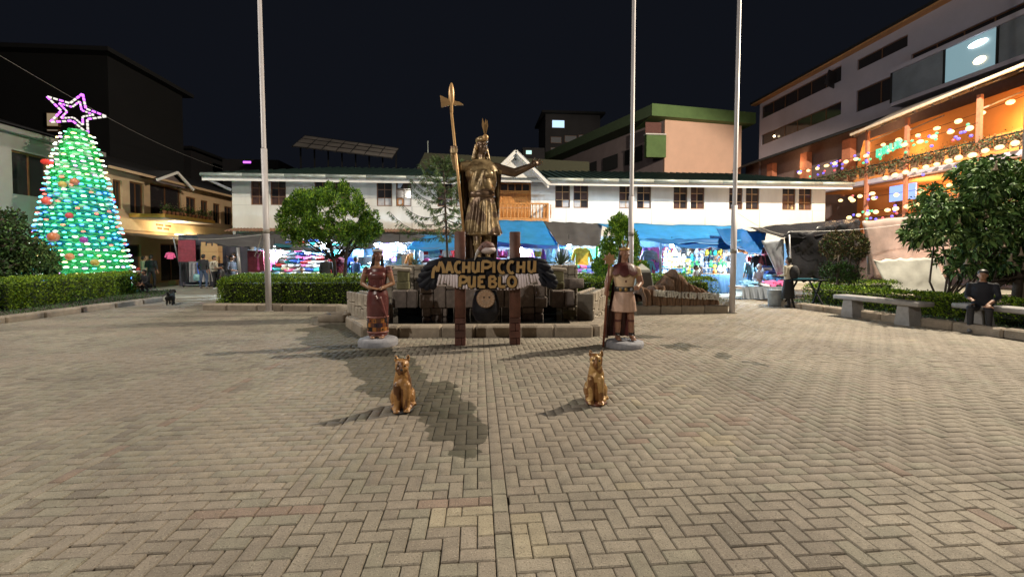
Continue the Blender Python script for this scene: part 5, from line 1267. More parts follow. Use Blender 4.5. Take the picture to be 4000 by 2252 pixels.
# scalloped collar
cl = MB(); n = 36
for k in range(n):
    a0, a1 = 2 * math.pi * k / n, 2 * math.pi * (k + 1) / n; f = lambda a, r, z: (r * 1.12 * math.cos(a), .01 + r * .78 * math.sin(a), z)
    s0 = .012 * (k % 4 in (1, 2, 3)) ; s1 = .012 * ((k + 1) % 4 in (1, 2, 3)); q0 = abs(math.sin(k * math.pi / 4)) * .045; q1 = abs(math.sin((k + 1) * math.pi / 4)) * .045
    fr0 = max(0, -math.sin(a0)); fr1 = max(0, -math.sin(a1))
    cl.add([f(a0, .075, 1.50), f(a1, .075, 1.50), f(a1, .17, 1.455), f(a0, .17, 1.455), f(a1, .235, 1.36 - q1 - .06 * fr1), f(a0, .235, 1.36 - q0 - .06 * fr0)], [(0, 1, 2, 3), (3, 2, 4, 5)])
cl.build('feather_collar', DR, wa, True, local=True)
MB().lathe([(.165, 0), (.178, .012), (.178, .078), (.165, .09)], (0, 0, .985), 28, sx=1.0, sy=.78).build('belt', mat('dark_belt', (.045, .04, .038), .35, var=.3, metal=.3), wa, True, local=True)
for dx, m in ((-.09, GO), (0, GO), (.09, M_base)): MB().box((dx, -.136 + abs(dx) * .22, 1.03), (.05, .02, .06), bev=.008).build('belt_stud', m, wa, True, local=True)
ck = MB()
def cloak(u, v):
    x = -.22 + .44 * u; z = 1.40 - 1.25 * v; sp = .7 + .5 * v
    return (x * sp - .03 * v, .13 + .09 * v + .02 * math.sin(u * 30) * v - .05 * (abs(u - .5) * 2) ** 2, z)
for s_ in (0, 1): ck.grid(lambda u, v: tuple(Vector(cloak(u, v)) + Vector((0, .025 * s_, 0))), 26, 14)
ck.build('cloak', DR, wa, True, local=True)
ck2 = MB(); ck2.grid(lambda u, v: (-.22 - .06 * u - .1 * v * (1 - u), .1 - .12 * u * (1 - v * .2), 1.38 - 1.24 * v), 6, 12); ck2.grid(lambda u, v: (-.22 - .06 * u - .1 * v * (1 - u) - .02, .1 - .12 * u * (1 - v * .2) + .02, 1.38 - 1.24 * v), 6, 12)
ck2.build('cloak_fold', DR, wa, True, local=True)
MB().tube([(-.39, -.12, .02), (-.34, -.19, .97), (-.315, -.22, 1.5)], [.02, .018, .015], 10).build('mace_shaft', mat('red_brown_shaft', (.2, .065, .035), .4, var=.2), wa, True, local=True)
stt = []
for k in range(16): a = 2 * math.pi * k / 16; r_ = .115 if k % 2 == 0 else .075; stt.append((-.312 + r_ * math.cos(a), 1.56 + r_ * math.sin(a)))
MB().prism(stt, -.25, -.19).build('mace_head', mat('mace_ochre', (.36, .2, .09), .5, var=.2), wa, local=True)
plinth(wa, .34, .29, .115, 8)

# ---- bronze ruler ----------------------------------------------------
BZ = mat('aged_bronze', (.27, .175, .085), .34, var=.5, scale=6, metal=.35, bump=.6, bscale=9, col2=(.56, .41, .22))
BD = mat('dark_bronze', (.15, .095, .06), .36, var=.4, scale=6, metal=.4, bump=.4, bscale=9)
GS = mat('gilded_spear', (.56, .34, .15), .4, var=.2, scale=3, metal=.3)
inc = thing('bronze_statue', 'tall bronze Inca ruler with raised spear and outstretched arm', 'statue', (.10, 11.0, 1.5), rad(6))
# local metres, feet at 0, head top about 3.2
sh = [('l', [(.05, 0, .66, .46, .34), (.04, .0, .74, .47, .35), (0, 0, 1.0, .43, .31), (0, 0, 1.35, .37, .28), (0, 0, 1.66, .325, .25), (0, 0, 1.76, .33, .25), (0, 0, 2.0, .38, .26), (0, 0, 2.3, .43, .25), (0, .01, 2.47, .41, .21), (0, .02, 2.56, .27, .17), (0, .02, 2.6, .11, .1)]),
      ('c', (0, .0, 2.55), (0, -.01, 2.78), .1, .09),
      ('c', (-.14, -.1, .75), (-.13, -.17, .4), .125, .1), ('c', (-.13, -.17, .4), (-.12, -.1, .08), .1, .065), ('e', (-.12, -.2, .06), (.085, .2, .07)),
      ('c', (.14, .05, .75), (.15, .04, .4), .125, .1), ('c', (.15, .04, .4), (.17, .12, .08), .1, .065), ('e', (.17, .05, .06), (.085, .2, .07)),
      ('c', (-.36, .0, 2.44), (-.64, -.02, 2.40), .15, .115), ('c', (-.64, -.02, 2.40), (-.74, -.12, 2.66), .11, .08),
      ('c', (.36, .0, 2.42), (.84, -.05, 2.30), .14, .12), ('c', (.84, -.05, 2.30), (1.26, -.18, 2.47), .12, .075),
      ('e', (-.46, .0, 2.42), (.16, .14, .13)), ('e', (.44, 0, 2.41), (.14, .14, .13))]
sh += fist((-.73, -.16, 2.78), .1) + hand(1, (1.28, -.19, 2.48), (.85, -.25, .38), .036, (.3, -.9, .2), 1.3, .12, 1.75)
sh += headshapes((0, -.02, 2.93), 1.8, rad(22))
def dfm(co):
    a = np.arctan2(co[:, 1], co[:, 0]); r_ = np.hypot(co[:, 0], co[:, 1])
    k = np.clip((1.62 - co[:, 2]) / .25, 0, 1) * (co[:, 2] > .7) * np.clip(r_ / .2, 0, 1)
    k2 = np.clip((co[:, 2] - 1.8) / .1, 0, 1) * np.clip((2.5 - co[:, 2]) / .2, 0, 1) * (np.abs(co[:, 0]) < .42)
    co[:, :2] *= (1 + .075 * k * np.sin(a * 12 + np.sin(co[:, 2] * 3)) + .045 * k2 * np.sin(co[:, 0] * 26 + (co[:, 2] - 2.2) * 9 * np.sign(co[:, 0])))[:, None]
    return co
def pick(c):
    v = npn(c, 3.2, 1, 4); m = (v < -.12).astype(int); m[(c[:, 0] > .5)] = 1; m[(c[:, 2] > 2.66) & (np.abs(c[:, 0]) < .3)] = 1
    return m
blob(sh, .0165, 'body', [BZ, BD], inc, pick, 1, dfm)
blob([('e', (0, .0, 3.12), (.155, .17, .1)), ('e', (0, .07, 3.0), (.15, .14, .16)), ('c', (-.13, .04, 2.98), (-.2, .05, 2.66), .06, .07), ('c', (.1, .08, 2.98), (.17, .06, 2.64), .06, .07), ('c', (0, .12, 2.95), (0, .13, 2.6), .11, .12)], .016, 'hair', [BZ], inc, None, 2)
MB().lathe([(.155, 0), (.172, .02), (.172, .06), (.16, .09), (.15, .1)], (.0, -.005, 3.06), 24, sx=.97, sy=1.1).build('headband', BZ, inc, True, local=True)
MB().ball((.07, -.2, 3.14), (.075, .03, .085), 12).build('headband_disc', GS, inc, True, local=True)
for a, L in ((-.16, .46), (.03, .44), (.13, .42)):
    q = lambda s_, w: (.07 + math.sin(a) * L * s_ + w, -.16, 3.19 + math.cos(a) * L * s_)
    MB().add([q(0, -.012), q(0, .012), q(.6, .04), q(1, 0), q(.6, -.04)] + [(p[0], -.135, p[2]) for p in (q(0, -.012), q(0, .012), q(.6, .04), q(1, 0), q(.6, -.04))], [(0, 1, 2, 3, 4), (9, 8, 7, 6, 5), (0, 5, 6, 1), (1, 6, 7, 2), (2, 7, 8, 3), (3, 8, 9, 4), (4, 9, 5, 0)]).build('feather', GS, inc, local=True)
MB().ball((-.15, -.08, 2.9), (.045, .05, .06), 10).build('ear_disc', GS, inc, True, local=True)
MB().tube([(-.14, -.1, 3.05), (-.15, -.11, 2.93)], .014, 6).build('ear_pendant', GS, inc, local=True)
MB().tube([(.14, -.29, 2.2), (.14, -.32, 2.2)], [.115, .1], 20).build('chest_medallion', BZ, inc, True, local=True)
MB().tube([(.14, -.32, 2.2), (.14, -.335, 2.2)], [.05, .04], 14).build('medallion_boss', BZ, inc, True, local=True)
MB().lathe([(.325, 0), (.352, .02), (.352, .12), (.33, .15)], (0, 0, 1.62), 28, sx=1, sy=.8).build('sash', BD, inc, True, local=True)
for k, s_ in enumerate((-1, 1)): MB().ball((s_ * .14 + (-.0), -.18, .42), (.12, .1, .06), 10).build('knee_fringe', BZ, inc, True, local=True)
ck = MB()
def cloak2(u, v):
    x = -.54 + 1.08 * u; z = 2.50 - 2.5 * v; e = abs(u - .5) * 2
    return (x * (1 - .18 * v) - .05 * v, .24 + .06 * math.sin(u * 26 + v * 3) * (.3 + v) - .2 * e ** 2 + .12 * v, z)
for s_ in (0, 1): ck.grid(lambda u, v: tuple(Vector(cloak2(u, v)) + Vector((0, .04 * s_, 0))), 36, 20)
for u0 in (0, 1): ck.grid(lambda u, v: tuple(Vector(cloak2(u0, v)) + Vector((0, .04 * u, 0))), 1, 20)
ck.build('cloak', BD, inc, True, local=True)
cl = MB(); cl.grid(lambda u, v: (-.48 - .06 * u + .1 * v, .05 - .24 * u * (1 - .3 * v) + .18 * v, 2.46 - 2.44 * v + 0), 8, 18); cl.grid(lambda u, v: (-.52 - .06 * u + .1 * v, .09 - .24 * u * (1 - .3 * v) + .18 * v, 2.46 - 2.44 * v), 8, 18)
cl.build('cloak_fold', BZ, inc, True, local=True)
cl = MB(); cl.grid(lambda u, v: (.40 + .05 * u, .05 - .1 * u + .1 * v, 2.38 - 1.1 * v), 5, 10); cl.build('cloak_edge', BZ, inc, True, local=True)
# spear
sp0 = Vector((-.47, -.24, .5)); sp1 = Vector((-.80, -.24, 3.83)); 
MB().tube([sp0, sp1], .035, 10).build('spear_shaft', GS, inc, True, local=True)
q = lambda t: sp0.lerp(sp1, t)
MB().lathe([(.03, 0), (.04, .03), (.042, .2), (.07, .28), (.075, .5), (.058, .62), (.026, .72), (.008, .74)], tuple(q(.96)), 12).build('spear_tip', GS, inc, True, local=True)
c = q(.985) + Vector((0, 0, .16))
MB().prism([(c.x - .02, c.z - .06), (c.x - .24, c.z - .13), (c.x - .27, c.z + .16), (c.x - .02, c.z + .06)], c.y - .03, c.y + .03).build('axe_blade', GS, inc, local=True)
MB().prism([(c.x + .02, c.z - .06), (c.x + .02, c.z + .06), (c.x + .2, c.z + .03), (c.x + .31, c.z - .03), (c.x + .2, c.z - .045)], c.y - .025, c.y + .025).build('axe_spike', GS, inc, local=True)

# shoulder mantle with heavy folds
mt = MB(); n = 48
def mantle(u, v):
    a = 2 * math.pi * u; fo_ = 1 + .05 * math.sin(a * 9 + 2 * math.sin(a * 2)) * v
    return ((.13 + .37 * v ** .8) * math.cos(a) * fo_, .02 + (.12 + .17 * v ** .8) * math.sin(a) * fo_, 2.62 - .1 * v - .2 * v ** 2.2 + .02 * math.sin(a * 7) * v)
mt.grid(mantle, n, 8); mt.grid(lambda u, v: tuple(Vector(mantle(u, v)) * 1 + Vector((0, 0, -.03))), n, 8)
mt.build('mantle', BZ, inc, True, local=True)
# ================================================================== TREES
M_bark = mat('bark', (.07, .05, .035), .9, var=.35, scale=8, bump=.6, bscale=14)
M_c1 = mat('cypress_leaf', (.08, .21, .016), .6, var=.35, scale=5, col2=(.19, .37, .03), spec=.3); M_c2 = mat('cypress_leaf_dark', (.045, .11, .016), .7, var=.3, scale=5, spec=.3); M_c3 = mat('cypress_leaf_light', (.30, .45, .04), .6, var=.3, scale=5, spec=.3)
def crown(name, clumps, mats, n_each, size, asp, par, seed, up=.6, rnd=.6, droop=0, weights=(.5, .3, .2), shell=.55):
    """leaf clumps (x,y,z,rx,ry,rz): leaves scattered through each clump, pointing out of it"""
    rg = np.random.RandomState(seed); P = []; D = []; MI = []
    for c in clumps:
        n = int(n_each * (c[3] * c[4] * c[5]) ** (1 / 3.) ** 1)
        d = rg.normal(size=(n, 3)); d /= np.linalg.norm(d, axis=1, keepdims=True)
        r = rg.uniform(shell, 1.0, n) ** .6
        p = d * r[:, None] * np.array(c[3:6]) + np.array(c[:3])
        P.append(p); D.append(d + np.array([0, 0, up]) + rg.normal(0, rnd, (n, 3)))
        w = np.array(weights); k = rg.randint(0, 3)
        MI.append(rg.choice(len(mats), n, p=w))
    P = np.concatenate(P); D = np.concatenate(D); MI = np.concatenate(MI)
    V, F_ = leaves(P, D, size, asp, droop, rng=rg)
    if par is not None: V = V - np.array(parent_loc(par))
    return raw(name, V, F_, mats, MI, par)
def limbs(par, paths, mats=M_bark, n=8):
    for pts, r0, r1 in paths:
        k = len(pts); MB().tube(pts, [r0 + (r1 - r0) * i / (k - 1) for i in range(k)], n).build('trunk' if r0 > .035 else 'branch', mats, par, True)

# round umbrella-shaped cypress
t = thing('cypress_tree', 'round clipped cypress with two slim trunks behind the hedge', 'tree', (-4.75, 14.9, 0)); rg = random.Random(31)
paths = []; cl = []
cx, cyy, cz = -5.02, 14.9, 2.62
for k in range(150):
    a = rg.uniform(0, 2 * math.pi); e = math.asin(rg.uniform(-.62, 1)); s = rg.uniform(.72, 1.0)
    x = cx + 1.62 * s * math.cos(a) * math.cos(e); y = cyy + 1.45 * s * math.sin(a) * math.cos(e); z = cz + (1.38 if e > 0 else 1.0) * s * math.sin(e)
    if z < 2.0 and math.hypot(x - cx, y - cyy) < .7: continue
    if z < 2.3 and rg.random() < .35: continue
    h = rg.uniform(.15, .26) * (1.25 if e > .3 else 1)
    cl.append((x, y, z, rg.uniform(.11, .2), rg.uniform(.11, .2), h))
crown('crown', cl, [M_c1, M_c2, M_c3], 1500, .085, .42, t, 41, up=1.1, rnd=.45, weights=(.42, .38, .2), shell=.3)
for (bx_, by_) in ((-4.9, 14.95), (-4.58, 14.85)):
    paths.append(([(bx_, by_, 0), (bx_ - .02, by_, .7), (bx_ - .06 if bx_ < -4.7 else bx_ + .03, by_, 1.4), (bx_ - .25 if bx_ < -4.7 else bx_ + .12, by_, 2.2)], .075, .045))
for k in range(26):
    b = rg.choice([(-5.0, 14.95, 1.5), (-4.5, 14.85, 1.55), (-5.1, 14.95, 1.9), (-4.46, 14.85, 2.0)]); c = rg.choice(cl)
    m = Vector(b).lerp(Vector(c[:3]), .5) + Vector((rg.uniform(-.1, .1), rg.uniform(-.1, .1), -.08)); paths.append(([b, m, c[:3]], .03, .008))
limbs(t, paths)
# small conical cypress
t = thing('cypress_tree', 'small dense cone shaped cypress left of the middle flagpole', 'tree', (5.02, 14.6, 0)); cl = []
for k in range(120):
    z = rg.uniform(.75, 3.0); u = (z - .75) / 2.3; R = 1.02 * (1 - u) ** .75 * (1 if u > .12 else .8) + .05; a = rg.uniform(0, 2 * math.pi); s = rg.uniform(.7, 1)
    cl.append((5.02 + R * s * math.cos(a), 14.6 + R * s * math.sin(a), z, rg.uniform(.1, .17), rg.uniform(.1, .17), rg.uniform(.16, .26)))
cl.append((5.02, 14.6, 3.0, .09, .09, .2))
crown('crown', cl, [M_c1, M_c2, M_c3], 1500, .08, .42, t, 42, up=1.1, rnd=.45, weights=(.42, .36, .22), shell=.3)
limbs(t, [([(5.02, 14.6, 0), (5.02, 14.6, 1.2), (5.02, 14.6, 2.6)], .07, .03)])
# Norfolk pine: whorls of upcurved boughs hung with needles
t = thing('norfolk_pine', 'sparse young Norfolk pine with upturned boughs behind the statue', 'tree', (-1.06, 14.2, 0))
MB().tube([(-1.0, 14.2, 0), (-1.03, 14.2, 1.6), (-1.1, 14.2, 3.4), (-1.17, 14.2, 4.95)], [.05, .042, .032, .012], 8).build('trunk', M_bark, t, True)
rgn = np.random.RandomState(17); NP, ND = [], []
M_n1 = mat('pine_needle', (.06, .115, .035), .65, var=.35, scale=6); M_n2 = mat('pine_needle_light', (.12, .19, .055), .65, var=.3, scale=6)
bz = [2.36, 2.62, 2.85, 3.05, 3.28, 3.5, 3.72, 3.92, 4.12, 4.3, 4.46, 4.6, 4.74]
for i, z in enumerate(bz):
    L0 = 1.7 * (1 - i / 14) ** .9 + .12; nb = 4 if i < 6 else 5
    for k in range(nb):
        a = 2 * math.pi * (k + .37 * i) / nb + rgn.uniform(-.2, .2); L = L0 * rgn.uniform(.75, 1.08); c = Vector((-1.1 - .02 * (z - 3), 14.2, z)); pts = []
        for q in range(9):
            s = q / 8; pts.append(c + Vector((math.cos(a) * L * s, math.sin(a) * L * s, L * (-.22 * s * (1 - s) * 2.2 + .22 * s ** 3.2) + (.0 if i < 5 else .22 * s * L))))
        MB().tube(pts, [.016 - .0012 * q for q in range(9)], 5).build('bough', M_bark, t, True)
        for q in range(int(42 * L) + 16):
            s = rgn.uniform(.12, 1); j = min(7, int(s * 8)); f = s * 8 - j; p = pts[j].lerp(pts[j + 1], f)
            if i < 4 and s < .3 and rgn.rand() < .6: continue
            sd = Vector((-math.sin(a), math.cos(a), 0)) * rgn.choice([-1, 1]) * rgn.uniform(0, 1.0)
            for w in range(3):
                NP.append(p + Vector(rgn.normal(0, .012, 3))); ND.append(Vector((math.cos(a) * .7, math.sin(a) * .7, -.9 if i < 8 else .3)) + sd + Vector(rgn.normal(0, .25, 3)))
V, F_ = leaves(np.array(NP), np.array(ND), .15, .11, rng=rgn)
raw('needles', V - np.array([-1.06, 14.2, 0]), F_, [M_n1, M_n2], (rgn.rand(len(F_)) < .4).astype(int), t)

# angel's trumpet at the right edge
M_b1 = mat('broad_leaf', (.10, .19, .05), .7, var=.35, scale=4, spec=.2); M_b2 = mat('broad_leaf_dark', (.03, .06, .02), .75, var=.3, scale=4, spec=.2); M_b3 = mat('broad_leaf_light', (.19, .27, .08), .7, var=.3, scale=4, spec=.2)
t = thing('angels_trumpet', 'large angel trumpet bush with hanging pale blossoms at the right edge', 'tree', (12.6, 10.1, 0)); cl = []
for k in range(330):
    x = rg.uniform(10.7, 16.4); u = (x - 10.7) / 4.9
    zt = 2.6 + 1.6 * min(1, u * 2.2) ** .7; zb = 1.35 - .35 * u; z = zb + (zt - zb) * rg.random() ** .8
    y = 10.2 + rg.uniform(-1.2, 1.3) - .2 * u
    if x / y < 1.12 + .03 * math.sin(z * 5) or (z < 1.75 and x / y < 1.2): continue
    if z > 1.61 + y * .245 * min(1, .55 + (x / y - 1.1) * 2.2): continue
    if 2.0 < z < 2.5 and 11.0 < x < 12.2 and rg.random() < .5: continue
    cl.append((x, y, z, rg.uniform(.2, .36), rg.uniform(.2, .34), rg.uniform(.14, .26)))
crown('crown', cl, [M_b1, M_b2, M_b3], 420, .15, .42, t, 43, up=-.2, rnd=.5, droop=.35, weights=(.45, .33, .22), shell=.2)
paths = []
for k in range(22):
    bx_ = 12.2 + rg.uniform(-.35, .55); c = rg.choice(cl); paths.append(([(bx_, 10.1 + rg.uniform(-.2, .2), .05), ((bx_ + c[0]) / 2 + rg.uniform(-.1, .1), 10.1, .95), c[:3]], .032, .012))
paths.append(([(14.2, 10.0, 0), (14.3, 10.0, 1.2), (14.5, 10.0, 2.6)], .11, .06))
limbs(t, paths)
flm = MB(); flm.lathe([(.012, 0), (.016, -.05), (.02, -.1), (.032, -.16), (.05, -.2), (.075, -.225)], n=8); flm = flm.mesh('blossom', mat('pale_blossom', (.42, .32, .22), .6, var=.15, scale=9), True)
for k in range(64):
    c = rg.choice(cl); 
    inst(flm, 'blossom', (c[0] + rg.uniform(-.3, .3), c[1] - rg.uniform(.15, .4), c[2] - rg.uniform(-.05, .2)), (rg.uniform(-.25, .25), rg.uniform(-.25, .25), 0), t)
# brown-topped round shrub on stems
M_br = mat('dry_brown_leaf', (.14, .095, .035), .7, var=.4, scale=5); M_br2 = mat('dry_dark_leaf', (.05, .04, .022), .75, var=.4, scale=5)
t = thing('topiary_shrub', 'round topiary shrub turned brown in front of the black tarpaulin', 'shrub', (12.9, 14.0, 0)); cl = []
for k in range(60):
    a = rg.uniform(0, 6.28); e = math.asin(rg.uniform(-.8, 1)); cl.append((13.02 + .64 * math.cos(a) * math.cos(e), 14.0 + .55 * math.sin(a) * math.cos(e), 1.95 + .48 * math.sin(e), .12, .12, .15))
crown('crown', cl, [M_br2, M_br, M_c2], 1400, .085, .35, t, 44, up=.8, rnd=.4, weights=(.45, .35, .2), shell=.2)
cl = [(12.9 + rg.uniform(-.5, .6), 14 + rg.uniform(-.3, .3), rg.uniform(.75, 1.35), .2, .2, .16) for k in range(22)]
crown('lower_growth', cl, [M_b2, M_c2, M_br2], 700, .1, .3, t, 45, weights=(.4, .4, .2), shell=.1)
limbs(t, [([(12.85, 14, 0), (12.8, 14, .9), (12.85, 14, 1.7)], .05, .04), ([(13.2, 14, 0), (13.3, 14, .9), (13.25, 14, 1.7)], .045, .035)])
# left bushes
t = thing('flowering_bush', 'tall dark rose bush with red blooms at the left edge', 'bush', (-16.6, 14.4, 0)); cl = []
for k in range(90):
    x = rg.uniform(-17.6, -14.6); zt = 4.15 - 1.5 * max(0, (x + 16.2) / 1.6); z = rg.uniform(1.2, max(1.6, zt)); cl.append((x, 14.4 + rg.uniform(-.7, .7), z, rg.uniform(.2, .36), .25, rg.uniform(.15, .28)))
crown('crown', cl, [M_b2, M_br2, M_b1], 620, .115, .5, t, 46, up=.1, rnd=.7, weights=(.5, .22, .28), shell=.1)
limbs(t, [([(-16.4 + rg.uniform(-.6, .6), 14.4, 0), (-16.4 + rg.uniform(-.8, .8), 14.4, 1.3), (c[0], c[1], c[2])], .03, .012) for c in rg.sample(cl, 12)])
M_rose = mat('red_rose', (.55, .06, .03), .6, var=.2); M_rose2 = mat('pink_rose', (.55, .25, .2), .6, var=.2)
rm = [MB().ball((0, 0, 0), (.07, .07, .055), 7).mesh('bloom', m, True) for m in (M_rose, M_rose2)]
for p, k in (((-17.0, 13.55, 3.75), 0), ((-16.5, 13.6, 4.1), 1), ((-15.9, 13.6, 3.8), 1), ((-15.4, 13.6, 3.3), 1), ((-16.2, 13.55, 3.45), 1)): inst(rm[k], 'bloom', p, (0, 0, 0), t, (1.3, 1, 1.3) if k == 0 else None)
t = thing('round_bush', 'round bush catching light in front of the Christmas tree', 'bush', (-15.5, 15.6, 0)); cl = []
for k in range(70):
    a = rg.uniform(0, 6.28); e = math.asin(rg.uniform(-.6, 1)); cl.append((-15.6 + 1.05 * math.cos(a) * math.cos(e), 15.4 + .8 * math.sin(a) * math.cos(e), 1.45 + .85 * math.sin(e), .2, .2, .18))
crown('crown', cl, [M_b1, M_b2, M_b3], 800, .10, .5, t, 47, up=.1, rnd=.7, weights=(.36, .4, .24), shell=.1)
limbs(t, [([(-15.6, 15.4, 0), (-15.6 + rg.uniform(-.3, .3), 15.4, .6), c[:3]], .03, .01) for c in rg.sample(cl, 10)])

# ================================================================== CHRISTMAS TREE of bottles
TX, TY = -17.5, 20.0
xt = thing('christmas_tree', 'tall Christmas tree of green bottles ringed with coloured lights', 'christmas tree', (TX, TY, 0))
M_bot = tarp_mat('green_bottle', (.05, .62, .2), .15, .55, .3)
M_bot2 = tarp_mat('teal_bottle', (.02, .45, .38), .15, .55, .3)
M_botc = tarp_mat('clear_bottle', (.6, .85, .66), .12, .5, .2)
HT = 7.15
def rad_at(z): u = z / HT; return .87 * 2.12 * (1 - u) ** .82 * (1 - .12 * math.sin(u * math.pi)) + .22 * u + .1
core = MB(); core.lathe([(rad_at(z) - .12, z) for z in np.linspace(.1, HT, 24)], (TX, TY, 0), 40); core.build('inner_netting', tarp_mat('green_net', (.16, .6, .28), .8, .75, .3), xt, True)
rgn = np.random.RandomState(5)
bt = [(.0, 0), (.05, .02), (.055, .17), (.03, .23), (.018, .27), (.018, .3)]
def bottles(name, zs, mats, frac):
    m = MB()
    for z in zs:
        R = rad_at(z); n = int(2 * math.pi * R / .2)
        for k in range(n):
            a = 2 * math.pi * (k + .5 * rgn.rand()) / n
            if math.sin(a - rad(-40)) > .75: pass
            b = Vector((TX + (R - .1) * math.cos(a), TY + (R - .1) * math.sin(a), z + rgn.uniform(-.05, .05))); d = Vector((-math.sin(a) + .35 * math.cos(a) + rgn.normal(0, .12), math.cos(a) + .35 * math.sin(a) + rgn.normal(0, .12), rgn.normal(-.08, .12))).normalized()
            if math.cos(a) * (-TX) + math.sin(a) * (-TY) < -6: continue
            m.tube([b, b + d * .16, b + d * .21, b + d * .26], [.055, .06, .035, .02], 6, 0 if rgn.rand() < frac else 1)
    return m.build(name, mats, xt, True, fix=False)
zs = np.arange(.3, HT - .05, .15)
for i, z in enumerate(zs):
    top = z > 4.5 or z < 1.9
    bottles('bottle_ring', [z], [M_bot if top else M_bot2, M_botc if z > 3.5 else M_bot], .8)
LM = [lit('xmas_' + n, c, s) for n, c, s in (('white', (.95, 1, .85), 5.5), ('green', (.2, 1, .45), 4), ('blue', (.05, .2, 1), 7), ('cyan', (.1, .85, 1), 5), ('red', (1, .1, .07), 5), ('violet', (.75, .3, 1), 5), ('yellow', (1, .85, .3), 5))]
lb = [MB().ball((0, 0, 0), (.09, .05, .035), 6).mesh('light', m, True) for m in LM]
nl = 0; more = MB()
for i, z in enumerate(np.arange(.4, HT - .15, .25)):
    R = rad_at(z) + .1; n = int(2 * math.pi * R / .27)
    if z > 4.9: pal = [0, 0, 0, 1, 1, 5, 6]
    elif z > 2.1: pal = [2, 3, 3, 2, 0, 4, 1, 3]
    elif z > .7: pal = [0, 0, 6, 5, 0, 1, 3]
    else: pal = [2, 4, 3, 0]
    st_ = thing('light_string', '', '', (TX, TY, z)) if False else None
    cab = MB().tube([(TX + R * math.cos(2 * math.pi * k / 36), TY + R * math.sin(2 * math.pi * k / 36), z + .02 * math.sin(k)) for k in range(37)], .008, 4).build('light_string', M_dark, xt)
    for k in range(n):
        a = 2 * math.pi * k / n
        if math.cos(a) * (-TX) + math.sin(a) * (-TY) < -4: continue
        kx = pal[(k * 3 + i) % len(pal)] if z < 4.9 else rgn.choice(pal)
        if nl >= 290:
            more.ball((TX + R * math.cos(a), TY + R * math.sin(a), z + rgn.uniform(-.05, .05)), (.07, .07, .032), 6, mi=int(kx)); continue
        if (i + k) % 2:
            more.ball((TX + R * math.cos(a), TY + R * math.sin(a), z + rgn.uniform(-.05, .05)), (.07, .07, .032), 6, mi=int(kx)); continue
        if True:
            o = inst(lb[kx], 'light', (0, 0, 0)); o.parent = cab
            o.location = Vector((TX + R * math.cos(a), TY + R * math.sin(a), z + rgn.uniform(-.04, .04))) - parent_loc(cab) ; o.rotation_euler = (0, 0, a + math.pi / 2); nl += 1
sm = more.build('small_lights', LM, xt, True, fix=False); tag(sm, kind='stuff')
for (a, z, r_, c) in ((-100, 4.0 - .1, .18, (.75, .12, .08)), (-55, 4.75, .16, (.5, .2, .1)), (-80, 2.4, .2, (.6, .2, .08)), (-45, 2.3, .14, (.3, .05, .3)), (-60, 1.6, .15, (.6, .25, .1)), (-35, 1.35, .15, (.5, .4, .08)), (-75, 4.6, .14, (.5, .4, .1)), (-62, 3.3, .13, (.6, .08, .08))):
    R = rad_at(z) + .12
    MB().ball((TX + R * math.cos(rad(a)), TY + R * math.sin(rad(a)), z), r_, 10).build('bauble', mat('bauble_%d%d' % (a, z * 10), c, .3, var=.1), xt, True)
for (a, z) in ((-128, 5.55),):
    R = rad_at(z) + .15; c = Vector((TX + R * math.cos(rad(a)), TY + R * math.sin(rad(a)), z))
    m = MB(); m.ball(c + Vector((-.16, .1, .06)), (.2, .1, .12), 8); m.ball(c + Vector((.16, -.1, -.02)), (.2, .1, .1), 8); m.ball(c, (.08, .08, .08), 8)
    m.build('bow', mat('red_bow', (.65, .04, .03), .5, emit=(.8, .05, .03), estr=.15), xt, True)
# double outline star of lit tube
L_sw = lit('star_white', (1, .93, .85), .95); L_sv = lit('star_violet', (.6, .1, 1), 2.6)
star = thing('star', 'white and violet neon star on top of the Christmas tree', 'star', (TX, TY - .1, 7.9))
SC = Vector((TX + .05, TY - .1, 7.86)); ux = Vector((.76, .65, 0))
for R, r_, rr in ((.98, .42, .042), (.58, .25, .036)):
    pts = []
    for k in range(10):
        a = rad(76) + 2 * math.pi * k / 10; q = R if k % 2 == 0 else r_; pts.append(SC + ux * q * math.cos(a) + Vector((0, 0, q * math.sin(a) * .92)))
    for k in range(10):
        a, b = pts[k], pts[(k + 1) % 10]
        for s in range(4):
            MB().tube([a.lerp(b, s / 4 + .03), a.lerp(b, (s + 1) / 4 - .03)], rr, 6).build('tube', L_sv if rgn.rand() < (.38 if s else .6) else L_sw, star, True)
MB().tube([SC + Vector((0, 0, -.5)), (TX, TY, HT - .3)], .03, 6).build('stem', M_dark, star)
for z_, p_ in ((.7, 48), (1.9, 40), (3.1, 32), (4.2, 22), (5.2, 16), (6.1, 12), (6.8, 7)): lamp('tree_lamp', (TX, TY, z_), p_, (.72, 1, .78) if not 1.5 < z_ < 4.5 else (.5, 1, .92), .12)
MB().tube([gp(306, 735) + (.1,), gp(322, 734) + (.12,)], .05, 6).build('fallen_light', lit('fallen_green', (.1, 1, .6), 4)); tag(bpy.data.objects['fallen_light'], 'bright green light strip lying on the grass by the tree', 'light strip')
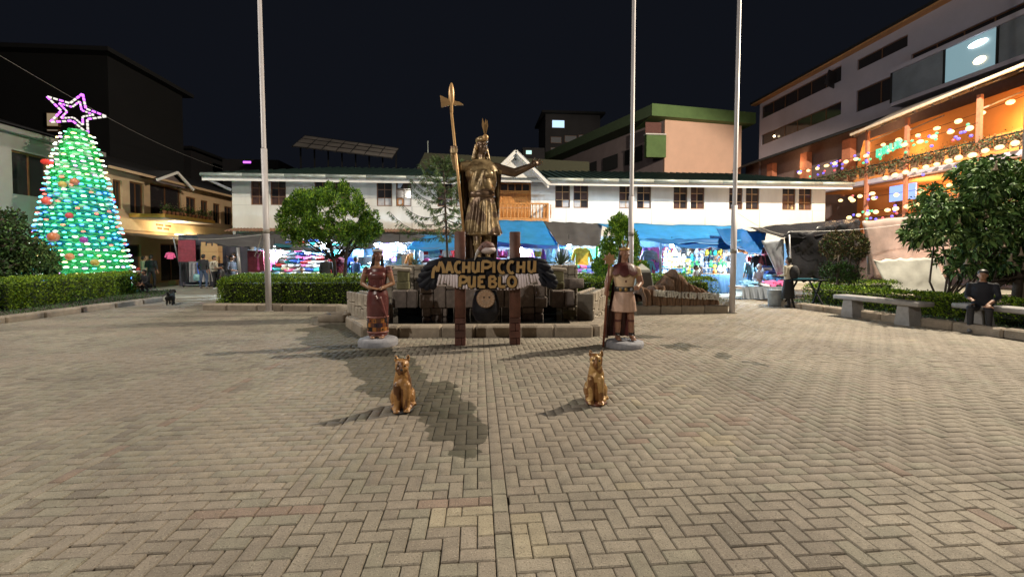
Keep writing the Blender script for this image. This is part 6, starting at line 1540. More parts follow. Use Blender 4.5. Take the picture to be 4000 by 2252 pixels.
# ================================================================== MARKET STALLS
T_blue = tarp_mat('blue_tarpaulin', (.05, .36, .72), .45, .35); T_blue2 = tarp_mat('deep_blue_tarpaulin', (.02, .15, .42), .45, .3)
T_grey = tarp_mat('grey_tarpaulin', (.085, .082, .085), .5, .1); T_black = tarp_mat('black_tarpaulin', (.028, .028, .032), .24, .05); T_clear = tarp_mat('clear_plastic_sheet', (.72, .62, .58), .3, .6)
T_white = tarp_mat('white_plastic_sheet', (.62, .62, .57), .4, .3); T_teal = tarp_mat('teal_tarpaulin', (.03, .17, .22), .5, .3)
M_steel = mat('steel_tube', (.4, .4, .42), .4, metal=.5, var=.1)
def sheet(name, label, c, m, sag=.12, wr=.03, nu=24, nv=12, seed=1, cat='tarpaulin', th=.006):
    """tarpaulin hung from four corners, sagging and creased; c = four points"""
    a, b, d, e = [Vector(p) for p in c]
    def f(u, v):
        p = a.lerp(b, u).lerp(e.lerp(d, u), v)
        s = math.sin(math.pi * u) * .55 + .45 * abs(math.sin(2 * math.pi * u))
        w = noise.noise(Vector((u * 5, v * 3, seed))) + .6 * noise.noise(Vector((u * 14 + v * 6, v * 2, seed + 5)))
        return p + Vector((0, .6 * wr * w, -sag * math.sin(math.pi * min(1, v * 1.0)) * .6 * s - sag * .5 * s * v + wr * w))
    o = MB().grid(lambda u, v: tuple(f(u, v)), nu, nv).build(name, m, None, True); tag(o, label, cat); md = o.modifiers.new('thickness', 'SOLIDIFY'); md.thickness = th
    return o
def A2(px, py, Y): return at(px, py, Y)
# tarps, left to right
sheet('tarpaulin', 'long dark grey tarpaulin sagging over the stalls at left', [A2(495, 588, 20.5), A2(720, 590, 20.5), A2(770, 628, 17.6), A2(500, 603, 17.2)], T_grey, .25, .07, seed=1)
sheet('tarpaulin', 'grey tarpaulin right of the left flagpole behind the cypress', [A2(700, 592, 20.5), A2(950, 592, 20.5), A2(945, 622, 18), A2(770, 628, 18)], T_grey, .15, .05, seed=2)
sheet('tarpaulin', 'narrow teal tarpaulin edge above the piled textiles', [A2(690, 612, 18.6), A2(812, 622, 18.6), A2(806, 634, 18.0), A2(690, 617, 18.0)], T_teal, .06, .05, seed=3)
sheet('tarpaulin', 'grey tarpaulin between the cypress and the first blue one', [A2(940, 588, 20.5), A2(1075, 592, 20.5), A2(1040, 607, 18.2), A2(945, 608, 18.2)], T_grey, .12, .05, seed=4)
sheet('tarpaulin', 'bright blue tarpaulin left of the bronze statue', [A2(1058, 590, 20.5), A2(1200, 590, 20.5), A2(1195, 623, 17.6), A2(1022, 627, 17.6)], T_blue, .18, .03, seed=5)
sheet('tarpaulin', 'broad light blue tarpaulin under the wooden balcony', [A2(1255, 553, 20.5), A2(1366, 556, 20.5), A2(1405, 616, 17.4), A2(1240, 606, 17.4)], T_blue, .1, .03, seed=6)
sheet('tarpaulin', 'deep blue tarpaulin layer under the balcony one', [A2(1225, 598, 19.5), A2(1420, 612, 19.5), A2(1440, 625, 17.9), A2(1225, 618, 17.9)], T_blue2, .08, .04, seed=7)
sheet('tarpaulin', 'creased charcoal tarpaulin between two blue ones', [A2(1366, 556, 20.5), A2(1515, 563, 20.5), A2(1510, 618, 17.2), A2(1404, 613, 17.3)], T_grey, .1, .09, seed=8)
sheet('tarpaulin', 'large blue tarpaulin between the two right flagpoles', [A2(1500, 561, 20.5), A2(1850, 567, 20.5), A2(1865, 605, 16.6), A2(1610, 604, 16.6)], T_blue, .3, .06, seed=9)
sheet('tarpaulin', 'dark blue tarpaulin fold hanging below the large blue one', [A2(1610, 600, 17), A2(1850, 600, 17), A2(1870, 622, 16.2), A2(1720, 622, 16.2)], T_blue2, .12, .08, seed=10)
sheet('tarpaulin', 'blue tarpaulin tied at the black tent corner', [A2(1800, 573, 18.5), A2(1930, 582, 17), A2(1915, 640, 15.9), A2(1820, 606, 16.2)], T_blue2, .2, .1, seed=11)
sheet('tarpaulin', 'roof of the black tent with shiny pale creases', [A2(1880, 572, 17.6), A2(2160, 550, 17.6), A2(2160, 572, 15.5), A2(1970, 598, 15.2)], T_black, .22, .1, seed=12)
sheet('tarpaulin', 'long creased black tent wall behind the brown shrub', [A2(1972, 590, 15.3), A2(2165, 556, 15.5), A2(2165, 705, 15.5), A2(1990, 705, 15.3)], T_black, .1, .22, 30, 16, seed=13)
sheet('tarpaulin', 'pale grey tent flap hanging beside the black tent', [A2(1915, 605, 15.4), A2(1972, 600, 15.3), A2(1972, 690, 15.3), A2(1955, 690, 15.4)], mat('pale_grey_sheet', (.36, .38, .42), .5), .02, .05, 8, 10, seed=14)
sheet('plastic_sheet', 'clear plastic sheet wall right of the black tent', [A2(2168, 556, 15.2), A2(2420, 530, 14.8), A2(2420, 695, 14.8), A2(2200, 700, 15.2)], T_clear, .03, .05, seed=15, cat='plastic sheet')
sheet('plastic_sheet', 'gathered white plastic sheet spreading to the ground at right', [A2(2196, 652, 14.7), A2(2350, 648, 14.3), A2(2400, 748, 13.9), A2(2235, 733, 14.3)], T_white, .02, .12, seed=16, cat='plastic sheet')
# tent poles and ropes
def pole(label, p, q, r=.03):
    o = MB().tube([p, q], r, 8).build('tent_pole', M_steel, None, True); tag(o, label, 'tent pole', 'stall poles'); return o
pole('thin leaning steel pole left of the clothes rack', gp(462, 715) + (0,), A2(436, 597, 22.5))
pole('white plastic pole behind the man in the dark jumper', A2(604, 700, 22.9), A2(598, 622, 22.8), .08)
pole('black tent corner pole beside the table', A2(1992, 725, 15.2), A2(1985, 590, 15.2))
pole('steel pole under the balcony tarpaulin', A2(1252, 690, 18.5), A2(1250, 606, 18.5)); pole('steel pole at the charcoal tarpaulin corner', A2(1406, 690, 17.3), A2(1404, 613, 17.3))
o = MB().tube([A2(1500, 690, 18), A2(1503, 612, 18)], .07, 8).build('green_post', mat('green_post', (.03, .3, .06), .5), None, True); tag(o, 'bright green post left of the small cypress', 'post')
pole('white post behind the clear plastic sheet', A2(2185, 690, 15.4), A2(2186, 560, 15.4), .06)
pole('pale post in the stall behind the bearded obelisk side', A2(1661, 690, 17.5), A2(1662, 600, 17.5), .06)
def rope(label, p, q, sag=.15): 
    p = Vector(p); q = Vector(q); o = MB().tube([p.lerp(q, k / 10) - Vector((0, 0, sag * math.sin(math.pi * k / 10))) for k in range(11)], .007, 4).build('rope', M_trim); tag(o, label, 'rope', 'tarpaulin ropes')
rope('pale rope from the left flagpole to the inn awning', (-6.2, 12.75, 2.25), A2(440, 598, 19.5), .1); rope('pale rope from the black tent to the right flagpole', (7.25, 11.4, 2.9), A2(1972, 590, 15.3), .12)
rope('pale rope across the tent front to the right', A2(1990, 582, 15.2), A2(2300, 560, 14.8), .1)
rope('thin dark cable high over the Christmas tree', A2(0, 140, 21), A2(560, 425, 40), .5)
# bulbs
M_bulb = lit('led_bulb', (.82, .93, 1), 60)
LB = MB().ball((0, 0, 0), (.09, .09, .08), 10).mesh('bulb', M_bulb, True)
def bulb(label, px, py, Y, w, r=1.):
    p = A2(px, py, Y); t = thing('stall_bulb', label, 'light bulb', p, 0, 'bright bulbs hanging in the stalls')
    inst(LB, 'bulb', p, parent=t, scale=(r, r, r)); MB().tube([Vector(p) + Vector((0, 0, .07)), Vector(p) + Vector((0, 0, .4))], .012, 5).build('cord', M_dark, t)
    lamp('bulb_lamp', (p[0], p[1] - .0, p[2] - .12), w, COOL, .08)
bulb('glaring bulb beside the right sign post', 1310, 629, 18.4, 685, 1.5)
bulb('white bulb under the charcoal tarpaulin', 1431, 613, 18.2, 505, 1.2)
bulb('bulb just above the head of the woman statue', 946, 617, 18.6, 446, 1.1)
bulb('bulb left of the first blue tarpaulin', 1005, 613, 18.6, 446, 1.1)
bulb('small bulb left of the small cypress', 1520, 620, 18.2, 238, .7)
bulb('bulb under the large blue tarpaulin', 1690, 618, 18.0, 565, 1.)
bulb('bulb hidden in the cypress crown', 812, 618, 18.4, 505)
bulb('bulb hidden behind the left flagpole', 690, 622, 18.6, 446, .8)
bulb('bulb hidden behind the right flagpole', 1848, 640, 17.2, 357, .7)
bulb('bulb behind the bronze statue cloak', 1178, 618, 18.4, 386, .8)
bulb('bulb behind the small cypress crown', 1570, 625, 18.2, 357, .8)
bulb('low bulb by the seller under the blue sheets', 1925, 655, 16.8, 208, .4)
lamp('plastic_tent_lamp', A2(2270, 610, 16.6), 420, (1, .72, .55), .3)

# ---------------- goods
PAL = [('white', (.72, .72, .75)), ('red', (.55, .04, .04)), ('pink', (.75, .12, .32)), ('blue', (.05, .13, .55)), ('sky blue', (.22, .5, .75)), ('orange', (.7, .22, .04)), ('purple', (.2, .06, .32)), ('turquoise', (.03, .42, .42)), ('green', (.05, .3, .08)), ('yellow', (.75, .55, .05)), ('black', (.02, .02, .025)), ('grey', (.3, .3, .33)), ('cream', (.6, .5, .36)), ('maroon', (.22, .03, .05)), ('brown', (.2, .1, .05))]
GM = {n: mat('cloth_' + n.replace(' ', '_'), c, .75, var=.22, scale=9, bump=.4, bscale=14) for n, c in PAL}
CN = dict(PAL)
def wavy(out, y0, y1, seed, amp=.02):
    m = MB(); m.prism(out, y0, y1); m.v = [(x + amp * noise.noise(Vector((x * 9, z * 9, seed))), y + amp * 1.5 * noise.noise(Vector((x * 7, z * 5, seed + 3))), z) for x, y, z in m.v]; return m
def garment_mesh(kind, colr, seed):
    if kind == 'jumper': out = [(-.22, -.62), (.22, -.62), (.23, -.3), (.22, -.16), (.31, -.5), (.41, -.47), (.3, -.08), (.1, 0), (0, -.04), (-.1, 0), (-.3, -.08), (-.41, -.47), (-.31, -.5), (-.22, -.16), (-.23, -.3)]
    elif kind == 'blanket': out = [(-.3, -.85), (0, -.87), (.3, -.85), (.3, -.4), (.29, 0), (0, .015), (-.29, 0), (-.3, -.4)]
    elif kind == 'trousers': out = [(-.18, -.85), (-.05, -.85), (0, -.3), (.05, -.85), (.18, -.85), (.17, 0), (-.17, 0)]
    elif kind == 'bag': out = [(-.16, -.42), (.16, -.42), (.19, -.2), (.14, -.12), (.08, 0), (.06, 0), (.1, -.13), (-.1, -.13), (-.06, 0), (-.08, 0), (-.14, -.12), (-.19, -.2)]
    elif kind == 'shawl': out = [(-.14, -.7), (.02, -.78), (.16, -.68), (.13, -.2), (.05, 0), (-.08, 0), (-.13, -.3)]
    m = wavy(out, -.035, .035, seed)
    return m.mesh(kind, GM[colr], False)
GC = {}
def garment(kind, colr, p, rz=0., s=1., label='', group=''):
    k = (kind, colr, random.randint(0, 1))
    if k not in GC: GC[k] = garment_mesh(kind, colr, hash(k[0]) % 50 + k[2] * 9)
    o = inst(GC[k], kind.replace(' ', '_'), p, (random.uniform(-.08, .08), random.uniform(-.06, .06), rz), scale=(s, 1, s)); tag(o, label, kind, group); return o
rgg = random.Random(77); random.seed(5)
def rail(place, px0, px1, py, Y, n, kinds, cols, s=1., jit=.1, dz=0):
    a, b = Vector(A2(px0, py, Y)), Vector(A2(px1, py, Y))
    r = MB().tube([a + Vector((-.1, 0, .03)), b + Vector((.1, 0, .03))], .014, 6).build('hanging_rail', M_steel); tag(r, f'steel hanging rail {place}', 'rail', 'stall rails')
    for i in range(n):
        p = a.lerp(b, (i + .5) / n) + Vector((0, rgg.uniform(-jit, jit), -.02 + dz)); k = rgg.choice(kinds); c = rgg.choice(cols)
        garment(k, c, p, rgg.uniform(-.5, .5), s * rgg.uniform(.8, 1.1), f'{c} {k}, {ORD[i]} from left on rail {place}', f'goods hanging on the rail {place}')
FM = {}
def pile(place, px0, px1, py_b, Y, rows, per, cols, w=.36, h=.1, step=.16, kind='folded textile'):
    """a stepped display of folded cloth"""
    a, b = Vector(A2(px0, py_b, Y)), Vector(A2(px1, py_b, Y)); cnt = {}
    for r in range(rows):
        for i in range(per):
            k = (rgg.choice(cols), rgg.randint(0, 2))
            if k not in FM:
                m = MB().box((0, 0, 0), (w, .3, h), bev=.02); m.v = [(x, y, z + .015 * noise.noise(Vector((x * 6, y * 6, k[1])))) for x, y, z in m.v]; FM[k] = m.mesh('folded_textile', GM[k[0]], True)
            p = a.lerp(b, (i + .5) / per) + Vector((rgg.uniform(-.06, .06), r * .16, r * step + rgg.uniform(-.02, .02)))
            o = inst(FM[k], 'folded_textile', p, (rgg.uniform(-.15, .15), rgg.uniform(-.16, .16), rgg.uniform(-.35, .35)), scale=(rgg.uniform(.8, 1.2), 1, rgg.uniform(.7, 1.5)))
            tag(o, f'{k[0]} {kind}, {ORD[i]} from left, {["bottom","second","third","fourth","fifth","sixth","seventh","eighth","ninth","top"][r]} row {place}', kind, f'{kind}s {place}')
def table(label, px0, px1, py_t, Y, dep, m, drop=.75):
    a, b = Vector(A2(px0, py_t, Y)), Vector(A2(px1, py_t, Y)); t = thing('stall_table', label, 'table', ((a.x + b.x) / 2, Y, 0), 0, 'market stall tables')
    MB().span(a.x, b.x, Y, Y + dep, a.z - .04, a.z).build('table_top', M_wood, t)
    c = MB(); n = 26
    for k in range(n + 1):
        x = a.x - .03 + (b.x - a.x + .06) * k / n; yy = Y - .03 + .025 * math.sin(k * 1.9); zb = max(.03, a.z - drop) + .02 * math.sin(k * 1.1)
        c.v += [(x, Y - .02, a.z + .006), (x, yy - .03, zb)]
    c.f = [(2 * k, 2 * k + 2, 2 * k + 3, 2 * k + 1) for k in range(n)]; c.m = [0] * n
    c.add([(a.x - .03, Y - .02, a.z + .006), (b.x + .03, Y - .02, a.z + .006), (b.x + .03, Y + dep, a.z + .006), (a.x - .03, Y + dep, a.z + .006)], [(0, 1, 2, 3)])
    c.build('tablecloth', m, t)
    for x in (a.x + .08, b.x - .08):
        for y in (Y + .08, Y + dep - .08): MB().span(x - .025, x + .025, y - .025, y + .025, 0, a.z - .04).build('leg', M_steel, t)
def backdrop(label, px0, px1, Y, m, z1=2.6):
    a, b = A2(px0, 650, Y), A2(px1, 650, Y); o = MB().grid(lambda u, v: (a[0] + (b[0] - a[0]) * u, Y + .05 * math.sin(u * 40) + .03 * noise.noise(Vector((u * 9, v * 3, px0))), .02 + z1 * v), 40, 3).build('stall_backdrop', m, None, True); tag(o, label, 'stall curtain', 'cloth backs of the stalls')
BK = [mat('backdrop_' + n, c, .8, var=.15, scale=3) for n, c in (('pale', (.30, .34, .40)), ('blue', (.12, .25, .42)), ('dark', (.05, .05, .07)), ('cream', (.36, .34, .32)))]
backdrop('pale curtain behind the piled textiles', 640, 830, 20.6, BK[0]); backdrop('blue curtain behind the stall of toys at the cypress', 830, 960, 20.7, BK[1]); backdrop('pale curtain behind the woman statue stall', 960, 1180, 20.8, BK[0]); backdrop('bluish curtain behind the sign stall', 1180, 1420, 20.9, BK[0])
backdrop('dark curtain at the back of the left clothes stall', 450, 625, 23.75, BK[2], 2.75); backdrop('cream curtain behind the green post', 1420, 1600, 20.7, BK[3]); backdrop('blue curtain behind the souvenir stall', 1600, 1900, 20.4, BK[1]); backdrop('dark curtain at the back of the seller stall', 1880, 1990, 18.6, BK[1], 2.2)
BR = ['white', 'sky blue', 'pink', 'blue', 'white', 'red', 'turquoise', 'cream', 'white', 'grey']
rail('behind the left flagpole', 630, 690, 630, 18.8, 4, ['jumper', 'blanket'], ['pink', 'maroon', 'grey', 'pink'], 1.0)
pile('right of the left flagpole', 690, 800, 688, 17.9, 10, 7, BR)
rail('above the piled textiles', 700, 800, 626, 19.0, 4, ['jumper', 'bag'], ['red', 'blue', 'white', 'maroon', 'purple'], .8)
rail('behind the round cypress crown', 805, 905, 612, 18.9, 7, ['jumper', 'blanket', 'shawl', 'bag'], ['sky blue', 'turquoise', 'white', 'pink', 'blue'], .9)
rail('low behind the cypress trunks', 815, 930, 645, 18.5, 7, ['jumper', 'blanket', 'trousers'], ['maroon', 'brown', 'blue', 'white', 'black', 'pink', 'red'], 1.0)
pile('behind the cypress trunks', 880, 960, 690, 18.2, 5, 5, ['white', 'sky blue', 'turquoise', 'white', 'red'])
rail('over the head of the woman statue', 955, 1030, 612, 19.2, 6, ['jumper', 'shawl', 'blanket'], ['purple', 'purple', 'blue', 'white', 'red', 'black'], .9)
rail('left of the agave pot on the wall', 995, 1075, 635, 18.3, 6, ['blanket', 'jumper', 'shawl'], ['grey', 'grey', 'orange', 'white', 'pink', 'sky blue'], 1.0)
rail('under the first blue tarpaulin', 1040, 1155, 626, 18.0, 9, ['bag', 'jumper', 'shawl'], ['pink', 'red', 'white', 'pink', 'sky blue', 'white', 'red'], .62)
pile('behind the left wing of the sign', 1040, 1160, 672, 18.0, 4, 6, ['white', 'sky blue', 'white', 'pink'])
rail('between the statue cloak and the right post', 1225, 1290, 625, 18.5, 5, ['jumper', 'shawl', 'bag'], ['pink', 'white', 'blue', 'green', 'white'], .7)
pile('between the two sign posts', 1215, 1300, 672, 18.2, 4, 4, ['white', 'pink', 'white', 'purple'])
rail('right of the right sign post', 1320, 1400, 625, 18.6, 6, ['jumper', 'shawl', 'bag'], ['white', 'purple', 'red', 'yellow', 'sky blue', 'black'], .8)
rail('under the charcoal tarpaulin', 1425, 1500, 622, 18.8, 4, ['shawl', 'jumper'], ['white', 'turquoise', 'sky blue', 'green'], .9)
pile('left of the warrior mace', 1430, 1545, 690, 17.6, 3, 7, ['white', 'pink', 'blue', 'turquoise', 'purple', 'white'], .36, .07)
o = garment('jumper', 'yellow', A2(1465, 622, 18.1), .1, 1.25, 'yellow shirt hanging alone under the charcoal tarpaulin', 'single shirts on show')
o = garment('jumper', 'grey', A2(1635, 628, 17.6), .0, 1.05, 'grey printed shirt hanging right of the small cypress', 'single shirts on show')
rail('left of the pale post', 1610, 1658, 622, 17.9, 4, ['shawl', 'blanket'], ['maroon', 'purple', 'pink', 'maroon'], .9)
rail('low left of the pale post', 1600, 1655, 652, 17.6, 5, ['trousers', 'jumper'], ['blue', 'pink', 'purple', 'sky blue', 'red'], .85)
rail('along the back of the souvenir stall', 1670, 1850, 616, 19.6, 12, ['bag', 'shawl', 'blanket'], ['black', 'brown', 'cream', 'yellow', 'grey', 'maroon', 'green'], .7)
rail('behind the right flagpole', 1840, 1935, 618, 16.9, 7, ['jumper', 'bag', 'shawl'], ['orange', 'green', 'brown', 'sky blue', 'blue', 'maroon', 'black'], .7)
rail('beside the black tent', 1880, 1960, 640, 16.7, 5, ['jumper', 'blanket', 'bag'], ['black', 'sky blue', 'maroon', 'red', 'white'], .8)
# shelves of small souvenirs: pots, dolls, hats
def souv(kind, m, p, s, label, group):
    k = (kind, m)
    if k not in FM:
        b = MB()
        if kind == 'clay jar': b.lathe([(.05, 0), (.1, .06), (.11, .14), (.06, .2), (.05, .24), (.07, .27)], n=9)
        elif kind == 'doll': b.lathe([(.08, 0), (.07, .1), (.04, .17)], n=8); b.ball((0, 0, .21), .05, 7); b.lathe([(.075, 0), (.05, .02), (.03, .06)], (0, 0, .24), 7); b.bar((-.1, -.02, .08), (.1, -.02, .14), .03)
        elif kind == 'hat': b.lathe([(.16, 0), (.16, .015), (.08, .02), (.07, .1), (.04, .12)], n=10)
        elif kind == 'toy llama': b.ball((0, 0, .14), (.06, .1, .06), 7); b.tube([(0, -.07, .16), (0, -.1, .27)], [.035, .025], 6); b.ball((0, -.12, .28), (.03, .05, .03), 6); [b.tube([(sx, sy, .1), (sx, sy, 0)], .018, 5) for sx in (-.035, .035) for sy in (-.06, .06)]
        FM[k] = b.mesh(kind.replace(' ', '_'), GM[m], True)
    o = inst(FM[k], kind.replace(' ', '_'), p, (0, 0, rgg.uniform(-1, 1)), scale=(s, s, s)); tag(o, label, kind, group)
def shelf(place, px0, px1, py, Y, n, kinds, cols, lvl):
    a, b = Vector(A2(px0, py, Y)), Vector(A2(px1, py, Y)); s_ = MB().span(a.x - .1, b.x + .1, Y - .16, Y + .16, a.z - .04, a.z - .005).build('shelf', M_woodl); tag(s_, f'{lvl} display shelf {place}', 'shelf', f'display shelves {place}')
    for i in range(n):
        k = rgg.choice(kinds); c = rgg.choice(cols); souv(k, c, a.lerp(b, (i + .5) / n) + Vector((0, rgg.uniform(-.06, .06), 0)), rgg.uniform(.8, 1.35), f'{c} {k}, {ORD[i]} from left, {lvl} shelf {place}', f'souvenirs on the {lvl} shelf {place}')
SC_ = ['brown', 'cream', 'grey', 'green', 'turquoise', 'yellow', 'white', 'black', 'cream', 'orange']
for lvl, py, Y in (('top', 642, 19.0), ('second', 657, 18.7), ('third', 672, 18.4), ('lowest', 687, 18.1)): shelf('of the souvenir stall', 1668, 1838, py, Y, 15, ['clay jar', 'doll', 'hat', 'toy llama'], SC_, lvl)
for lvl, py, Y in (('upper', 660, 18.8), ('lower', 678, 18.6)): shelf('at the stall behind the right wing', 1330, 1430, py, Y, 8, ['doll', 'hat', 'toy llama'], ['white', 'purple', 'sky blue', 'pink', 'white'], lvl)
for k, py in enumerate((640, 652, 665)):
    p, q = A2(1668, py, 17.8), A2(1708, py, 17.8); o = MB().box(((p[0] + q[0]) / 2, 17.8, p[2]), (q[0] - p[0], .12, .12), bev=.05).build('lit_panel', lit('warm_panel', (1, .86, .6), 2.2), None, True); tag(o, f'{["top","middle","lowest"][k]} glowing cream light panel beside the pale post', 'light panel', 'light panels beside the pale post')
table('souvenir table behind the rock sign hedge', 1660, 1840, 693, 17.5, .8, BK[1]); table('seller table with a blue white cloth by the right flagpole', 1868, 1985, 722, 14.9, .9, BK[0], .55)
table('cloth covered table left of the cypress stall', 690, 830, 690, 17.6, .9, BK[1]); table('table behind the hedge by the woman statue', 890, 1000, 690, 17.9, .8, BK[0]); table('white table left of the warrior mace', 1425, 1550, 693, 17.3, .8, BK[0])
pile('on the seller table', 1875, 1985, 716, 15.1, 2, 6, ['white', 'sky blue', 'black', 'sky blue', 'pink'], .26, .05, .07)
# stacked folded cloth beside the black tent
pile('in the heap beside the seller', 1930, 1985, 692, 16.2, 4, 3, ['white', 'sky blue', 'blue', 'white'], .34, .08, .11)

# clothes rack, boxes
rk_ = thing('clothes_rack', 'black wheeled clothes rack with a net bag in front of the inn', 'clothes rack', gp(490, 722) + (0,))
x0, y0 = gp(462, 722); x1, y1 = gp(527, 722)
for (x, y) in ((x0, y0), (x1, y1), (x0 + .1, y0 + .6), (x1, y1 + .6)): MB().tube([(x, y, .08), (x, y, 1.35)], .022, 8).build('upright', M_steel, rk_, True); MB().ball((x, y, .06), .055, 8).build('wheel', M_dark, rk_, True)
MB().tube([(x0, y0, 1.33), (x1, y1, 1.33)], .02, 6).build('top_bar', M_steel, rk_); MB().tube([(x0, y0, .12), (x1, y1, .12)], .02, 6).build('bottom_bar', M_steel, rk_)
for k in range(7):
    o = garment('trousers', rgg.choice(['black', 'black', 'blue', 'grey']), (x0 + .12 + (x1 - x0 - .2) * k / 6, y0 + .02, 1.3), .9, 1.2, f'dark trousers hanging on the black rack, {ORD[k]} from the left', 'dark trousers on the wheeled rack')
M_card = mat('cardboard', (.50, .30, .14), .8, var=.08, scale=3)
cb = thing('cardboard_box', 'tall open cardboard box above the man in black', 'box', A2(545, 655, 23.2))
a, b = A2(505, 662, 23.2), A2(548, 606, 23.2)
MB().span(a[0], b[0], 23.2, 23.6, a[2], a[2] + .6, bev=.01).build('lower_part', M_card, cb); MB().span(a[0] + .01, b[0] - .01, 23.21, 23.6, a[2] + .61, b[2] - .25).build('upper_part', M_card, cb)
for k in range(3): w = (b[0] - a[0]) / 3; MB().span(a[0] + w * k + .03, a[0] + w * (k + 1) - .06, 23.21, 23.26, b[2] - .248, b[2] - .05 - .06 * (k % 2)).build('flap', M_card, cb)
cs_ = MB().box(gp(437, 716) + (.14,), (.36, .3, .26), bev=.015).build('cardboard_box', M_card); tag(cs_, 'small cardboard box on the ground left of the clothes rack', 'box')
garment('jumper', 'pink', A2(428, 634, 22.4), .9, .55, 'pink top hanging from the leaning steel pole', 'tops by the leaning pole'); garment('blanket', 'maroon', A2(470, 604, 23.3), .2, 1.3, 'dark red cloth hanging behind the leaning steel pole', 'tops by the leaning pole')
# folding table and bin by the tent
ft = thing('folding_table', 'dark folding table with a teal cloth by the tent corner', 'table', gp(2040, 775) + (0,))
c = Vector(gp(2040, 775) + (0,)); MB().box(c + Vector((0, .3, .86)), (1.1, .6, .04), rz=-.15).build('table_top', M_dark, ft); MB().box(c + Vector((-.1, .25, .90)), (.75, .4, .03), rz=-.1).build('cloth', T_teal, ft)
for s_ in (-1, 1):
    MB().bar(c + Vector((s_ * .5, .05, 0)), c + Vector((s_ * .38, .55, .84)), .04).build('leg', M_dark, ft); MB().bar(c + Vector((s_ * .5, .55, 0)), c + Vector((s_ * .4, .1, .84)), .04).build('leg', M_dark, ft)
bn = MB().lathe([(.18, 0), (.21, .02), (.24, .5), (.25, .52)], gp(1950, 768) + (0,), 14).build('bin', mat('pale_bin', (.3, .33, .35), .6, var=.2), None, True); tag(bn, 'pale plastic bin beside the woman with the backpack', 'bin')

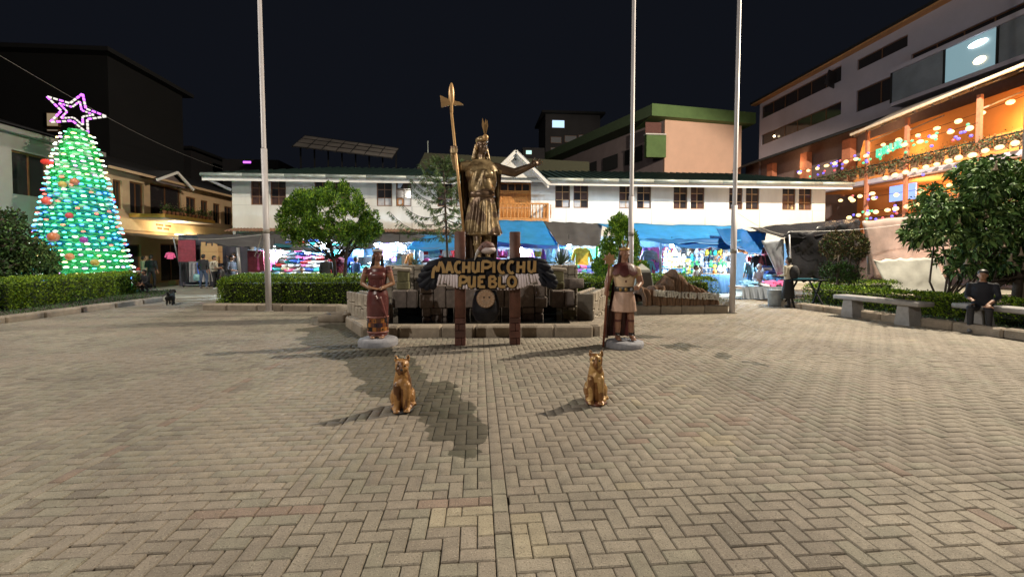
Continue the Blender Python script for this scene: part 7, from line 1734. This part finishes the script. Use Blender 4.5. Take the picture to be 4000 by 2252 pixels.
# ================================================================== PEOPLE
M_skin = mat('skin', (.30, .16, .10), .55, var=.1); M_hair = mat('dark_hair', (.012, .01, .01), .5, var=0)
def cloth(n, c): return mat('wear_' + n, c, .8, var=.15, scale=10, bump=.2, bscale=20)
def person(label, loc, rz, h, top, bottom, shoes, pose='stand', arms=('hang', 'hang'), hat=None, hair=M_hair, group=None, extra=None):
    t = thing('person', label, 'person', loc, rz, group); k = h / 1.68; q = lambda x, y, z: (x * k, y * k, z * k)
    sh = []; zt = 0.
    if pose == 'stand':
        hips = q(0, 0, .88); 
        for s_, st in ((-1, -.06), (1, .07)):
            sh += [('c', q(s_ * .085, 0, .86), q(s_ * .1, st - .02, .47), .088 * k, .066 * k), ('c', q(s_ * .1, st - .02, .47), q(s_ * .1, st + .03, .09), .062 * k, .045 * k), ('e', q(s_ * .105, st - .03, .045), (.045 * k, .115 * k, .045 * k))]
        tz = 0.
    elif pose == 'sit':
        for s_ in (-1, 1): sh += [('c', q(s_ * .09, 0, .52), q(s_ * .13, -.4, .52), .09 * k, .07 * k), ('c', q(s_ * .13, -.4, .52), q(s_ * .13, -.36, .08), .062 * k, .045 * k), ('e', q(s_ * .13, -.42, .045), (.045 * k, .115 * k, .045 * k))]
        tz = -.36
    elif pose == 'crouch':
        for s_ in (-1, 1): sh += [('c', q(s_ * .1, .05, .3), q(s_ * .16, -.3, .48), .09 * k, .07 * k), ('c', q(s_ * .16, -.3, .48), q(s_ * .14, -.08, .08), .062 * k, .045 * k), ('e', q(s_ * .14, -.14, .045), (.045 * k, .115 * k, .045 * k))]
        tz = -.58
    ln = -.1 if pose == 'crouch' else (-.05 if pose == 'sit' else 0)
    T = lambda x, y, z: q(x, y + ln * (z - .85) / .5, z + tz)
    sec = [(.84, .155, .11), (.95, .165, .118), (1.08, .155, .11), (1.22, .175, .115), (1.34, .185, .1), (1.4, .15, .085), (1.43, .06, .055)]
    sh.append(('l', [(T(0, 0, z)[0], T(0, 0, z)[1], T(0, 0, z)[2], rx * k, ry * k) for z, rx, ry in sec]))
    sh.append(('c', T(0, 0, 1.4), T(0, -.01, 1.5), .052 * k, .05 * k)); hc = T(0, -.02, 1.57)
    sh += headshapes(hc, .95 * k)
    wr = []
    for s_, ar in ((-1, arms[0]), (1, arms[1])):
        S_ = T(s_ * .185, 0, 1.36)
        if ar == 'hang': E1, H1 = T(s_ * .235, .02, 1.08), T(s_ * .235, -.06, .84)
        elif ar == 'fore': E1, H1 = T(s_ * .23, .02, 1.1), T(s_ * .14, -.25, 1.06)
        elif ar == 'knee': E1, H1 = T(s_ * .24, -.1, 1.12), T(s_ * .12, -.34, .98)
        elif ar == 'up': E1, H1 = T(s_ * .3, -.16, 1.2), T(s_ * .24, -.3, 1.42)
        sh += [('c', S_, E1, .058 * k, .046 * k), ('c', E1, H1, .045 * k, .032 * k)]; d = (Vector(H1) - Vector(E1)).normalized(); wr.append(Vector(H1))
        sh += hand(s_, H1, d, .022, (0, 1, .2) if abs(d.z) > .6 else (0, 0, 1), .5, .35, .85 * k)
    hz = hc[2]
    def pick(c):
        m = np.zeros(len(c), int); waist = q(0, 0, .9 + tz)[2]
        m[c[:, 2] < waist] = 1
        if pose != 'stand': m[(c[:, 1] < -.16 * k) & (c[:, 2] < .62 * k)] = 1
        if pose != 'stand': m[(c[:, 2] >= waist - .02)] = 0
        m[c[:, 2] < .085 * k] = 2
        m[c[:, 2] > hz - .14 * k] = 3
        for w in wr: m[np.linalg.norm(c - (np.array(w) ), axis=1) < .125 * k] = 3
        return m
    blob(sh, .0165, 'body', [top, bottom, shoes, M_skin], t, pick, 2)
    blob([('e', (hc[0], hc[1] + .02, hc[2] + .055), (.087 * k, .1 * k, .075 * k)), ('e', (hc[0], hc[1] + .05, hc[2]), (.082 * k, .07 * k, .1 * k))], .016, 'hair', [hair], t, None, 1)
    if hat == 'cap': MB().lathe([(.1 * k, 0), (.1 * k, .05), (.07 * k, .1), (.02, .12)], (hc[0], hc[1], hc[2] + .05), 12).build('cap', extra, t, True, local=True)
    if hat == 'bobble':
        MB().lathe([(.104 * k, 0), (.108 * k, .05)], (hc[0], hc[1] + .01, hc[2] + .02), 14).build('hat_band', mat('white_wool', (.7, .7, .7), .9), t, True, local=True); MB().lathe([(.1 * k, 0), (.085 * k, .07), (.03 * k, .13)], (hc[0], hc[1] + .01, hc[2] + .07), 14).build('hat', extra, t, True, local=True)
    return t
def foot(px, py): return gp(px, py) + (0,)
cW, cB, cN, cJ, cG, cK = cloth('cream', (.55, .5, .40)), cloth('black', (.02, .02, .024)), cloth('navy', (.025, .03, .05)), cloth('jeans', (.05, .08, .15)), cloth('grey', (.2, .2, .21)), cloth('khaki', (.22, .19, .13))
shW = cloth('white_shoe', (.65, .65, .63)); shB = cloth('dark_shoe', (.03, .03, .03))
person('man in black jacket and jeans seen from behind by the rack', foot(513, 724), rad(178), 1.72, cB, cJ, cG, arms=('hang', 'hang'))
p = person('woman in a cream jumper and white trainers facing right', foot(540, 727), rad(85), 1.64, cW, cB, shW, arms=('fore', 'fore'))
person('child in a pale jacket standing before the woman in cream', foot(560, 726), rad(-80), 1.15, cG, cB, shW, arms=('fore', 'hang'))
person('tall man in a dark jumper holding up a phone', foot(592, 720), rad(-70), 1.82, cN, cB, shB, arms=('up', 'hang'))
person('person half hidden behind the woman in cream', foot(552, 716), rad(20), 1.6, cB, cB, shB)
person('person in white trainers stepping out behind the hedge', foot(584, 745), rad(80), 1.66, cB, cB, shW, arms=('fore', 'hang'))
person('person in a pale top facing the inn wall', foot(362, 722), rad(160), 1.62, cW, cG, shB, arms=('fore', 'up'))
person('person in dark clothes beside the pale topped one', foot(382, 724), rad(200), 1.68, cB, cB, shB, arms=('hang', 'fore'))
person('crouching child in a red and white hat by the tree', gp(346, 738) + (.05,), rad(60), 1.5, cG, cB, shB, 'crouch', ('knee', 'knee'), 'bobble', extra=mat('red_wool', (.5, .05, .04), .9))
person('crouching companion in dark clothes beside the red hat', gp(372, 738) + (.05,), rad(-20), 1.5, cB, cB, shB, 'crouch', ('knee', 'knee'))
p = person('woman in white jumper and black skirt with a backpack', foot(1982, 772), rad(200), 1.58, cW, cB, shB, arms=('fore', 'fore'))
l = Vector(p.location)
blob([('e', (-.02, .17, 1.1), (.17, .12, .24))], .02, 'backpack', [cB], p, None, 1); blob([('l', [(0, 0, .28, .22, .18), (0, 0, .5, .2, .16), (0, 0, .84, .16, .125), (0, 0, .92, .15, .11)])], .02, 'skirt', [cB], p, None, 1)
person('seller in a brown jacket sitting behind the rock sign hedge', A2(1745, 735, 16.9)[:2] + (.0,), rad(60), 1.6, cloth('tan', (.3, .22, .15)), cB, shB, 'sit', ('fore', 'up'))
person('seller in a white top and cap sitting by blue cloth', A2(1905, 745, 16.2)[:2] + (0,), rad(10), 1.6, cloth('white', (.6, .62, .65)), cB, shB, 'sit', ('fore', 'fore'), 'cap', extra=mat('white_cap', (.65, .65, .65), .8))
person('person in blue jeans standing behind the seller table', A2(1885, 745, 17.0)[:2] + (0,), rad(180), 1.6, cloth('teal', (.05, .12, .14)), cloth('bright_jeans', (.06, .17, .35)), shB)
person('seller in a pale top sitting low behind the back hedge', A2(760, 740, 17.55)[:2] + (0,), rad(30), 1.5, cloth('beige', (.4, .36, .3)), cB, shB, 'sit', ('fore', 'fore'))
person('shopper in a dark hooded top by the cypress trunks', A2(822, 735, 17.5)[:2] + (0,), rad(190), 1.66, cB, cB, shB)
person('shopper in a blue top left of the woman statue', A2(896, 735, 17.5)[:2] + (0,), rad(150), 1.6, cloth('blue', (.03, .09, .3)), cloth('pinkish', (.45, .25, .2)), shB)
person('shopper in a patterned blue top left of the mace', A2(1512, 735, 17.2)[:2] + (0,), rad(140), 1.62, cloth('royal', (.05, .07, .4)), cB, shB)
p = person('person in dark blue jacket sitting on the shaded bench', (10.8, 8.15, .0), rad(-58), 1.68, cloth('dark_blue', (.004, .005, .011)), cB, cG, 'sit', ('fore', 'knee'))
person('person in dark clothes sitting further along the shaded bench', (11.05, 6.9, .0), rad(-85), 1.66, cB, cB, cK, 'sit', ('knee', 'fore'))
# bag in the man's hand
bg_ = MB().box(foot(511, 722)[:2] + (.52,), (.28, .16, .36), bev=.05).build('shopping_bag', mat('pale_blue_bag', (.22, .42, .45), .5), None, True); bg_.location.x -= .22; bg_.location.y -= .15; tag(bg_, 'pale blue plastic bag held by the man in black', 'bag')

# ---- the small black dog walking away
dg = thing('dog', 'small shaggy black dog walking on the square at left', 'dog', foot(430, 766), rad(205))
sh = [('e', (0, .02, .27), (.1, .2, .1)), ('e', (0, -.12, .29), (.095, .11, .11)), ('e', (0, .16, .27), (.1, .1, .1)), ('c', (0, -.2, .32), (0, -.27, .38), .07, .06), ('e', (0, -.31, .42), (.075, .085, .07)), ('c', (0, -.36, .4), (0, -.43, .385), .04, .028), ('c', (-.055, -.28, .47), (-.085, -.28, .4), .03, .022), ('c', (.055, -.28, .47), (.085, -.28, .4), .03, .022),
      ('c', (0, .24, .32), (.03, .33, .42), .035, .025), ('c', (.03, .33, .42), (.04, .28, .47), .028, .02)]
for s_, dy in ((-1, .03), (1, -.04)):
    sh += [('c', (s_ * .06, -.14 + dy, .24), (s_ * .06, -.13 + dy, .12), .04, .03), ('c', (s_ * .06, -.13 + dy, .12), (s_ * .06, -.15 + dy, .03), .03, .026), ('e', (s_ * .06, -.165 + dy, .022), (.028, .04, .022)),
           ('c', (s_ * .065, .17 - dy, .25), (s_ * .07, .12 - dy, .16), .055, .038), ('c', (s_ * .07, .12 - dy, .16), (s_ * .065, .2 - dy, .1), .034, .026), ('c', (s_ * .065, .2 - dy, .1), (s_ * .065, .18 - dy, .025), .026, .024), ('e', (s_ * .065, .165 - dy, .022), (.027, .04, .022))]
blob(sh, .011, 'body', [mat('black_fur', (.016, .014, .013), .9, var=.4, scale=30, bump=1, bscale=60), mat('grey_paw', (.25, .24, .22), .8)], dg, lambda c: ((c[:, 2] < .05) & (c[:, 0] > 0) & (c[:, 1] > .05)).astype(int), 1, lambda co: co + np.stack([npn(co, 26, .016), npn(co, 26, .016, 2), npn(co, 26, .012, 3)], 1))
# little white litter marks on the paving
for k, (px, py) in enumerate(((2143 * .2838 + 0, 1255 * .8), )): pass
